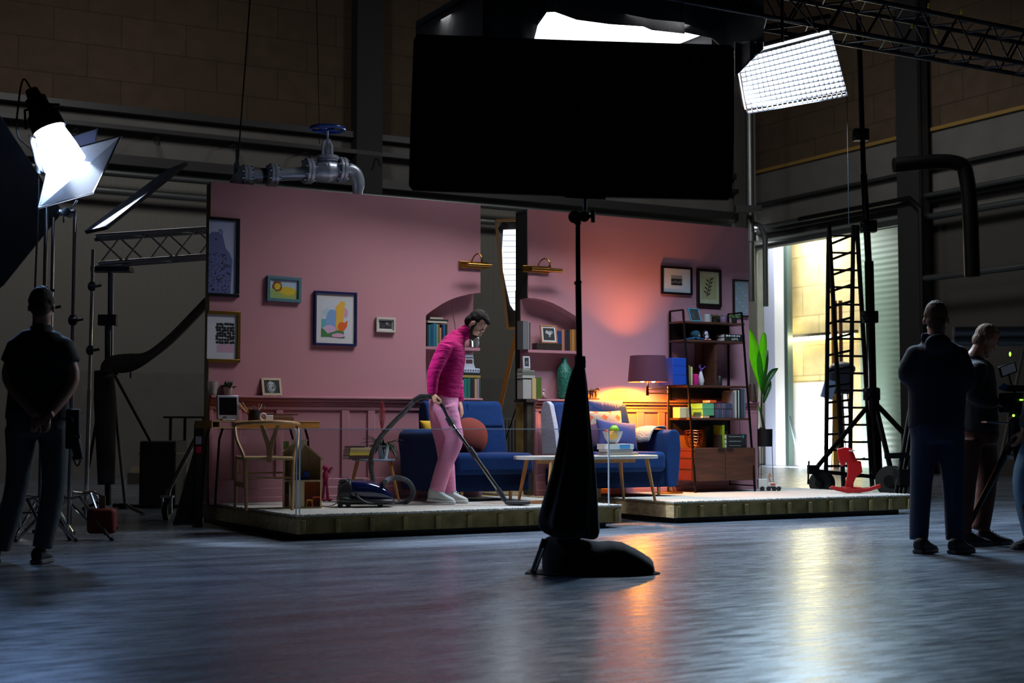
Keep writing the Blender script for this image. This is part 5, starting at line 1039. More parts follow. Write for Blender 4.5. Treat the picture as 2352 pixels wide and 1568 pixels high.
# ------------------------------------------------------------------ vacuum cleaner
v = pf(838, 1164, PZ); t = thing('vacuum_cleaner', 'dark blue cylinder vacuum cleaner on the carpet at the man\'s left', 'vacuum cleaner', (v.x, v.y, .202), .12); k = v.y/F
nb = M('vacuum_blue', (8, 20, 70), .12, coat=1.); vg = M('vacuum_grey', (44, 44, 48), .4)
VX = lambda px: (px-838)*k; VZ = lambda py: (1164-py)*k+.004
def vblob(top, hw, x0, x1, n, zb):
    """ring loft along x with top profile and half widths"""
    rings = []
    for i in range(n+1):
        u_ = i/n; x = x0+(x1-x0)*u_; ht = top(u_); w3 = hw(u_); ring = []
        for j in range(16):
            a = 2*PI*j/16; cx_, cz_ = math.cos(a), math.sin(a); ring.append((x, w3*math.copysign(abs(cx_)**.7, cx_), zb+(ht)*(.5+.5*math.copysign(abs(cz_)**.8, cz_))))
        rings.append(ring)
    return rings
def loft(b, rings):
    vs = [[b.v(p) for p in r] for r in rings]; n = len(vs[0])
    for A, C in zip(vs, vs[1:]):
        for j in range(n): b._f([A[j], A[(j+1) % n], C[(j+1) % n], C[j]])
    b._f(vs[0][::-1]); b._f(vs[-1])
prof_t = lambda u_: .05+.185*max(0, 1-u_**3.4)**.6
b = B(nb); loft(b, vblob(lambda u_: max(.03, prof_t(u_)-.05), lambda u_: .135*(1-max(0, u_-.55)**2*2.4)*min(1, .7+u_*3), VX(800), VX(903), 16, .05)); obj('body_shell', b, t, sub=1)
b = B(vg); loft(b, vblob(lambda u_: .085-.03*u_+.05*max(0, .3-u_), lambda u_: .145*(1-max(0, u_-.6)**2*2.)*min(1, .8+u_*2), VX(773), VX(906), 16, .02)); obj('base', b, t, sub=1)
b = B(vg); loft(b, vblob(lambda u_: (.16+.06*math.sin(u_*PI/2)), lambda u_: .115, VX(776), VX(806), 6, .03)); obj('rear_housing', b, t, bevel=.01)
b = B(vg); b.tube(bez([(VX(782), -.05, VZ(1106)), (VX(795), -.07, VZ(1106)), (VX(810), -.10, VZ(1120)), (VX(822), -.135, VZ(1142)), (VX(845), -.14, VZ(1155)), (VX(880), -.115, VZ(1156))], 6), (.012), 8); obj('trim_band', b, t)
b = B(M('grey_handle', (96, 98, 104), .3)); b.tube(bez([(VX(780), .0, VZ(1112)), (VX(784), 0, VZ(1105)), (VX(800), 0, VZ(1105)), (VX(806), 0, VZ(1110))], 5), .013, 8); obj('carry_handle', b, t)
b = B(M('button_chrome', (150, 150, 160), .2, .8)); b.tube([(VX(814), -.03, VZ(1103)), (VX(832), -.03, VZ(1102.5)), (VX(834), .03, VZ(1102.5)), (VX(820), .03, VZ(1103))], .003, 6, closed=True); obj('button_ring', b, t)
b = B(vg); b.cyl((VX(876), 0, VZ(1118)), (VX(888), 0, VZ(1103)), .028, .024); obj('hose_socket', b, t)
for x, y_ in ((782, -.12), (872, -.08), (782, .12), (800, -.12)):
    b = B(rubber); b.cyl((VX(x), y_-.012, .02), (VX(x), y_+.012, .02), .022, seg=14); obj('wheel', b, t)
b = B(black_paint); b.tube(bez([(VX(776), 0, .04), (VX(760), .03, .006), (VX(735), .06, .006), (VX(700), .2, .006)], 6), .004, 6); obj('power_cord', b, t)
# hose, wand and floor head: one thing
MY = 12.95
hx = thing('vacuum_hose_and_wand', 'ribbed grey hose, black handle and steel wand held in the man\'s right hand', 'vacuum wand', (pd(1000, 900, MY).x, MY, .202), 0)
H = lambda px, py, y=0.: Vector((pd(px, py, MY+y).x-hx.location.x, y, pd(px, py, MY+y).z-.202))
hose_m = M('hose_grey', (104, 106, 112), .35, bump=0)
hp = bez([H(992, 911, -.16), H(972, 911, -.16), H(952, 921, -.15), H(930, 944, -.12), H(900, 974, -.05), H(872, 1006, .0), H(856, 1036, .02), H(851, 1064, .02), H(855, 1092, .02), H(866, 1122, .0), H(886, 1148, -.02), H(915, 1156, -.03), H(942, 1146, -.04), H(949, 1126, -.05), H(938, 1106, -.07), H(916, 1097, -.12), H(896, 1099, -.3), H(884, 1106, -.66)], 22)
rad = [.0225+(.0022 if i % 3 == 0 else -.0012) for i in range(len(hp))]
b = B(hose_m); b.tube(hp, rad, 12); obj('hose', b, hx, ang=80)
b = B(vg); b.tube([H(950, 921, -.15), H(966, 911, -.16), H(990, 910, -.16)], [.026, .027, .024], 10); b.tube(bez([H(985, 909, -.17), H(1003, 916, -.18), H(1015, 930, -.18), H(1026, 952, -.17), H(1032, 966, -.17)], 5), [.02]*6+[.019]*6+[.02]*6+[.024]*3, 10); b.cyl(H(1028, 958, -.17), H(1038, 975, -.17), .028, .03); obj('handle', b, hx)
tube_m = M('wand_steel', (150, 146, 140), .22, 1.)
b = B(tube_m); b.cyl(H(1036, 972, -.17), H(1087, 1042, -.20), .0155, seg=14); b.cyl(H(1087, 1042, -.20), H(1146, 1126, -.25), .019, seg=14); obj('wand_tube', b, hx)
b = B(vg); b.cyl(H(1078, 1028, -.195), H(1093, 1050, -.205), .026); b.cyl(H(1143, 1122, -.25), H(1152, 1136, -.255), .026); b.tube([H(1150, 1132, -.255), H(1158, 1146, -.26), H(1166, 1154, -.26)], [.022, .022, .02], 10); obj('coupling', b, hx)
hv = H(1190, 1155, -.26); hv.z = 0
b = B(vg); b.prism([(-.12, -.08), (.10, -.10), (.11, -.02), (.04, .10), (-.08, .09)], .008, .04, 'xy'); obj('floor_head', b, hx, loc=hv, bevel=.01)
# ================================================================== people
skin = M('skin', (224, 168, 140), .5, bump=.05, bscale=200); skin_d = M('skin_crew', (150, 104, 84), .55)
def head(b, c, q, k=1.):
    """q: rotation, local +x is where the face points, z up"""
    c = Vector(c); T = lambda x, y, z: c+q @ Vector((x*k, y*k, z*k))
    b.ell(T(-.012, 0, .02), (.092*k, .074*k, .098*k), q); b.ell(T(.02, 0, -.045), (.066*k, .058*k, .078*k), q)
    b.ell(T(.052, 0, -.095), (.034*k, .034*k, .026*k), q); b.tube([T(.0, .046, -.055), T(.04, .034, -.1)], .02*k, 8); b.tube([T(.0, -.046, -.055), T(.04, -.034, -.1)], .02*k, 8)
    b.tube([T(.078, 0, .0), T(.096, 0, -.035), T(.09, 0, -.046)], [.009*k, .014*k, .011*k], 8); b.tube([T(.074, -.035, .012), T(.084, 0, .014), T(.074, .035, .012)], .010*k, 6)
    b.ell(T(.078, 0, -.072), (.014*k, .024*k, .006*k), q); b.ell(T(.076, 0, -.081), (.012*k, .02*k, .006*k), q)
    for sgn in (-1, 1): b.ell(T(-.016, sgn*.079, -.018), (.017*k, .009*k, .029*k), q); b.ell(T(.05, sgn*.036, -.03), (.02*k, .02*k, .018*k), q)
def face_bits(parent, c, q, k, beard=None, brow=(30, 20, 14), closed=False):
    c = Vector(c); T = lambda x, y, z: c+q @ Vector((x*k, y*k, z*k))
    for sgn in (-1, 1):
        if closed: obj('eyelashes', B(C_(brow, .9)).tube([T(.083, sgn*.018, -.010), T(.084, sgn*.030, -.014), T(.076, sgn*.042, -.010)], [.0015*k, .0028*k, .0015*k], 6), parent)
        b = B(M('eye_white', (190, 185, 180), .2)) if not closed else B(skin); b.ell(T(.071, sgn*.03, -.006), .011*k, seg=10, rings=6); (None if closed else b.m(black_paint).ell(T(.079, sgn*.03, -.009), .005*k, seg=8, rings=5)); obj('eyelid' if closed else 'eye', b, parent)
        b = B(C_(brow, .9)); b.tube([T(.082, sgn*.016, .014), T(.082, sgn*.034, .020), T(.07, sgn*.05, .014)], [.003*k, .005*k, .002*k], 6); obj('eyebrow', b, parent)
    if beard:
        b = B(M('beard', beard, .95, bump=.8, bscale=90)); b.ell(T(.044, 0, -.092), (.050*k, .050*k, .038*k), q)
        for g_ in (-1, 1): b.tube([T(.004, g_*.067, .012), T(.006, g_*.064, -.03), T(.024, g_*.054, -.075), T(.05, g_*.02, -.108)], [.010*k, .014*k, .021*k, .024*k], 8)
        b.tube([T(.082, -.026, -.072), T(.092, 0, -.060), T(.082, .026, -.072)], .006*k, 6); obj('beard', b, parent, remesh=.008, smooth_it=2)
def hair(parent, c, q, k, col, seed=0, front=.0, top=.0):
    c = Vector(c); T = lambda x, y, z: c+q @ Vector((x*k, y*k, z*k)); rr = random.Random(seed)
    b = B(M('hair_%d_%d_%d' % col, col, .8, bump=1., bscale=70, stretch=(1, 1, .4), spec=.3)); b.ell(T(-.030, 0, .038), (.084*k, .077*k, .087*k), q); b.ell(T(-.058, 0, -.02), (.05*k, .066*k, .062*k), q); b.ell(T(.014+front, 0, .084), (.062*k, .058*k, .032*k), q)
    for sgn in (-1, 1): b.ell(T(-.03, sgn*.068, .025), (.042*k, .012*k, .033*k), q)
    for i in range(22):
        a = rr.uniform(0, 2*PI); e = rr.uniform(.15, 1.45); d = Vector((math.cos(a)*math.cos(e), math.sin(a)*math.cos(e), math.sin(e))); p = Vector((-.026+d.x*.080, d.y*.066, .040+d.z*.080))
        b.tube([T(*p), T(*(p+d*.008+Vector((.012, rr.uniform(-.006, .006), .002+top))))], [.010*k, .004*k], 6)
    obj('hair', b, parent, remesh=.0065, smooth_it=3)
def hand(b, w, d, n, curl=.5, sd=1, k=1., spread=.1, thumb=1.):
    """w wrist, d towards the fingers, n the side the palm faces; sd +1/-1 puts the thumb left or right"""
    w, d, n = Vector(w), Vector(d).normalized(), Vector(n); n = (n-d*n.dot(d)).normalized(); s_ = d.cross(n)*sd
    b.tube([w-d*.03, w+d*.01*k, w+d*.05*k, w+d*.092*k], [(.024*k, .02*k), (.028*k, .018*k), (.040*k, .016*k), (.038*k, .013*k)], 12, side=s_)
    for i, (o, L) in enumerate(((-.030, .068), (-.010, .078), (.010, .073), (.029, .058))):
        p = w+d*(.088 if i not in (0, 3) else .082)*k-s_*o*k; pts = [p]; ang = curl*.5; dd = d-s_*(o*spread*10); dd.normalize()
        for f in (.45, .32, .26):
            v = dd*math.cos(ang)+n*math.sin(ang); p = p+v*L*f*k; pts.append(p); ang += curl*.95
        b.tube(pts, [.0098*k, .0093*k, .0086*k, .007*k], 8); b.ell(pts[-1], .0072*k, seg=8, rings=5)
    p = w+d*.028*k+s_*.026*k; v1 = (d*.62+s_*.62+n*.35*thumb).normalized(); v2 = (d*.8+s_*.15+n*.55*thumb).normalized()
    b.tube([p, p+v1*.038*k, p+v1*.038*k+v2*.03*k, p+v1*.038*k+v2*.052*k], [.014*k, .012*k, .0105*k, .008*k], 8)
class Fig:
    def __init__(s, px, Y, base, label, name='person'):
        v = pd(px, 984, Y); s.o = Vector((v.x, Y, base)); s.t = thing(name, label, 'person', s.o, 0); s.Y = Y
    def __call__(s, px, py, y=0.): return pd(px, py, s.Y+y)-s.o
def limb(b, pts, r, seg=12): b.tube(bez(pts, 5), [r[0]+(r[-1]-r[0])*0 if False else interp(r, i/((len(pts)-1)*5)) for i in range((len(pts)-1)*5+1)], seg)
def interp(r, u):
    x = u*(len(r)-1); i = min(len(r)-2, int(x)); f = x-i; a, c = r[i], r[i+1]
    if isinstance(a, (tuple, list)): return (a[0]+(c[0]-a[0])*f, a[1]+(c[1]-a[1])*f)
    return a+(c-a)*f
def shoe(parent, heel, toe, w, h, col, sole, laces=True, tilt=0.):
    heel, toe = Vector(heel), Vector(toe); d = (toe-heel); L = d.length; d.normalize(); up = Vector((0, 0, 1)); sdv = up.cross(d).normalized(); up = d.cross(sdv)
    Q = lambda x, y, z: heel+d*x*L+sdv*y+up*z
    b = B(col); rings = []
    prof = [(.0, .62, h*.75), (.06, .8, h*.95), (.2, .82, h), (.38, .84, h*.88), (.55, .94, h*.62), (.75, 1., h*.45), (.9, .86, h*.34), (1., .45, h*.22)]
    vs = []
    for x, ww, hh in prof:
        ring = []
        for j in range(12):
            a = 2*PI*j/12; ring.append(b.v(Q(x, w/2*ww*math.cos(a), .012+hh*(.5+.5*math.copysign(abs(math.sin(a))**.75, math.sin(a))))))
        vs.append(ring)
    for A, C in zip(vs, vs[1:]):
        for j in range(12): b._f([A[j], A[(j+1) % 12], C[(j+1) % 12], C[j]])
    b._f(vs[0][::-1]); b._f(vs[-1]); o = obj('shoe', b, parent, sub=1)
    b = B(sole); pts = [(x, w/2*ww*sg) for sg in (1,) for x, ww, _ in prof]+[(x, -w/2*ww) for x, ww, _ in prof[::-1]]
    b.prism(pts, 0, .026, fn=lambda a, c, t: tuple(Q(a*1.01-.005, c*1.04, t))); obj('sole', b, o, bevel=.004)
    if laces:
        b = B(sole)
        for i in range(4): x = .36+.075*i; hh = interp([h*.93, h*.66], i/3)+.014; b.tube([Q(x, -w*.2, hh-.006), Q(x, 0, hh+.004), Q(x, w*.2, hh-.006)], .0028, 5)
        b.tube([Q(.36, 0, h*.95+.01), Q(.33, .03, h*.95+.02), Q(.36, .05, h*.9), Q(.37, .01, h*.93+.01)], .0025, 5); obj('laces', b, o)
Rot = lambda yaw, pitch, roll=0.: Matrix.Rotation(yaw, 3, 'Z') @ Matrix.Rotation(pitch, 3, 'Y') @ Matrix.Rotation(roll, 3, 'X')
# --- the man with the vacuum
f = Fig(1030, 12.95, .202, 'bending man in magenta turtleneck and pink trousers vacuuming the carpet')
hq = Rot(-.12, .92); hc = f(1095, 744, 0); hk = 1.06
b = B(skin); head(b, hc, hq, hk)
b.tube([f(1052, 780), f(1066, 768), f(1085, 756)], [.062, .056, .055], 12)
b.tube([f(1020, 915), f(1024, 870), f(1034, 825), f(1042, 790), f(1052, 776)], [(.15, .10), (.14, .10), (.16, .11), (.15, .09), (.07, .06)], 14, side=(0, 1, 0))
wn = f(994, 899, -.215); wf = f(1056, 921, .13)
for pts, r in (([f(1028, 796, -.16), f(1000, 855, -.235), wn], [.05, .04, .028]), ([f(1046, 796, .16), f(1048, 862, .2), wf], [.05, .04, .028])): limb(b, pts, r)
for pts in ([f(1020, 925, -.08), f(1046, 1010, -.09), f(1003, 1125, -.10)], [f(1014, 925, .08), f(1022, 1015, .09), f(1030, 1125, .10)]): limb(b, pts, [.085, .055, .04])
hand(b, wn, f(1002, 935, -.2)-wn, (.75, .3, -.35), 1.15, 1, 1.02)
hand(b, wf, f(1064, 960, .08)-wf, (-.5, .2, .1), .35, 1, 1.0)
obj('body', b, f.t, remesh=.007, smooth_it=3)
face_bits(f.t, hc, hq, hk, beard=(62, 42, 34), closed=True); hair(f.t, hc, hq, hk, (30, 20, 16), 1, .0)
mag = M('magenta_knit', (182, 0, 100), .85, bump=.8, bdist=.035, bscale=7, stretch=(1, 1, 4.), sheen=.1, spec=.2)
b = B(mag)
rg = [(1022, 914, .128, .17), (1022, 902, .137, .178), (1025, 880, .142, .175), (1029, 850, .143, .18), (1034, 822, .142, .195), (1038, 800, .128, .20), (1043, 786, .105, .18), (1050, 776, .085, .12), (1056, 768, .075, .085)]
b.tube([f(a, c) for a, c, _, _ in rg], [(q, p) for _, _, p, q in rg], 24, side=(0, 1, 0))
b.ell(f(1030, 797, -.14), (.08, .07, .075)); b.ell(f(1042, 796, .14), (.075, .07, .07))
limb(b, [f(1024, 796, -.17), f(1006, 832, -.215), f(995, 864, -.235), f(993, 905, -.215)], [.074, .066, .058, .044], 14)
limb(b, [f(1046, 796, .17), f(1048, 832, .2), f(1049, 864, .2), f(1056, 919, .14)], [.07, .062, .056, .044], 14)
b.tube([f(1052, 775), f(1064, 766), f(1074, 760)], [.074, .067, .063], 16)
obj('sweater', b, f.t, remesh=.010, smooth_it=5)
b = B(mag); b.tube([f(1061, 768), f(1070, 762.5), f(1078, 757)], [.068, .067, .064], 20); b.tube([f(993, 893, -.22), f(994, 904, -.215)], [.044, .041], 14); b.tube([f(1053.5, 908, .148), f(1056, 922, .14)], [.046, .041], 14); obj('collar_and_cuffs', b, f.t, bevel=.004)
pnk = M('pink_trousers', (238, 150, 188), .8, bump=.7, bdist=.03, bscale=6, stretch=(1, 1, 2.), sheen=.1, spec=.2)
b = B(pnk)
b.tube([f(1019, 903), f(1019, 925), f(1020, 945)], [(.17, .132), (.178, .138), (.165, .125)], 20, side=(0, 1, 0))
limb(b, [f(1024, 935, -.085), f(1036, 975, -.09), f(1043, 1012, -.095), f(1022, 1065, -.10), f(1003, 1128, -.10)], [.110, .092, .082, .076, .072], 16)
limb(b, [f(1010, 935, .08), f(1012, 975, .085), f(1020, 1020, .09), f(1027, 1075, .095), f(1032, 1132, .10)], [.108, .092, .08, .072, .062], 16)
obj('trousers', b, f.t, remesh=.011, smooth_it=5)
wl = C_((206, 212, 208), .6); ws_ = C_((214, 216, 214), .7)
hl, tl_ = f(981, 1146, -.12), f(1045, 1155, -.14); shoe(f.t, Vector((hl.x, hl.y, .03)), Vector((tl_.x, tl_.y, .002)), .105, .125, wl, ws_)
hl, tl_ = f(1020, 1146, .10), f(1075, 1150, .08); shoe(f.t, Vector((hl.x, hl.y, .006)), Vector((tl_.x, tl_.y, .002)), .10, .115, wl, ws_)
# --- crew
dark_shirt = M('dark_shirt', (20, 20, 23), .85, bump=.3, bscale=10); jeans_g = M('grey_jeans', (58, 62, 62), .85, bump=.4, bscale=14); navy_hood = M('navy_hoodie', (16, 19, 38), .9, bump=.35, bscale=9); jeans = M('blue_jeans', (24, 40, 66), .85, bump=.4, bscale=14)
rust = M('rust_trousers', (74, 34, 22), .85, bump=.4, bscale=12); shoe_d = C_((26, 24, 22), .7); sole_d = C_((80, 80, 78), .7)
def crew(f, hc, hq, hk, neck, torso, arms, legs, top, bot, haircol, hands, torso_r, hem, shoes, shoecol=shoe_d, hoodie=False, glow=None, shorts=False, sleeve=1., seed=0):
    b = B(skin_d); head(b, hc, hq, hk); b.tube([neck[0], neck[1], Vector(hc)-hq @ Vector((.02, 0, .05))], [.07, .06, .056], 12)
    b.tube(torso, [(q*.9, p*.9) for q, p in torso_r], 14, side=(1, 0, 0))
    for a in arms: limb(b, a, [.05, .043, .03])
    for l in legs: limb(b, l, [.085, .055, .04])
    for hd in hands: hand(b, *hd)
    obj('body', b, f.t, remesh=.008, smooth_it=3); face_bits(f.t, hc, hq, hk); hair(f.t, hc, hq, hk, haircol, seed)
    b = B(top); b.tube(torso, torso_r, 20, side=(1, 0, 0))
    for a in arms:
        if sleeve < 1: p = bez(a, 5); m_ = int(len(p)*sleeve); b.tube(p[:m_], [.082-.012*i/m_ for i in range(m_)], 12)
        else: limb(b, a[:-1]+[a[-1]*.93+a[-2]*.07], [.082, .066, .045], 12)
        b.ell(a[0], (.085, .075, .07))
    if hoodie: b.tube([neck[0]+Vector((-.08, -.02, .02)), neck[0]+Vector((0, -.09, .015)), neck[0]+Vector((.09, -.02, .02)), neck[0]+Vector((0, .07, .02))], .042, 8, closed=True); b.ell(neck[0]+Vector((-.01, -.11, -.03)), (.10, .045, .075))
    else: b.tube([neck[0]+Vector((0, 0, -.02)), neck[0]+Vector((0, 0, .035))], [.085, .068], 14)
    obj('hoodie' if hoodie else 'shirt', b, f.t, remesh=.012, smooth_it=4)
    b = B(bot); b.tube(hem[0], hem[1], 18, side=(1, 0, 0))
    for l in legs: limb(b, l[:-1]+[l[-1]*1.], [.105, .078, .066], 14)
    obj('jeans' if bot is not rust else 'trousers', b, f.t, remesh=.013, smooth_it=4)
    for hl, tl_ in shoes: shoe(f.t, hl, tl_, .105, .10, shoecol, sole_d)
# left man seen from behind
f = Fig(92, 9.4, 0, 'man in black polo shirt seen from behind at left, hands clasped behind back')
fl = lambda px, y, z=.003: Vector((f(px, 984, y).x, y, z))
crew(f, f(97, 702, .0), Rot(1.62, .10), 1.02, (f(95, 756), f(96, 738)), [f(86, 965), f(88, 900), f(90, 840), f(92, 790), f(94, 760)], [[f(44, 796), f(20, 870, -.02), f(84, 955, -.17)], [f(142, 796), f(168, 872, -.02), f(112, 955, -.17)]],
     [[f(48, 985), f(40, 1110, .02), f(0, 1262, .05)], [f(122, 985), f(124, 1110, -.02), f(97, 1258, -.03)]], dark_shirt, jeans_g, (58, 46, 38),
     [(f(84, 952, -.17), (.8, -.1, -.6), (0, -.6, -.4), .8, 1, 1.05), (f(112, 955, -.185), (-.85, -.1, -.5), (0, .5, -.3), .6, -1, 1.05)],
     [(.215, .125), (.20, .12), (.215, .13), (.22, .12), (.12, .09)], ([f(86, 940), f(86, 965), f(86, 1000)], [(.20, .13), (.205, .135), (.19, .13)]), [(fl(-4, -.03), fl(-30, .2)), (fl(88, -.10), fl(118, .13))], sleeve=.42, seed=3)
# tool pouch on his hip
v = f.o+f(168, 985, -.08)
t = thing('tool_pouch', 'black tool pouch with shiny clips hanging at the left man\'s hip', 'pouch', (v.x, v.y, v.z-.12), 0)
b = B(M('pouch_nylon', (16, 16, 18), .7, bump=.3, bscale=20)); b.box((0, 0, .12), (.09, .05, .26)); b.box((.03, -.01, .0), (.06, .05, .16), (0, -.2, 0)); obj('pouch', b, t, bevel=.01)
obj('clip', B(steel).box((.035, -.03, .07), (.045, .01, .03), (0, -.2, 0)), t); obj('clip', B(steel).tube([(.0, -.03, .2), (.015, -.03, .16)], .007), t)
b = B(black_metal); b.tube(bez([(.03, 0, 0), (.05, 0, -.08), (.03, 0, -.12), (.0, 0, -.06)], 5), .006, 6); obj('strap', b, t)
# man in the navy hoodie
f = Fig(2150, 10.2, 0, 'man in dark navy hoodie and jeans seen from behind at right'); fl = lambda px, y, z=.003: Vector((f(px, 984, y).x, y, z))
crew(f, f(2150, 732, .02), Rot(1.25, .02), 1.05, (f(2148, 782), f(2150, 762)), [f(2150, 985), f(2152, 920), f(2154, 860), f(2152, 805), f(2150, 785)], [[f(2106, 814), f(2084, 862, .02), f(2135, 895, .24)], [f(2198, 814), f(2222, 880, .02), f(2170, 890, .26)]],
     [[f(2125, 1000), f(2116, 1110, .02), f(2110, 1240, 0)], [f(2182, 1000), f(2190, 1110, -.02), f(2194, 1240, -.03)]], navy_hood, jeans, (84, 58, 40),
     [(f(2135, 895, .24), (1, .2, 0), (0, -1, 0), .5, 1, 1.), (f(2170, 890, .26), (-1, .2, .1), (0, -1, 0), .5, -1, 1.)],
     [(.20, .125), (.205, .13), (.215, .14), (.20, .12), (.11, .09)], ([f(2150, 965), f(2152, 985), f(2152, 1015)], [(.195, .13), (.20, .14), (.18, .13)]), [(fl(2102, -.12), fl(2140, .10)), (fl(2180, -.14), fl(2226, .05))], hoodie=True, seed=4)
# man looking down at the camera rig
f = Fig(2250, 10.9, 0, 'fair haired man in black jacket and rust trousers looking down at the camera rig'); fl = lambda px, y, z=.003: Vector((f(px, 984, y).x, y, z))
crew(f, f(2266, 782, .0), Rot(.15, .55), 1.0, (f(2236, 826), f(2246, 808)), [f(2244, 990), f(2242, 930), f(2240, 880), f(2238, 845), f(2238, 828)], [[f(2245, 850, -.2), f(2236, 908, -.24), f(2292, 925, -.2)], [f(2240, 850, .2), f(2250, 915, .2), f(2300, 940, .1)]],
     [[f(2226, 1010, -.08), f(2218, 1110, -.1), f(2210, 1225, -.12)], [f(2258, 1010, .08), f(2266, 1105, .04), f(2252, 1218, .0)]], M('black_jacket', (18, 18, 24), .8, bump=.3, bscale=9), rust, (112, 86, 64),
     [(f(2292, 925, -.2), (1, .1, -.45), (0, .6, -1), .6, 1, 1.), (f(2300, 940, .1), (1, -.1, -.1), (0, -.3, -1), .5, -1, 1.)],
     [(.16, .19), (.155, .19), (.15, .2), (.14, .19), (.10, .11)], ([f(2244, 975), f(2244, 1000), f(2244, 1020)], [(.155, .175), (.16, .18), (.14, .16)]), [(fl(2200, -.12), fl(2275, -.14)), (fl(2240, .02), fl(2322, -.03))], seed=5)
# person at the right edge of the frame
f = Fig(2400, 10.6, 0, 'person in light blue jeans mostly cut off by the right edge'); fl = lambda px, y, z=.003: Vector((f(px, 984, y).x, y, z))
crew(f, f(2400, 760, .0), Rot(2.6, .3), 1.0, (f(2405, 812), f(2403, 795)), [f(2400, 985), f(2402, 925), f(2404, 870), f(2405, 830), f(2405, 812)], [[f(2380, 840, -.18), f(2372, 915, -.2), f(2352, 985, -.1)], [f(2385, 840, .18), f(2372, 915, .2), f(2356, 950, .1)]],
     [[f(2385, 1010, -.08), f(2350, 1105, -.1), f(2372, 1230, -.12)], [f(2410, 1010, .08), f(2420, 1110, .1), f(2415, 1235, .1)]], M('grey_shirt', (50, 50, 58), .8), M('light_jeans', (90, 124, 150), .85, bump=.3, bscale=12), (60, 44, 34),
     [(f(2352, 985, -.1), (-.4, .1, -1), (-1, 0, 0), .4, 1, 1.), (f(2356, 950, .1), (-1, -.1, -.1), (0, -.3, -1), .5, 1, 1.)],
     [(.16, .19), (.155, .19), (.15, .2), (.14, .19), (.10, .11)], ([f(2400, 975), f(2400, 1000), f(2400, 1020)], [(.155, .175), (.16, .18), (.14, .16)]), [(fl(2388, -.12), fl(2318, -.16)), (fl(2425, .1), fl(2360, .08))], shoecol=C_((40, 44, 56), .7), seed=6)
# --- film camera on its tripod
v = pd(2330, 984, 10.7); t = thing('film_camera', 'film camera rig on a tripod with a small tilted monitor at the right edge', 'camera', (v.x, v.y, 0), 0); G = lambda px, py, y=0.: pd(px, py, 10.7+y)-Vector((v.x, v.y, 0))
b = B(black_metal); c = G(2338, 925); b.box(c, (.24, .16, .15)); b.box(c+Vector((-.02, 0, .11)), (.14, .08, .05)); b.cyl(c+Vector((.1, 0, 0)), c+Vector((.3, 0, 0)), .055, .06, 20); obj('camera_body', b, t, bevel=.01)
b = B(black_metal); c2 = G(2315, 848, -.1); b.box(c2, (.135, .02, .085), (.2, -.35, .1)); b.tube([c2, G(2322, 880), c], .008); mo = obj('monitor', b, t, bevel=.004); b = B(M('monitor_glow', (.10, .11, .14), emit=.15)); b.box(c2+Vector((0, -.013, 0)), (.11, .004, .065), (.2, -.35, .1)); obj('screen', b, mo)
b = B(M('green_led', (.45, 1, .1), emit=1.6)); b.ell(G(2320, 813), (.008, .008, .018)); obj('status_light', b, t)
b = B(M('green_led', (.45, 1, .1), emit=1.6)); b.ell(G(2328, 954, -.1), .010); b.box(G(2350, 918, -.1), (.05, .01, .01)); obj('status_light', b, t)
b = B(M('lens_blue', (60, 90, 140), .2, .3)); b.cyl(G(2302, 895, -.1), G(2308, 882, -.1), .03, .024); obj('matte_box_filter', b, t)
b = B(M('grey_plate', (120, 120, 126), .4, .5)); b.box(G(2272+14, 970, -.1), (.17, .12, .012), (0, .05, 0)); obj('support_plate', b, t)
b = B(black_metal); c3 = G(2330, 985); b.cyl(c3+Vector((0, 0, -.1)), c+Vector((0, 0, -.07)), .05, .07); obj('tripod_head', b, t)
for a in (2.7, 4.6, .6): b = B(black_metal); b.tube([c3+Vector((0, 0, -.06)), Vector((math.cos(a)*.42, math.sin(a)*.42, .0))+Vector((c3.x, c3.y, 0))], [.028, .018], 8); obj('tripod_leg', b, t)
b = B(M('grey_plate', (120, 120, 126), .4, .5)); b.lathe([(.08, 0), (.085, .012), (.085, .03), (.07, .035)], c=G(2338, 1054)); obj('spreader', b, t)
v = pd(2345, 900, 12.2); b = B(M('grey_board', (70, 70, 70), .7)); b.bar((0, 0, 0), (.5, 0, 2.2), .10, .03); tag(obj('leaning_plank', b, loc=pf(2288, 1104)), 'grey plank leaning behind the film camera', 'plank')
# pixel helper on a distance
# ================================================================== film lighting gear
def stand(label, px, pyb, heights, top_z, legs=(.5, 2.6, 4.7), leg_r=.42, rad=.016, knobs=(), mat=None, name='light_stand', px_top=None, low=.32, cat='stand', base_extra=None):
    v = pf(px, pyb); t = thing(name, label, cat, (v.x, v.y, 0), 0); mat = mat or chrome
    dx = 0. if px_top is None else (px_top[0]-px_top[1])*v.y/F
    b = B(mat); b.cyl((0, 0, .12), (dx*.5, 0, top_z*.5), rad*1.25); b.cyl((dx*.5, 0, top_z*.5), (dx, 0, top_z), rad); obj('column', b, t)
    for z in knobs: b = B(black_metal); b.cyl((dx*z/top_z-.03, 0, z), (dx*z/top_z+.03, 0, z), rad*2); b.cyl((dx*z/top_z, 0, z-.04), (dx*z/top_z, 0, z+.04), rad*1.7); b.cyl((dx*z/top_z+.03, -.0, z), (dx*z/top_z+.08, -.0, z+.01), .012); obj('locking_collar', b, t)
    for a in legs:
        d = Vector((math.cos(a), math.sin(a), 0)); b = B(mat); b.tube([(0, 0, low), d*.10+Vector((0, 0, low+.02)), d*leg_r], [.014, .014, .012], 8); b.m(rubber); b.ell(d*leg_r+Vector((0, 0, .012)), .017); obj('leg', b, t)
    return t, v
zt = pd(90, 300, 11.2).z
st1, v1 = stand('tall chrome stand at far left carrying the bright lamp head', 91, 1234, None, zt-.05, (3.6, 5.6, 1.2), knobs=(1.2, 2.0))
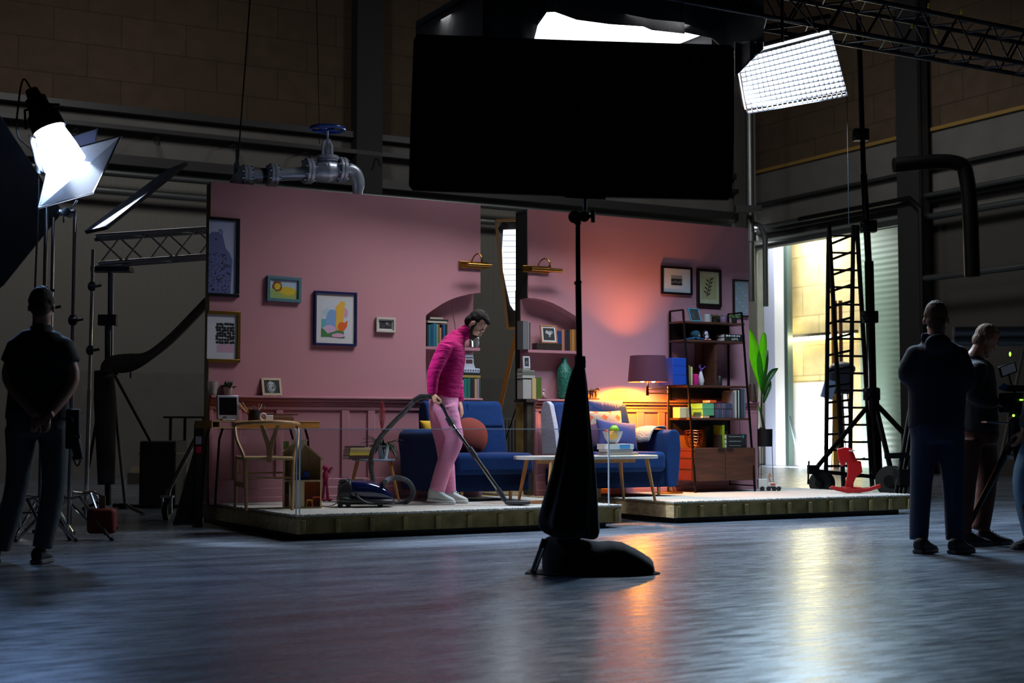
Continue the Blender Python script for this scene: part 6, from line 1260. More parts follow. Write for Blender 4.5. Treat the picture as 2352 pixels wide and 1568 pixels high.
# lamp head
lhv = pd(100, 268, 11.2); target = P(1.6, -.6, 1.6)
lh = thing('lamp_head', 'black film lamp head with bright open lens tilted on its stand', 'lamp', lhv, 0)
ld = (target-lhv).normalized(); ldx = Vector((.42, .0, -.9)).normalized()
b = B(black_metal); b.tube([Vector((0, 0, 0))-ldx*.24, -ldx*.17, -ldx*.05, ldx*.0], [.05, .06, .10, .12], 20); b.tube([-ldx*.02, ldx*.12], [.125, .135], 24); obj('housing', b, lh)
b = B(dark_steel); 
for k in range(6): b.tube([(-ldx*(.16-.02*k))+Vector((.0, 0, 0)), (-ldx*(.155-.02*k))], .085, 20)
obj('cooling_fins', b, lh)
b = B(M('lamp_lens_glow', (.85, .9, 1.), emit=40.)); b.tube([ldx*.115, ldx*.135], [.122, .118], 24); obj('lens', b, lh)
pe = bpy.data.lights.new('lamp_head_spill', 'POINT'); pe.energy = 170; px_ = bpy.data.lights.new('lamp_head_floor_spill', 'SPOT'); px_.energy = 190; px_.color = (.30, .52, 1); px_.spot_size = math.radians(75); px_.spot_blend = .8; px_.shadow_soft_size = .1; pxo = bpy.data.objects.new('lamp_head_floor_spill', px_); COL.objects.link(pxo); pxo.location = lhv+ldx*.3+Vector((-.05, -.24, 0)); pxo.rotation_euler = (pf(120, 1540)-pxo.location).to_track_quat('-Z', 'Y').to_euler(); pe.color = (.42, .62, 1); pe.shadow_soft_size = .06; pq = bpy.data.objects.new('lamp_head_spill', pe); COL.objects.link(pq); pq.location = lhv+ldx*.25
b = B(dark_steel); b.tube([(-.14, .0, -.1), (-.15, 0, .05), (0, 0, .1), (.12, .02, .1)], .012); obj('yoke', b, lh)
b = B(steel); b.grid(lambda u_, v_: ldx*(.14+.30*v_)+(Vector((0, 1, 0))*(u_-.5)*.34+ldx.cross(Vector((0, 1, 0)))*(-.13-.06*v_)), 1, 1); obj('barn_door', b, lh, solid=.004)
b = B(rubber); b.tube(bez([-ldx*.24, -ldx*.30+Vector((-.04, 0, .03)), Vector((-.2, 0, .12)), Vector((-.20, 0, -.15)), Vector((-.05, .03, -.4)), Vector((-.05, .03, -1.4)), Vector((-.05, 0, -2.2))], 8), .008, 6); obj('cable', b, lh)
sp_ = bpy.data.lights.new('lamp_head_light', 'SPOT'); sp_.energy = 4200; sp_.color = (.72, .84, 1); sp_.spot_size = math.radians(60); sp_.spot_blend = .4; sp_.shadow_soft_size = .11
so = bpy.data.objects.new('lamp_head_light', sp_); COL.objects.link(so); so.location = lhv+ldx*.20; so.rotation_euler = (pd(180, 392, 11.3)-so.location).to_track_quat('-Z', 'Y').to_euler()
# diffusion frame hanging in front of the lamp
def quadpanel(name, label, cat, pts, mats, thick=.006, frame=None, fr=.012):
    pts = [Vector(p) for p in pts]; o = pts[0].copy(); t = thing(name, label, cat, o, 0); q = [p-o for p in pts]
    n = (q[1]-q[0]).cross(q[3]-q[0]).normalized()*thick/2; b = B(mats)
    A = [b.v(p+n) for p in q]; C = [b.v(p-n) for p in q]; b._f(A); b._f(C[::-1])
    for i in range(4): b._f([A[i], C[i], C[(i+1) % 4], A[(i+1) % 4]])
    obj('panel', b, t, smooth=False)
    if frame:
        b = B(frame)
        for i in range(4): b.cyl(q[i], q[(i+1) % 4], fr, seg=8)
        obj('frame', b, t)
    return t
silk = bpy.data.materials.new('diffusion_silk'); silk.use_nodes = True; nt = silk.node_tree; nt.nodes.clear(); oo = nt.nodes.new('ShaderNodeOutputMaterial'); d1 = nt.nodes.new('ShaderNodeBsdfDiffuse'); d2 = nt.nodes.new('ShaderNodeBsdfTranslucent'); mm = nt.nodes.new('ShaderNodeMixShader'); mm.inputs[0].default_value = .55; d1.inputs[0].default_value = (.9, .92, .95, 1); d2.inputs[0].default_value = (.9, .92, .95, 1)
nt.links.new(d1.outputs[0], mm.inputs[1]); nt.links.new(d2.outputs[0], mm.inputs[2]); nt.links.new(mm.outputs[0], oo.inputs[0])
quadpanel('diffusion_frame', 'brightly lit white diffusion frame beside the lamp head', 'diffusion frame', [pd(88, 478, 10.9), pd(214, 443, 11.3), pd(277, 313, 11.6), pd(118, 356, 11.3)], silk, frame=steel, fr=.009)
b = B(silk); b.tube([ldx*.14, ldx*.28, ldx*.42], [.12, .15, .17], 24, caps=False); obj('diffuser_sock', b, lh)
quadpanel('diffusion_frame', 'small grey mesh flag behind the bright diffusion frame', 'flag', [pd(152, 356, 11.9), pd(218, 330, 12.0), pd(224, 295, 12.0), pd(158, 316, 11.9)], M('grey_net', (120, 124, 150), .8), frame=steel, fr=.006)
st2, v2 = stand('thinner chrome stand just right of the lamp stand', 108, 1226, None, pd(108, 470, 11.3).z, (.2, 2.3, 4.4), rad=.014, knobs=(1.9,))
st3, v3 = stand('chrome stand with a shiny grip head under the diffusion frame', 158, 1238, None, pd(157, 478, 11.2).z, (5.9, 1.9, 3.8), rad=.015, knobs=(1.0, 1.75))
gh = thing('grip_head', 'shiny grip head and short arm clamped under the diffusion frame', 'clamp', pd(155, 488, 11.2), 0)
b = B(chrome); b.cyl((-.06, 0, .0), (.06, 0, .0), .026, seg=16); b.cyl((0, -.04, .0), (0, .05, .0), .036, seg=16); b.cyl((-.085, 0, .0), (-.055, 0, .03), .012); obj('head', b, gh); b = B(chrome); b.tube([(.0, 0, .0), (.05, 0, .06), (.075, 0, .10)], .009); b.tube([(-.03, 0, -.08), (-.02, 0, .03)], .008); obj('arm', b, gh)
st4, v4 = stand('slim chrome stand holding the tilted grey board', 196, 1222, None, pd(202, 545, 11.4).z, (5.4, 1.2, 3.3), rad=.014, px_top=(202, 196), knobs=(1.55, 2.1))
quadpanel('bounce_board', 'long dark grey board tilted up to the right on the slim stand', 'board', [pd(196, 534, 11.4), pd(245, 523, 10.9), pd(430, 375, 12.4), pd(385, 392, 12.9)], M('grey_board_felt', (34, 31, 33), .9, bump=.3, bscale=20), .03)
# crank tripod with truss
v = pf(252, 1172); ct_ = thing('crank_tripod', 'large dark tripod with crank holding the end of the short truss', 'tripod', (v.x, v.y, 0), 0); Gt = lambda px, py, y=0.: pd(px, py, v.y+y)-Vector((v.x, v.y, 0))
b = B(dark_steel); b.cyl(Gt(248, 1160), Gt(248, 740), .035); b.cyl(Gt(252, 760), Gt(253, 625), .024); obj('column', b, ct_)
b = B(steel); b.cyl(Gt(257, 830, -.03), Gt(259, 628, -.03), .012); obj('riser', b, ct_)
b = B(dark_steel); b.box(Gt(248, 735), (.2, .1, .12)); b.cyl(Gt(230, 735), Gt(268, 733), .03); obj('collar', b, ct_, bevel=.01)
b = B(dark_steel); b.box(Gt(258, 850), (.16, .12, .1)); b.cyl(Gt(262, 850), Gt(290, 850), .025); b.cyl(Gt(300, 840), Gt(300, 868), .01); obj('crank', b, ct_, bevel=.008)
for a, c in (((264, 862, -.0), (345, 1012, .3)), ((258, 862, -.05), (288, 1160, -.55)), ((240, 862, 0), (203, 1075, .2))):
    b = B(dark_steel); b.cyl(Gt(*a), Gt(*c), .018); obj('brace', b, ct_)
for a, c in (((288, 1160, -.55), (331, 1241, -.9)), ((235, 1150, 0), (190, 1195, .1)), ((262, 1160, .2), (320, 1150, .6))):
    p_, q_ = Gt(*a), Gt(*c); q_.z = .012; b = B(chrome if a[0] == 288 else dark_steel); b.cyl(p_, q_, .022, .018); obj('leg', b, ct_)
b = B(dark_steel); b.box(Gt(285, 1162, -.52), (.10, .08, .06)); obj('leg_joint', b, ct_)
b = B(black_metal); b.box(Gt(258, 619), (.42, .2, .05)); obj('top_plate', b, ct_)
def truss(name, label, p0, p1, size, pitch, mat, r=.025, rl=.01):
    p0, p1 = Vector(p0), Vector(p1); t = thing(name, label, 'truss', p0, 0); d = p1-p0; L = d.length; d.normalize(); sx_ = d.cross(Vector((0, 0, 1))).normalized()*size/2; up = sx_.normalized().cross(d)*size/2
    cs_ = [sx_+up, sx_-up, -sx_-up, -sx_+up]
    for c in cs_: b = B(mat); b.cyl(c, c+d*L, r, seg=10); obj('chord', b, t)
    n = max(2, int(L/pitch))
    for i in range(4):
        a, c = cs_[i], cs_[(i+1) % 4]; b = B(mat)
        for k in range(n):
            u0, u1 = d*L*k/n, d*L*(k+.5)/n; u2 = d*L*(k+1)/n; b.cyl(a+u0, c+u1, rl, seg=6); b.cyl(c+u1, a+u2, rl, seg=6)
        obj('lacing', b, t)
    return t
ts = M('truss_aluminium', (150, 154, 160), .35, .9)
a_ = (pd(222, 577, v.y)); c_ = pd(560, 553, v.y+.5); truss('truss', 'short aluminium truss reaching from the dark tripod behind the pink wall', a_, c_, .30, .42, ts)
# cloth bundle over the tripod and up to the set wall
b = B(M('brown_canvas', (58, 50, 44), .9, bump=.5, bscale=8))
pts = [pd(244, 868, 14.9), pd(250, 840, 14.9), pd(300, 832, 14.9), pd(340, 818, 14.9), pd(390, 780, 14.9), pd(440, 730, 14.9), pd(478, 690, 14.9)]
o0 = pts[0].copy(); b.tube(bez([p-o0 for p in pts], 6), [(.05+.05*math.sin(PI*min(1, i/20))**2, .05) for i in range(len(pts)*6-5)], 10, side=(0, 0, 1)); tag(obj('hanging_canvas', b, loc=o0), 'brown canvas swag hanging from the tripod up to the set wall', 'cloth')
b = B(M('brown_canvas', (58, 50, 44), .9)); b.tube([(0, 0, 0), (.02, 0, -.3), (.05, 0, -1.2)], [(.1, .05), (.12, .06), (.09, .05)], 12, side=(1, 0, 0)); tag(obj('canvas_bundle', b, loc=pd(238, 850, 15.0)), 'dark canvas bundle hanging down the left side of the tripod', 'cloth')
# big black flag at the left edge
quadpanel('black_flag', 'large black flag slanting across the left edge behind the lamp', 'flag', [pd(-260, 870, 12.4), pd(8, 655, 12.4), pd(144, 486, 12.4), pd(-20, 235, 12.4)], black_cloth, .02)
# red sandbag
b = B(M('red_sandbag_cloth', (110, 26, 20), .8, bump=.4, bscale=12)); b.box((0, 0, 0), (.225, .10, .2)); o = obj('sandbag', b, loc=pd(234, 1196, 11.35), bevel=.035, seg=4); tag(o, 'red sandbag hanging from the chrome stand at left', 'sandbag')
b = B(M('tan_strap', (120, 90, 60), .8)); b.bar((0, 0, .08), (0, 0, .2), .05, .01); b.tube([(0, 0, .2), (-.08, .0, .235), (-.16, 0, .22)], .007); obj('strap', b, o)
st5, v5 = stand('low chrome stand legs behind the left man', 44, 1247, None, .75, (5.6, .4, 3.2), rad=.014)
b = B(chrome); b.cyl((0, 0, 0), (.3, 0, 0), .012); tag(obj('chrome_bar', b, loc=pd(26, 1178, 11.4)), 'horizontal chrome bar between the stand legs at far left', 'bar')
# caster brace left of the set
v = pf(383, 1194); cb_ = thing('caster_brace', 'diagonal steel brace on a caster wheel left of the set', 'brace', (v.x, v.y, 0), 0); Gc = lambda px, py, y=0.: pd(px, py, v.y+y)-Vector((v.x, v.y, 0))
b = B(steel); b.cyl(Gc(386, 1128), Gc(473, 962, .15), .022); obj('tube', b, cb_); b = B(steel); b.box(Gc(384, 1140), (.12, .09, .02)); b.bx(-.05, -.035, -.02, .02, .06, .23); b.bx(.035, .05, -.02, .02, .06, .23); b.cyl(Gc(384, 1138), Gc(387, 1124), .03); obj('fork', b, cb_)
b = B(rubber); b.cyl((-.025, 0, .09), (.025, 0, .09), .09, seg=24); b.m(steel); b.cyl((-.03, 0, .09), (.03, 0, .09), .035); w_ = obj('wheel', b, cb_); cb_.rotation_euler = (0, 0, 0)
v = pf(474, 1152, 0); b = B(black_paint); po_ = P(-.12, -.1, 0); 
t = thing('black_post', 'black upright post at the left end of the set with white and pink tape', 'post', po_, ANG); b.bx(-.03, .04, -.02, .05, 0, .92); b.prism([(-.03, .02), (-.03, .7), (-.22, .02)], .0, .03); obj('post', b, t)
b = B(C_((190, 200, 220))); b.bx(-.034, .02, -.024, -.02, .74, .81); b.m(C_((230, 30, 90))); b.bx(-.03, .02, -.024, -.02, .66, .72); obj('tape', b, t)
# dark flight cases and clutter behind at left
def crate(label, px0, px1, pyt, pyb, Yc=None, col=(14, 14, 15), name='flight_case'):
    v = pf((px0+px1)/2, pyb); a, c = pd(px0, pyt, v.y), pd(px1, pyt, v.y); w_ = c.x-a.x; t = thing(name, label, 'case', (v.x, v.y+.2, 0), 0)
    b = B(C_(col, .7)); b.bx(-w_/2, w_/2, -.2, .35, .0, a.z); obj('case', b, t, bevel=.02); b = B(dark_steel); b.bx(-w_/2-.004, w_/2+.004, -.205, .355, a.z*.8, a.z*.82); obj('edge_strip', b, t); return t
crate('large black case standing on the floor left of the set', 318, 402, 1012, 1166)
crate('low black case beside the caster brace left of the set', 404, 452, 1092, 1160)
v = pf(430, 1110); t = thing('trestle', 'dark trestle table frame far back left of the set', 'trestle', (v.x, v.y, 0), 0); Gr = lambda px, py: pd(px, py, v.y)-Vector((v.x, v.y, 0))
b = B(black_metal); b.box(Gr(430, 958), (.7, .3, .03)); obj('top', b, t)
for x in (392, 425, 468): b = B(black_metal); q = Gr(x, 960); b.bar((q.x, 0, 0), q, .04); obj('leg', b, t)
b = B(C_((150, 140, 110))); b.bx(0, 2.2, 0, .1, 0, .09); tag(obj('timber_batten', b, loc=pf(300, 1112)+Vector((0, 0, .18))), 'pale timber batten lying near the back wall at left', 'timber'); b = B(C_((70, 66, 60))); b.bx(0, 2.4, 0, .4, 0, .18); tag(obj('low_crate', b, loc=pf(292, 1112)), 'low dark crate under the pale batten near the back wall', 'crate')
# cable loops on the floor
b = B(M('brown_cable', (60, 48, 42), .8)); rr = random.Random(5)
for k in range(3): b.tube(bez([(-.2+.2*k, .05*k, .02), (.3, .1-.05*k, .02), (.8, -.05+.04*k, .02), (1.3, .04, .02)], 8), .018, 6)
tag(obj('floor_cable', b, loc=pf(300, 1166)), 'bundle of brown cables lying on the floor left of the set', 'cable')
# --- black flag on its stand in the foreground, wrapped in black cloth
YF = 8.75
fl_ = thing('black_flag', 'huge black rectangular flag filling the top centre, raised on a foreground stand', 'flag', pd(1340, 455, YF), 0); o0 = Vector(fl_.location); K = lambda px, py, y=0.: pd(px, py, YF+y)-o0
cr = [(958, 78), (1300, 91), (1676, 103), (1686, 112), (1686, 300), (1681, 450), (1672, 459), (1300, 450), (948, 437), (939, 426), (942, 300), (950, 92)]
b = B(black_cloth); A = [b.v(K(a, c)) for a, c in cr]; Cc = [b.v(K(a, c)+Vector((0, .035, 0))) for a, c in cr]; b._f(A); b._f(Cc[::-1])
for i in range(len(cr)): j = (i+1) % len(cr); b._f([A[i], Cc[i], Cc[j], A[j]])
obj('cloth', b, fl_, smooth=False)
b = B(black_metal); b.cyl(K(1297, 451), K(1391, 455), .012); b.cyl(K(1344, 453), K(1344, 484), .011); obj('yoke_bar', b, fl_)
v = pd(1330, 1310, YF); ms_ = thing('flag_stand', 'tall black stand carrying the huge flag, its base wrapped in black cloth', 'stand', (v.x, YF, 0), 0); Ks = lambda px, py, y=0.: pd(px, py, YF+y)-Vector((v.x, YF, 0))
b = B(M('black_chrome', (40, 40, 44), .18, 1.)); b.cyl(Ks(1327, 510), Ks(1328, 648), .0155, seg=16); b.cyl(Ks(1328, 645), Ks(1332, 900), .019, seg=16); b.cyl(Ks(1332, 900), Ks(1325, 1260), .024, seg=16); obj('column', b, ms_)
b = B(black_metal); b.cyl(Ks(1327, 646), Ks(1328, 652), .024); b.cyl(Ks(1313, 498), Ks(1362, 496), .014); b.cyl(Ks(1320, 498, -.03), Ks(1320, 498, .05), .04, seg=18); b.cyl(Ks(1342, 497, -.03), Ks(1342, 497, .05), .034, seg=18); b.cyl(Ks(1362, 484), Ks(1362, 511), .013); b.cyl(Ks(1327, 488), Ks(1327, 516), .02); obj('grip_head', b, ms_)
b = B(black_metal); b.cyl(Ks(1332, 818), Ks(1333, 845), .034); b.cyl(Ks(1322, 830), Ks(1345, 828), .016); obj('locking_collar', b, ms_)
for a, c in (((1252, 1238, -.1), (1224, 1318, -.12)),): 
    p_, q_ = Ks(*a), Ks(*c); q_.z = .012; b = B(chrome); b.cyl(p_, q_, .019); b.m(black_metal); b.cyl(p_, p_+(q_-p_)*.25, .0205); b.m(rubber); b.cyl(q_-(q_-p_)*.06, q_, .021); obj('leg', b, ms_)
# hanging cloth
ct_L = [(826, 1324, 1340), (850, 1314, 1345), (880, 1303, 1349), (930, 1294, 1353), (980, 1287, 1357), (1030, 1279, 1363), (1080, 1267, 1368), (1130, 1252, 1372), (1170, 1241, 1374), (1200, 1233, 1376), (1218, 1240, 1379), (1236, 1290, 1372)]
b = B(black_cloth); vs = []
for i, (py, xl, xr) in enumerate(ct_L):
    cx_ = (xl+xr)/2; c = Ks(cx_, py); hw = (xr-xl)/2*YF/F; hd = min(hw*.8, .16); ring = []
    for j in range(40):
        a = 2*PI*j/40; fo = 1+.10*math.sin(7*a+i*.35)*min(1, i/3)+.05*math.sin(13*a-.4*i); ring.append(b.v(c+Vector((hw*math.cos(a)*(1 if abs(math.cos(a)) > .9 else fo), hd*math.sin(a)*fo, 0 if i < 10 else .02*math.sin(3*a)))))
    vs.append(ring)
for A, Cc in zip(vs, vs[1:]):
    for j in range(40): b._f([A[j], A[(j+1) % 40], Cc[(j+1) % 40], Cc[j]])
b._f(vs[0][::-1]); b._f(vs[-1]); o = obj('cloth_wrap', b, loc=(v.x, YF, 0), sub=1); tag(o, 'black cloth hanging in folds around the foreground flag stand', 'cloth')
hp_ = [(1246, 1240, .10), (1262, 1232, .16), (1300, 1236, .2), (1340, 1240, .22), (1375, 1244, .22), (1400, 1242, .22), (1430, 1246, .21), (1465, 1263, .19), (1496, 1283, .15), (1501, 1290, .12)]
b = B(black_cloth); vs = []
for i, (px, py, hd) in enumerate(hp_):
    c = Ks(px, py); x = c.x; zt_ = c.z; ring = []
    for j in range(20):
        a = 2*PI*j/20; ca_, sa_ = math.cos(a), math.sin(a); z_ = (.002 if sa_ < 0 else zt_*(sa_**.6)); ring.append(b.v(Vector((x, ca_*hd*(1.15 if sa_ < .3 else 1)+.015*math.sin(5*i+3*a), z_))))
    vs.append(ring)
for A, Cc in zip(vs, vs[1:]):
    for j in range(20): b._f([A[j], A[(j+1) % 20], Cc[(j+1) % 20], Cc[j]])
b._f(vs[0][::-1]); b._f(vs[-1]); b.prism([(-.33, -.1), (-.2, -.2), (.1, -.23), (.3, -.2), (.45, -.17), (.49, -.1), (.46, .05), (.2, .24), (-.1, .2), (-.3, .12)], .001, .008, 'xy')
o = obj('sandbag_heap', b, loc=(v.x, YF+.05, 0)); tag(o, 'heap of black sandbag cloth on the floor at the foot of the flag stand', 'sandbag')
# --- overhead softbox
sbt = sthing('overhead_softbox', 'overhead softbox with glowing white underside and black cloth skirts', 'softbox', SB_S0, SB_Y0, SB_Z); Ls, Ds = SB_S1-SB_S0, SB_Y1-SB_Y0
b = B(M('softbox_glow', (.88, .94, 1), emit=5.)); b.bx(0, Ls, 0, Ds, 0, .01); obj('diffuser', b, sbt)
b = B(black_metal)
for p_, q_ in (((0, 0), (Ls, 0)), ((Ls, 0), (Ls, Ds)), ((Ls, Ds), (0, Ds)), ((0, Ds), (0, 0))): b.cyl((p_[0], p_[1], .03), (q_[0], q_[1], .03), .025)
obj('frame', b, sbt); b = B(black_cloth); b.bx(0, Ls, 0, Ds, .05, .08); obj('top_cover', b, sbt)
skirt = [(1108, 120), (1130, 122), (1190, 124), (1222, 110), (1236, 58), (1250, 31), (1275, 28), (1330, 43), (1400, 56), (1480, 60), (1500, 68), (1565, 80), (1566, 74), (1640, 86), (1660, 112), (1700, 112), (1757, 106)]
ys = SB_Y0-.12; b = B(black_cloth); prev = None
for i, (px, py) in enumerate(skirt):
    s0, z0 = pw(px, py, ys); fy = .03*math.sin(i*2.1)-.02*math.sin(i*5.3)
    r_ = [b.v((s0-SB_S0, ys-SB_Y0+fy*k, z0-SB_Z+(1.1)*(1-k))) for k in (0, .35, .7, 1)]
    if prev:
        for j in range(3): b._f([prev[j], prev[j+1], r_[j+1], r_[j]])
    prev = r_
obj('skirt', b, sbt, solid=.01)
b = B(black_cloth); b.bx(-.02, -.01, 0, Ds+.03, -.80, .1); b.bx(Ls+.01, Ls+.02, .0, Ds+.03, -1.1, .1); b.prism([(0, -1.05), (Ls, -1.28), (Ls, .1), (0, .1)], Ds+.02, Ds+.03); obj('side_skirt', b, sbt)
# --- LED panel
qc = [pd(1711, 251, 13.9), pd(1940, 211, 14.3), pd(1903, 70, 13.6), pd(1688, 126, 13.2)]
pn = thing('grid_light', 'bright white LED panel light with an egg crate grid hanging at upper right', 'lamp', qc[0], 0); q = [p-qc[0] for p in qc]; ux = q[1]-q[0]; uy_ = q[3]-q[0]; nn = ux.cross(uy_).normalized()
if nn.y > 0: nn = -nn
PT = lambda u_, v_, h=0.: q[0]*(1-u_)*(1-v_)+q[1]*u_*(1-v_)+q[2]*u_*v_+q[3]*(1-u_)*v_+nn*h
b = B(M('led_panel_glow', (.92, .97, 1), emit=7.)); b.poly([PT(.0, .0), PT(1, 0), PT(1, 1), PT(0, 1)]); obj('diffuser', b, pn, solid=.01)
b = B(dark_steel)
g4 = [PT(0, 0, -.04), PT(1, 0, -.04), PT(1, 1, -.04), PT(0, 1, -.04)]; b.poly(g4); obj('housing', b, pn, solid=.05)
b = B(M('grid_cloth', (200, 205, 214), .6)); ng, mg = 20, 12
for i in range(ng+1): a, c = PT(i/ng, 0, .03), PT(i/ng, 1, .03); b.poly([a, c, c+nn*.04, a+nn*.04])
for i in range(mg+1): a, c = PT(0, i/mg, .03), PT(1, i/mg, .03); b.poly([a, c, c+nn*.04, a+nn*.04])
obj('egg_crate', b, pn, solid=.0012)
b = B(black_metal); top = PT(.5, 1); b.cyl(top, top+Vector((0, 0, .5)), .015); b.cyl(PT(.9, 1), top+Vector((0, 0, .5)), .01); obj('hanger', b, pn)
pc = qc[0]+PT(.5, .5, .09); area_light('led_panel_light', pc, pc+nn, ux.length*.9, uy_.length*.9, 400, (.52, .76, 1))
b = B(black_cloth); k0 = pd(1690, 110, 13.0)
b.grid(lambda u_, v_: pd(1688+66*u_, 96+(80-64*u_)*v_, 12.95)-k0+Vector((0, .04*math.sin(9*u_), 0)), 8, 5); tag(obj('black_drape', b, loc=k0, solid=.01), 'black cloth corner hanging over the left edge of the LED panel', 'cloth')
# --- trusses overhead
t0, t1 = pd(1700, 14, 12.9), None
s0, y0, z0 = to_set(pd(1760, 12, 13.6)); p0 = P(s0, y0, z0); p1 = P(s0+7.5, y0, z0)
truss('truss', 'long overhead truss running from the softbox to the upper right corner', P(s0-3.2, y0, z0), p1, .36, .5, M('truss_black', (66, 66, 72), .3, .8), r=.024, rl=.011)
b = B(M('truss_black', (66, 66, 72), .3, .8)); a_ = pd(1700, 72, 14.6); c_ = pd(1905, 38, 15.2); b.cyl((0, 0, 0), c_-a_, .03); tag(obj('hanging_pipe', b, loc=a_), 'slanting pipe under the overhead truss above the LED panel', 'pipe')
for k, (px, py) in enumerate(((2133, 13), (2209, 26), (2095, 60), (2151, 72))):
    v = pd(px, py, 14.0+k*.1); b = B(M('yellow_tag', (196, 176, 40), .6, emit=.15) if False else C_((220, 200, 50), .6)); b.box((0, 0, 0), (.02, .012, .045), (0, .15, 0)); tag(obj('tape_tag', b, loc=v), 'small yellow tape tag on the overhead truss', 'tag', 'yellow tape tags on the truss')
v = pd(1090, 3, 12.5); b = B(steel); b.box((0, 0, 0), (.12, .05, .03), (0, .1, 0)); b.tube([(.05, 0, 0), (.12, 0, -.03), (.16, 0, 0)], .012); tag(obj('truss_clamp', b, loc=v), 'shiny clamp at the top left corner of the softbox skirt', 'clamp')
# suspension lines of the big tap
for px0, py0, px1, py1, Yc, lab, r_ in ((575, -10, 545, 395, 14.2, 'dark hoist rope left of the giant tap pipe', .008), (727, -10, 734, 330, 13.9, 'thin wire down to the giant tap wheel', .004), (1945, 215, 1950, 520, 14.6, 'thin cable hanging from the LED panel past the ladder', .005)):
    a_, c_ = pd(px0, py0, Yc), pd(px1, py1, Yc); b = B(black_metal); b.cyl((0, 0, 0), c_-a_, r_, seg=6); tag(obj('hanging_line', b, loc=a_), lab, 'rope')
b = B(M('chain_block_black', (26, 24, 24), .6)); b.box((0, 0, 0), (.05, .05, .12)); b.box((.015, 0, -.10), (.07, .05, .10)); b.tube([(0, 0, .06), (.0, 0, .2)], .015); tag(obj('hoist_hook', b, loc=pd(544, 388, 14.2)), 'dark hoist hook left of the giant tap pipe', 'hook')
# --- giant tap above the set wall
tap_m = M('tap_silver', (205, 212, 226), .34, .45, bump=.12, bscale=60); YT = 13.7
tp = thing('giant_tap', 'giant silver pipe and gate valve tap with blue wheel above the left set wall', 'tap', pd(752, 388, YT), 0); o0 = Vector(tp.location)
U = Vector((CA, SA*.9, 0)).normalized(); kk = YT/F
def TP(px, py): # on the vertical plane through the tap along U
    d = ray(px, py); n = Vector((-U.y, U.x, 0)); c = Vector((0, 0, CAM_H)); tt = (o0-c).dot(n)/d.dot(n); return c+d*tt-o0
def flange(px, py, r=.135, n=8, name='flange'):
    c = TP(px, py); b = B(tap_m); b.cyl(c-U*.042, c-U*.012, r, seg=32); b.cyl(c-U*.006, c+U*.026, r*.98, seg=32); x = U.cross(Vector((0, 0, 1))); fo = obj(name, b, tp, bevel=.003)
    for k in range(n): a = 2*PI*(k+.5)/n; p_ = c+(x*math.cos(a)+Vector((0, 0, 1))*math.sin(a))*r*.8; obj('bolt', B(chrome).tube([p_-U*.062, p_-U*.042, p_-U*.041, p_+U*.025, p_+U*.026, p_+U*.045, p_+U*.046, p_+U*.06], [.015, .015, .007, .007, .015, .015, .007, .007], 8), fo)
pr_ = .062
b = B(tap_m); b.cyl(TP(560, 405), TP(703, 398), pr_, seg=24); b.m(dark_steel); b.cyl(TP(600, 402), TP(611, 402), pr_*1.08, seg=24); obj('pipe', b, tp)
b = B(tap_m); b.tube(bez([TP(566, 404), TP(556, 406), TP(546, 414), TP(541, 432), TP(540, 470)], 5), pr_, 20); obj('elbow_pipe', b, tp)
flange(566, 404, .105); flange(628, 403, .115); flange(710, 393, .125); flange(786, 390, .125)
b = B(tap_m); a_, c_ = TP(712, 393), TP(786, 390); b.tube([a_, a_+(c_-a_)*.3, a_+(c_-a_)*.5, a_+(c_-a_)*.7, c_], [pr_*1.05, .10, .118, .10, pr_*1.05], 24); b.cyl(TP(752, 400), TP(752, 368), .085, .075, 20); b.box(TP(748, 384)+Vector((0, -.10, 0)), (.05, .02, .04)); obj('valve_body', b, tp, remesh=.008, smooth_it=3)
b = B(tap_m); b.cyl(TP(752, 366), TP(752, 358), .108, seg=32); b.cyl(TP(752, 371), TP(752, 367), .104, seg=32)
c = TP(752, 371); 
bonnet = obj('bonnet_flange', b, tp, bevel=.003)
b = B(tap_m)
for sx_ in (-1, 1):
    for dy in (-.03, .03): b.tube([TP(752, 358)+U*sx_*.045+Vector((0, dy, 0)), TP(752, 334)+U*sx_*.045+Vector((0, dy, 0)), TP(752, 324)+U*sx_*.02+Vector((0, dy*.5, 0))], [.012, .012, .014], 8)
b.cyl(TP(752, 329), TP(752, 320), .032, seg=16); b.cyl(TP(752, 356), TP(752, 300), .012, seg=10); b.cyl(TP(752, 352), TP(752, 342), .026, seg=10); obj('yoke', b, tp)
blue_w = M('blue_handwheel', (20, 70, 160), .25, .2, coat=.6); c = TP(752, 296); b = B(blue_w); wr = .165
b.tube([c+Vector((wr*math.cos(a), wr*math.sin(a), .0)) for a in [2*PI*k/40 for k in range(40)]], .017, 10, closed=True); b.cyl(c-Vector((0, 0, .02)), c+Vector((0, 0, .02)), .03)
for k in range(5): a = 2*PI*k/5+.4; b.tube([c, c+Vector((wr*.6*math.cos(a+.12), wr*.6*math.sin(a+.12), -.014)), c+Vector((wr*math.cos(a), wr*math.sin(a), 0))], [.014, .011, .012], 8)
obj('handwheel', b, tp)
b = B(tap_m); b.tube(bez([TP(784, 390), TP(800, 388), TP(815, 395), TP(823, 412), TP(823, 428)], 7), [pr_*.95]*29, 22); b.tube([TP(823, 426), TP(822, 434), TP(821, 447)], [pr_*.98, pr_*.9, pr_*.72], 22); obj('spout', b, tp); b = B(black_paint); b.cyl(TP(821, 446.5), TP(821, 448), pr_*.62, seg=20); obj('spout_mouth', b, tp)
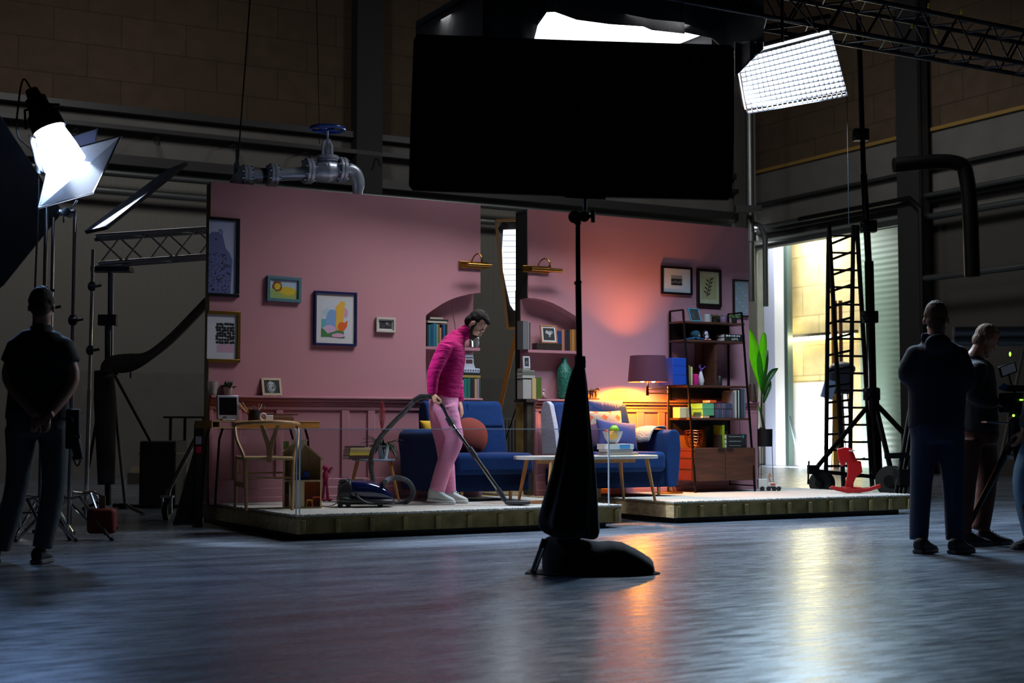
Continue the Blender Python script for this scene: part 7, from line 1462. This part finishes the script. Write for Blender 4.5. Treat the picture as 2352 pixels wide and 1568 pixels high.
# --- soft light behind the gap of the set
YG = 17.2; gl_ = thing('back_softlight', 'tall glowing quilted soft light seen through the gap between the walls', 'softbox', pd(1180, 640, YG), 0); o0 = Vector(gl_.location); Kg = lambda px, py, y=0.: pd(px, py, YG+y)-o0
b = B(M('quilt_glow', (.86, .93, 1.), emit=1.7)); lp_ = [(1156, 528), (1153, 575), (1155, 620), (1163, 660), (1172, 700), (1180, 712), (1260, 716), (1262, 524)]
b.poly([Kg(a, c) for a, c in lp_]); obj('diffuser', b, gl_, solid=.02)
b = B(M('quilt_seam', (150, 160, 185), .7)); 
for k in range(13): py = 540+k*13; b.bar(Kg(1155+max(0, (py-640)*.3), py, -.02), Kg(1260, py, -.02), .012, .006)
obj('seams', b, gl_)
b = B(M('silver_reflector', (120, 124, 132), .35, .6)); 
b.poly([Kg(1141, 508, .05), Kg(1262, 504, .05), Kg(1262, 752, .05), Kg(1167, 752, .05)]); obj('reflector', b, gl_, solid=.01)
b = B(M('pine_frame', (196, 170, 110), .7)); b.bar(Kg(1139, 506), Kg(1166, 754), .035, .03); b.bar(Kg(1139, 506), Kg(1265, 504), .035, .03); b.bar(Kg(1166, 754), Kg(1265, 752), .035, .03); obj('timber_frame', b, gl_)
b = B(dark_steel); q_ = Kg(1215, 752, .08); b.cyl(q_, (q_.x, q_.y, -gl_.location.z), .025); b.bar((q_.x-.4, q_.y, -gl_.location.z+.02), (q_.x+.4, q_.y, -gl_.location.z+.02), .04); b.bar((q_.x, q_.y-.4, -gl_.location.z+.02), (q_.x, q_.y+.4, -gl_.location.z+.02), .04); obj('stand', b, gl_)
area_light('back_softlight_light', Vector(gl_.location)+Vector((.15, -.12, 0)), Vector(gl_.location)+Vector((.05, -3, -.3)), .5, .9, 8, (.82, .9, 1))
b = B(M('pine_yellow', (190, 140, 60), .6)); a_ = pd(1192, 740, 16.6); c_ = pd(1146, 945, 16.6); c2_ = c_+(c_-a_)*((c_.z)/(a_.z-c_.z)); b.bar((0, 0, 0), c2_-a_, .07, .05); tag(obj('timber_prop', b, loc=a_), 'yellow pine prop slanting behind the gap between the walls', 'timber')
b = B(black_metal); a_ = pd(1188, 930, 16.2); c_ = pd(1150, 1045, 16.2); b.cyl((0, 0, 0), (c_-a_)*(a_.z/(a_.z-c_.z)), .008); tag(obj('black_rod', b, loc=a_), 'thin black rod slanting behind the blue sofa back', 'rod')
v = pd(1170, 985, 27); t = thing('radiator', 'white ribbed radiator on the hall back wall seen through the gap', 'radiator', (v.x, v.y, 0), ANG); b = B(C_((120, 120, 116), .5))
zr0, zr1 = pd(1170, 1040, 27).z, pd(1170, 960, 27).z
for k in range(14): b.bx(-.45+k*.07, -.40+k*.07, -.05, .05, max(.1, zr0), zr1)
b.bx(-.45, .55, -.03, .03, zr1-.05, zr1); obj('fins', b, t, bevel=.01)
# --- tall ladder and wheeled stand at the door
YL = 20.5
ld_ = thing('tall_ladder', 'tall dark aluminium A-frame ladder standing before the open door', 'ladder', (pd(1950, 984, YL).x, YL, 0), 0); ob = Vector(ld_.location); La = lambda px, py, y=0.: pd(px, py, YL+y)-ob
lm = M('ladder_dark', (44, 44, 48), .45, .6)
def stile(a, c): q_ = La(*c); q_.z = max(0, q_.z); b = B(lm); b.bar(La(*a), q_, .045, .09); obj('stile', b, ld_)
stile((1904, 516, 0), (1938, 1124, -.45)); stile((1968, 518, 0), (2004, 1124, -.45)); stile((1903, 540, .1), (1897, 1098, .7)); stile((1960, 516, .1), (1952, 1098, .7))
def lerp(a, c, u_): return tuple(a[i]+(c[i]-a[i])*u_ for i in range(3))
for k in range(15):
    u_ = .04+k*.065; b = B(lm); b.cyl(La(*lerp((1904, 516, 0), (1938, 1124, -.45), u_)), La(*lerp((1968, 518, 0), (2004, 1124, -.45), u_)), .016, seg=8); obj('rung', b, ld_)
    b = B(lm); b.bar(La(*lerp((1903, 540, .1), (1897, 1098, .7), u_)), La(*lerp((1960, 516, .1), (1952, 1098, .7), u_)), .05, .035); obj('rung', b, ld_)
YS = 19.0; ws2 = thing('wheeled_stand', 'heavy black wind-up stand on large wheels right of the tall ladder', 'stand', (pd(2010, 984, YS).x, YS, 0), 0); ob2 = Vector(ws2.location); Lb = lambda px, py, y=0.: pd(px, py, YS+y)-ob2
b = B(M('black_chrome', (40, 40, 44), .18, 1.)); b.cyl(Lb(2013, 1100), Lb(2003, 890), .085, seg=14); b.cyl(Lb(2003, 900), Lb(1996, 600), .06, seg=14); b.cyl(Lb(1996, 620), Lb(1984, 400), .045, seg=14); b.cyl(Lb(1984, 410), Lb(1972, 40), .035, seg=14); obj('column', b, ws2)
for px, py in ((1977, 310), (1995, 520), (1998, 728), (2002, 905)): b = B(black_metal); b.box(Lb(px, py), (.2, .14, .16)); b.cyl(Lb(px-10, py), Lb(px-10, py, -.12), .05); obj('clamp', b, ws2, bevel=.01)
for a, c in (((2000, 925, 0), (1870, 1080, -.1)), ((2010, 925, 0), (2092, 1012, .3)), ((2010, 925, .0), (2050, 1095, -.5)), ((2012, 1095, 0), (1880, 1082, -.1)), ((2012, 1095, 0), (2095, 1085, .2))): b = B(black_metal); b.bar(Lb(*a), Lb(*c), .05); obj('brace', b, ws2)
for px, r_, y in ((1888, .16, -.1), (2048, .20, -.5), (2096, .14, .3)): c = Lb(px, 1100, y); b = B(rubber); b.cyl((c.x-.04, y-.05, r_), (c.x+.04, y+.05, r_), r_, seg=22); b.m(black_metal); b.cyl((c.x-.05, y-.06, r_), (c.x+.05, y+.06, r_), r_*.4); obj('wheel', b, ws2)
b = B(black_metal); b.box(Lb(1868, 1078, -.15), (.14, .12, .12)); b.cyl(Lb(1858, 1058, -.15), Lb(1856, 1112, -.15), .012); obj('brake', b, ws2)
t = thing('folded_stands', 'bundle of folded black stands leaning behind the man in the navy hoodie', 'stand', (pd(2080, 984, 18).x, 18, 0), 0); ob3 = Vector(t.location); Lc = lambda px, py, y=0.: pd(px, py, 18+y)-ob3
for a, c in (((2100, 880, 0), (2055, 1110, 0)), ((2110, 880, .1), (2066, 1112, .1)), ((2122, 890, 0), (2074, 1114, -.1))):
    q_ = Lc(*c); q_.z = 0; b = B(black_metal); b.cyl(Lc(*a), q_, .028); obj('tube', b, t)
b = B(black_metal); b.bar(Lc(2033, 1047), Lc(2120, 1043), .07); b.bar(Lc(2090, 1050), Lc(2110, 1100), .05); b.box(Lc(2095, 1095), (.4, .3, .2)); obj('clamp', b, t)
# person far behind the ladder, and things beyond the door
YB = 30.0
f = Fig(1926, YB, 0, 'person in dark top and cap standing in the bright room behind the ladder'); bz = .7
fl = lambda px, y, z=.003: Vector((f(px, 984, y).x, y, z))
ob4 = f
s_ = F/YB
v = pd(1926, 984, YB)
FP = lambda x, z, y=0.: Vector((x, y, z))
hcz = 2.35
f.t.location.z = 0
b = B(skin_d); head(b, FP(0, hcz), Rot(2.9, .2), 1.3); b.tube([FP(0, 2.1), FP(0, 2.25)], .07); b.tube([FP(0, 1.1), FP(0, 1.5), FP(0, 2.0), FP(0, 2.12)], [(.2, .12), (.18, .12), (.24, .14), (.1, .1)], 14, side=(1, 0, 0)); 
bpy.data.objects.remove(f.t); b.bm.free()
t = thing('flight_case_stack', 'dark blue and white equipment glimpsed between the ladder rungs beyond the door', 'equipment', pd(1925, 905, 31), 0); b = B(C_((30, 40, 60), .5)); b.box((.05, 0, .25), (.5, .3, .5)); b.ell((.1, 0, .55), (.3, .2, .16)); obj('cover', b, t, bevel=.05); b = B(C_((150, 180, 230), .4)); b.box((-.25, -.2, .1), (.25, .1, .4), (0, .3, 0)); obj('reflector', b, t); b = B(steel)
for x in (-.1, .0, .1, .2): b.cyl((x, 0, 0), (x*1.6, 0, -1.6), .014)
obj('leg', b, t)
for px0, px1, lab, c in ((1914, 1928, 'tall orange timber board leaning beyond the door', (220, 150, 60)), (1932, 1940, 'narrow brown board beside the orange board beyond the door', (120, 70, 40))):
    a_ = pd(px0, 1072, 32); w_ = (px1-px0)/F*32; b = B(C_(c)); b.bx(0, w_, 0, .06, 0, pd(px0, 690, 32).z); tag(obj('timber_board', b, loc=(a_.x, 32, 0)), lab, 'timber')
for px0, px1 in ((1812, 1840), (1815, 1846)):
    a_ = pf(px1, 1073); c_ = pd(px0, 955, a_.y+.3); b = B(C_((90, 100, 104))); b.cyl((0, 0, .02), c_-a_, .02); tag(obj('thin_pole', b, loc=a_), 'thin grey pole leaning just inside the open door', 'pole', 'thin poles inside the open door')
t = thing('led_lamp', 'small LED lamp standing behind the right set wall end, hidden behind the wall', 'lamp', P(7.1, 3.2, 0), ANG)
b = B(black_metal); b.cyl((0, .06, 0), (0, .06, 1.4), .015); b.box((0, .06, 1.6), (.56, .06, .56)); obj('body', b, t)
for a in (.3, 2.4, 4.5): b = B(black_metal); b.cyl((0, .06, .25), (math.cos(a)*.35, .06+math.sin(a)*.35, 0), .012); obj('leg', b, t)
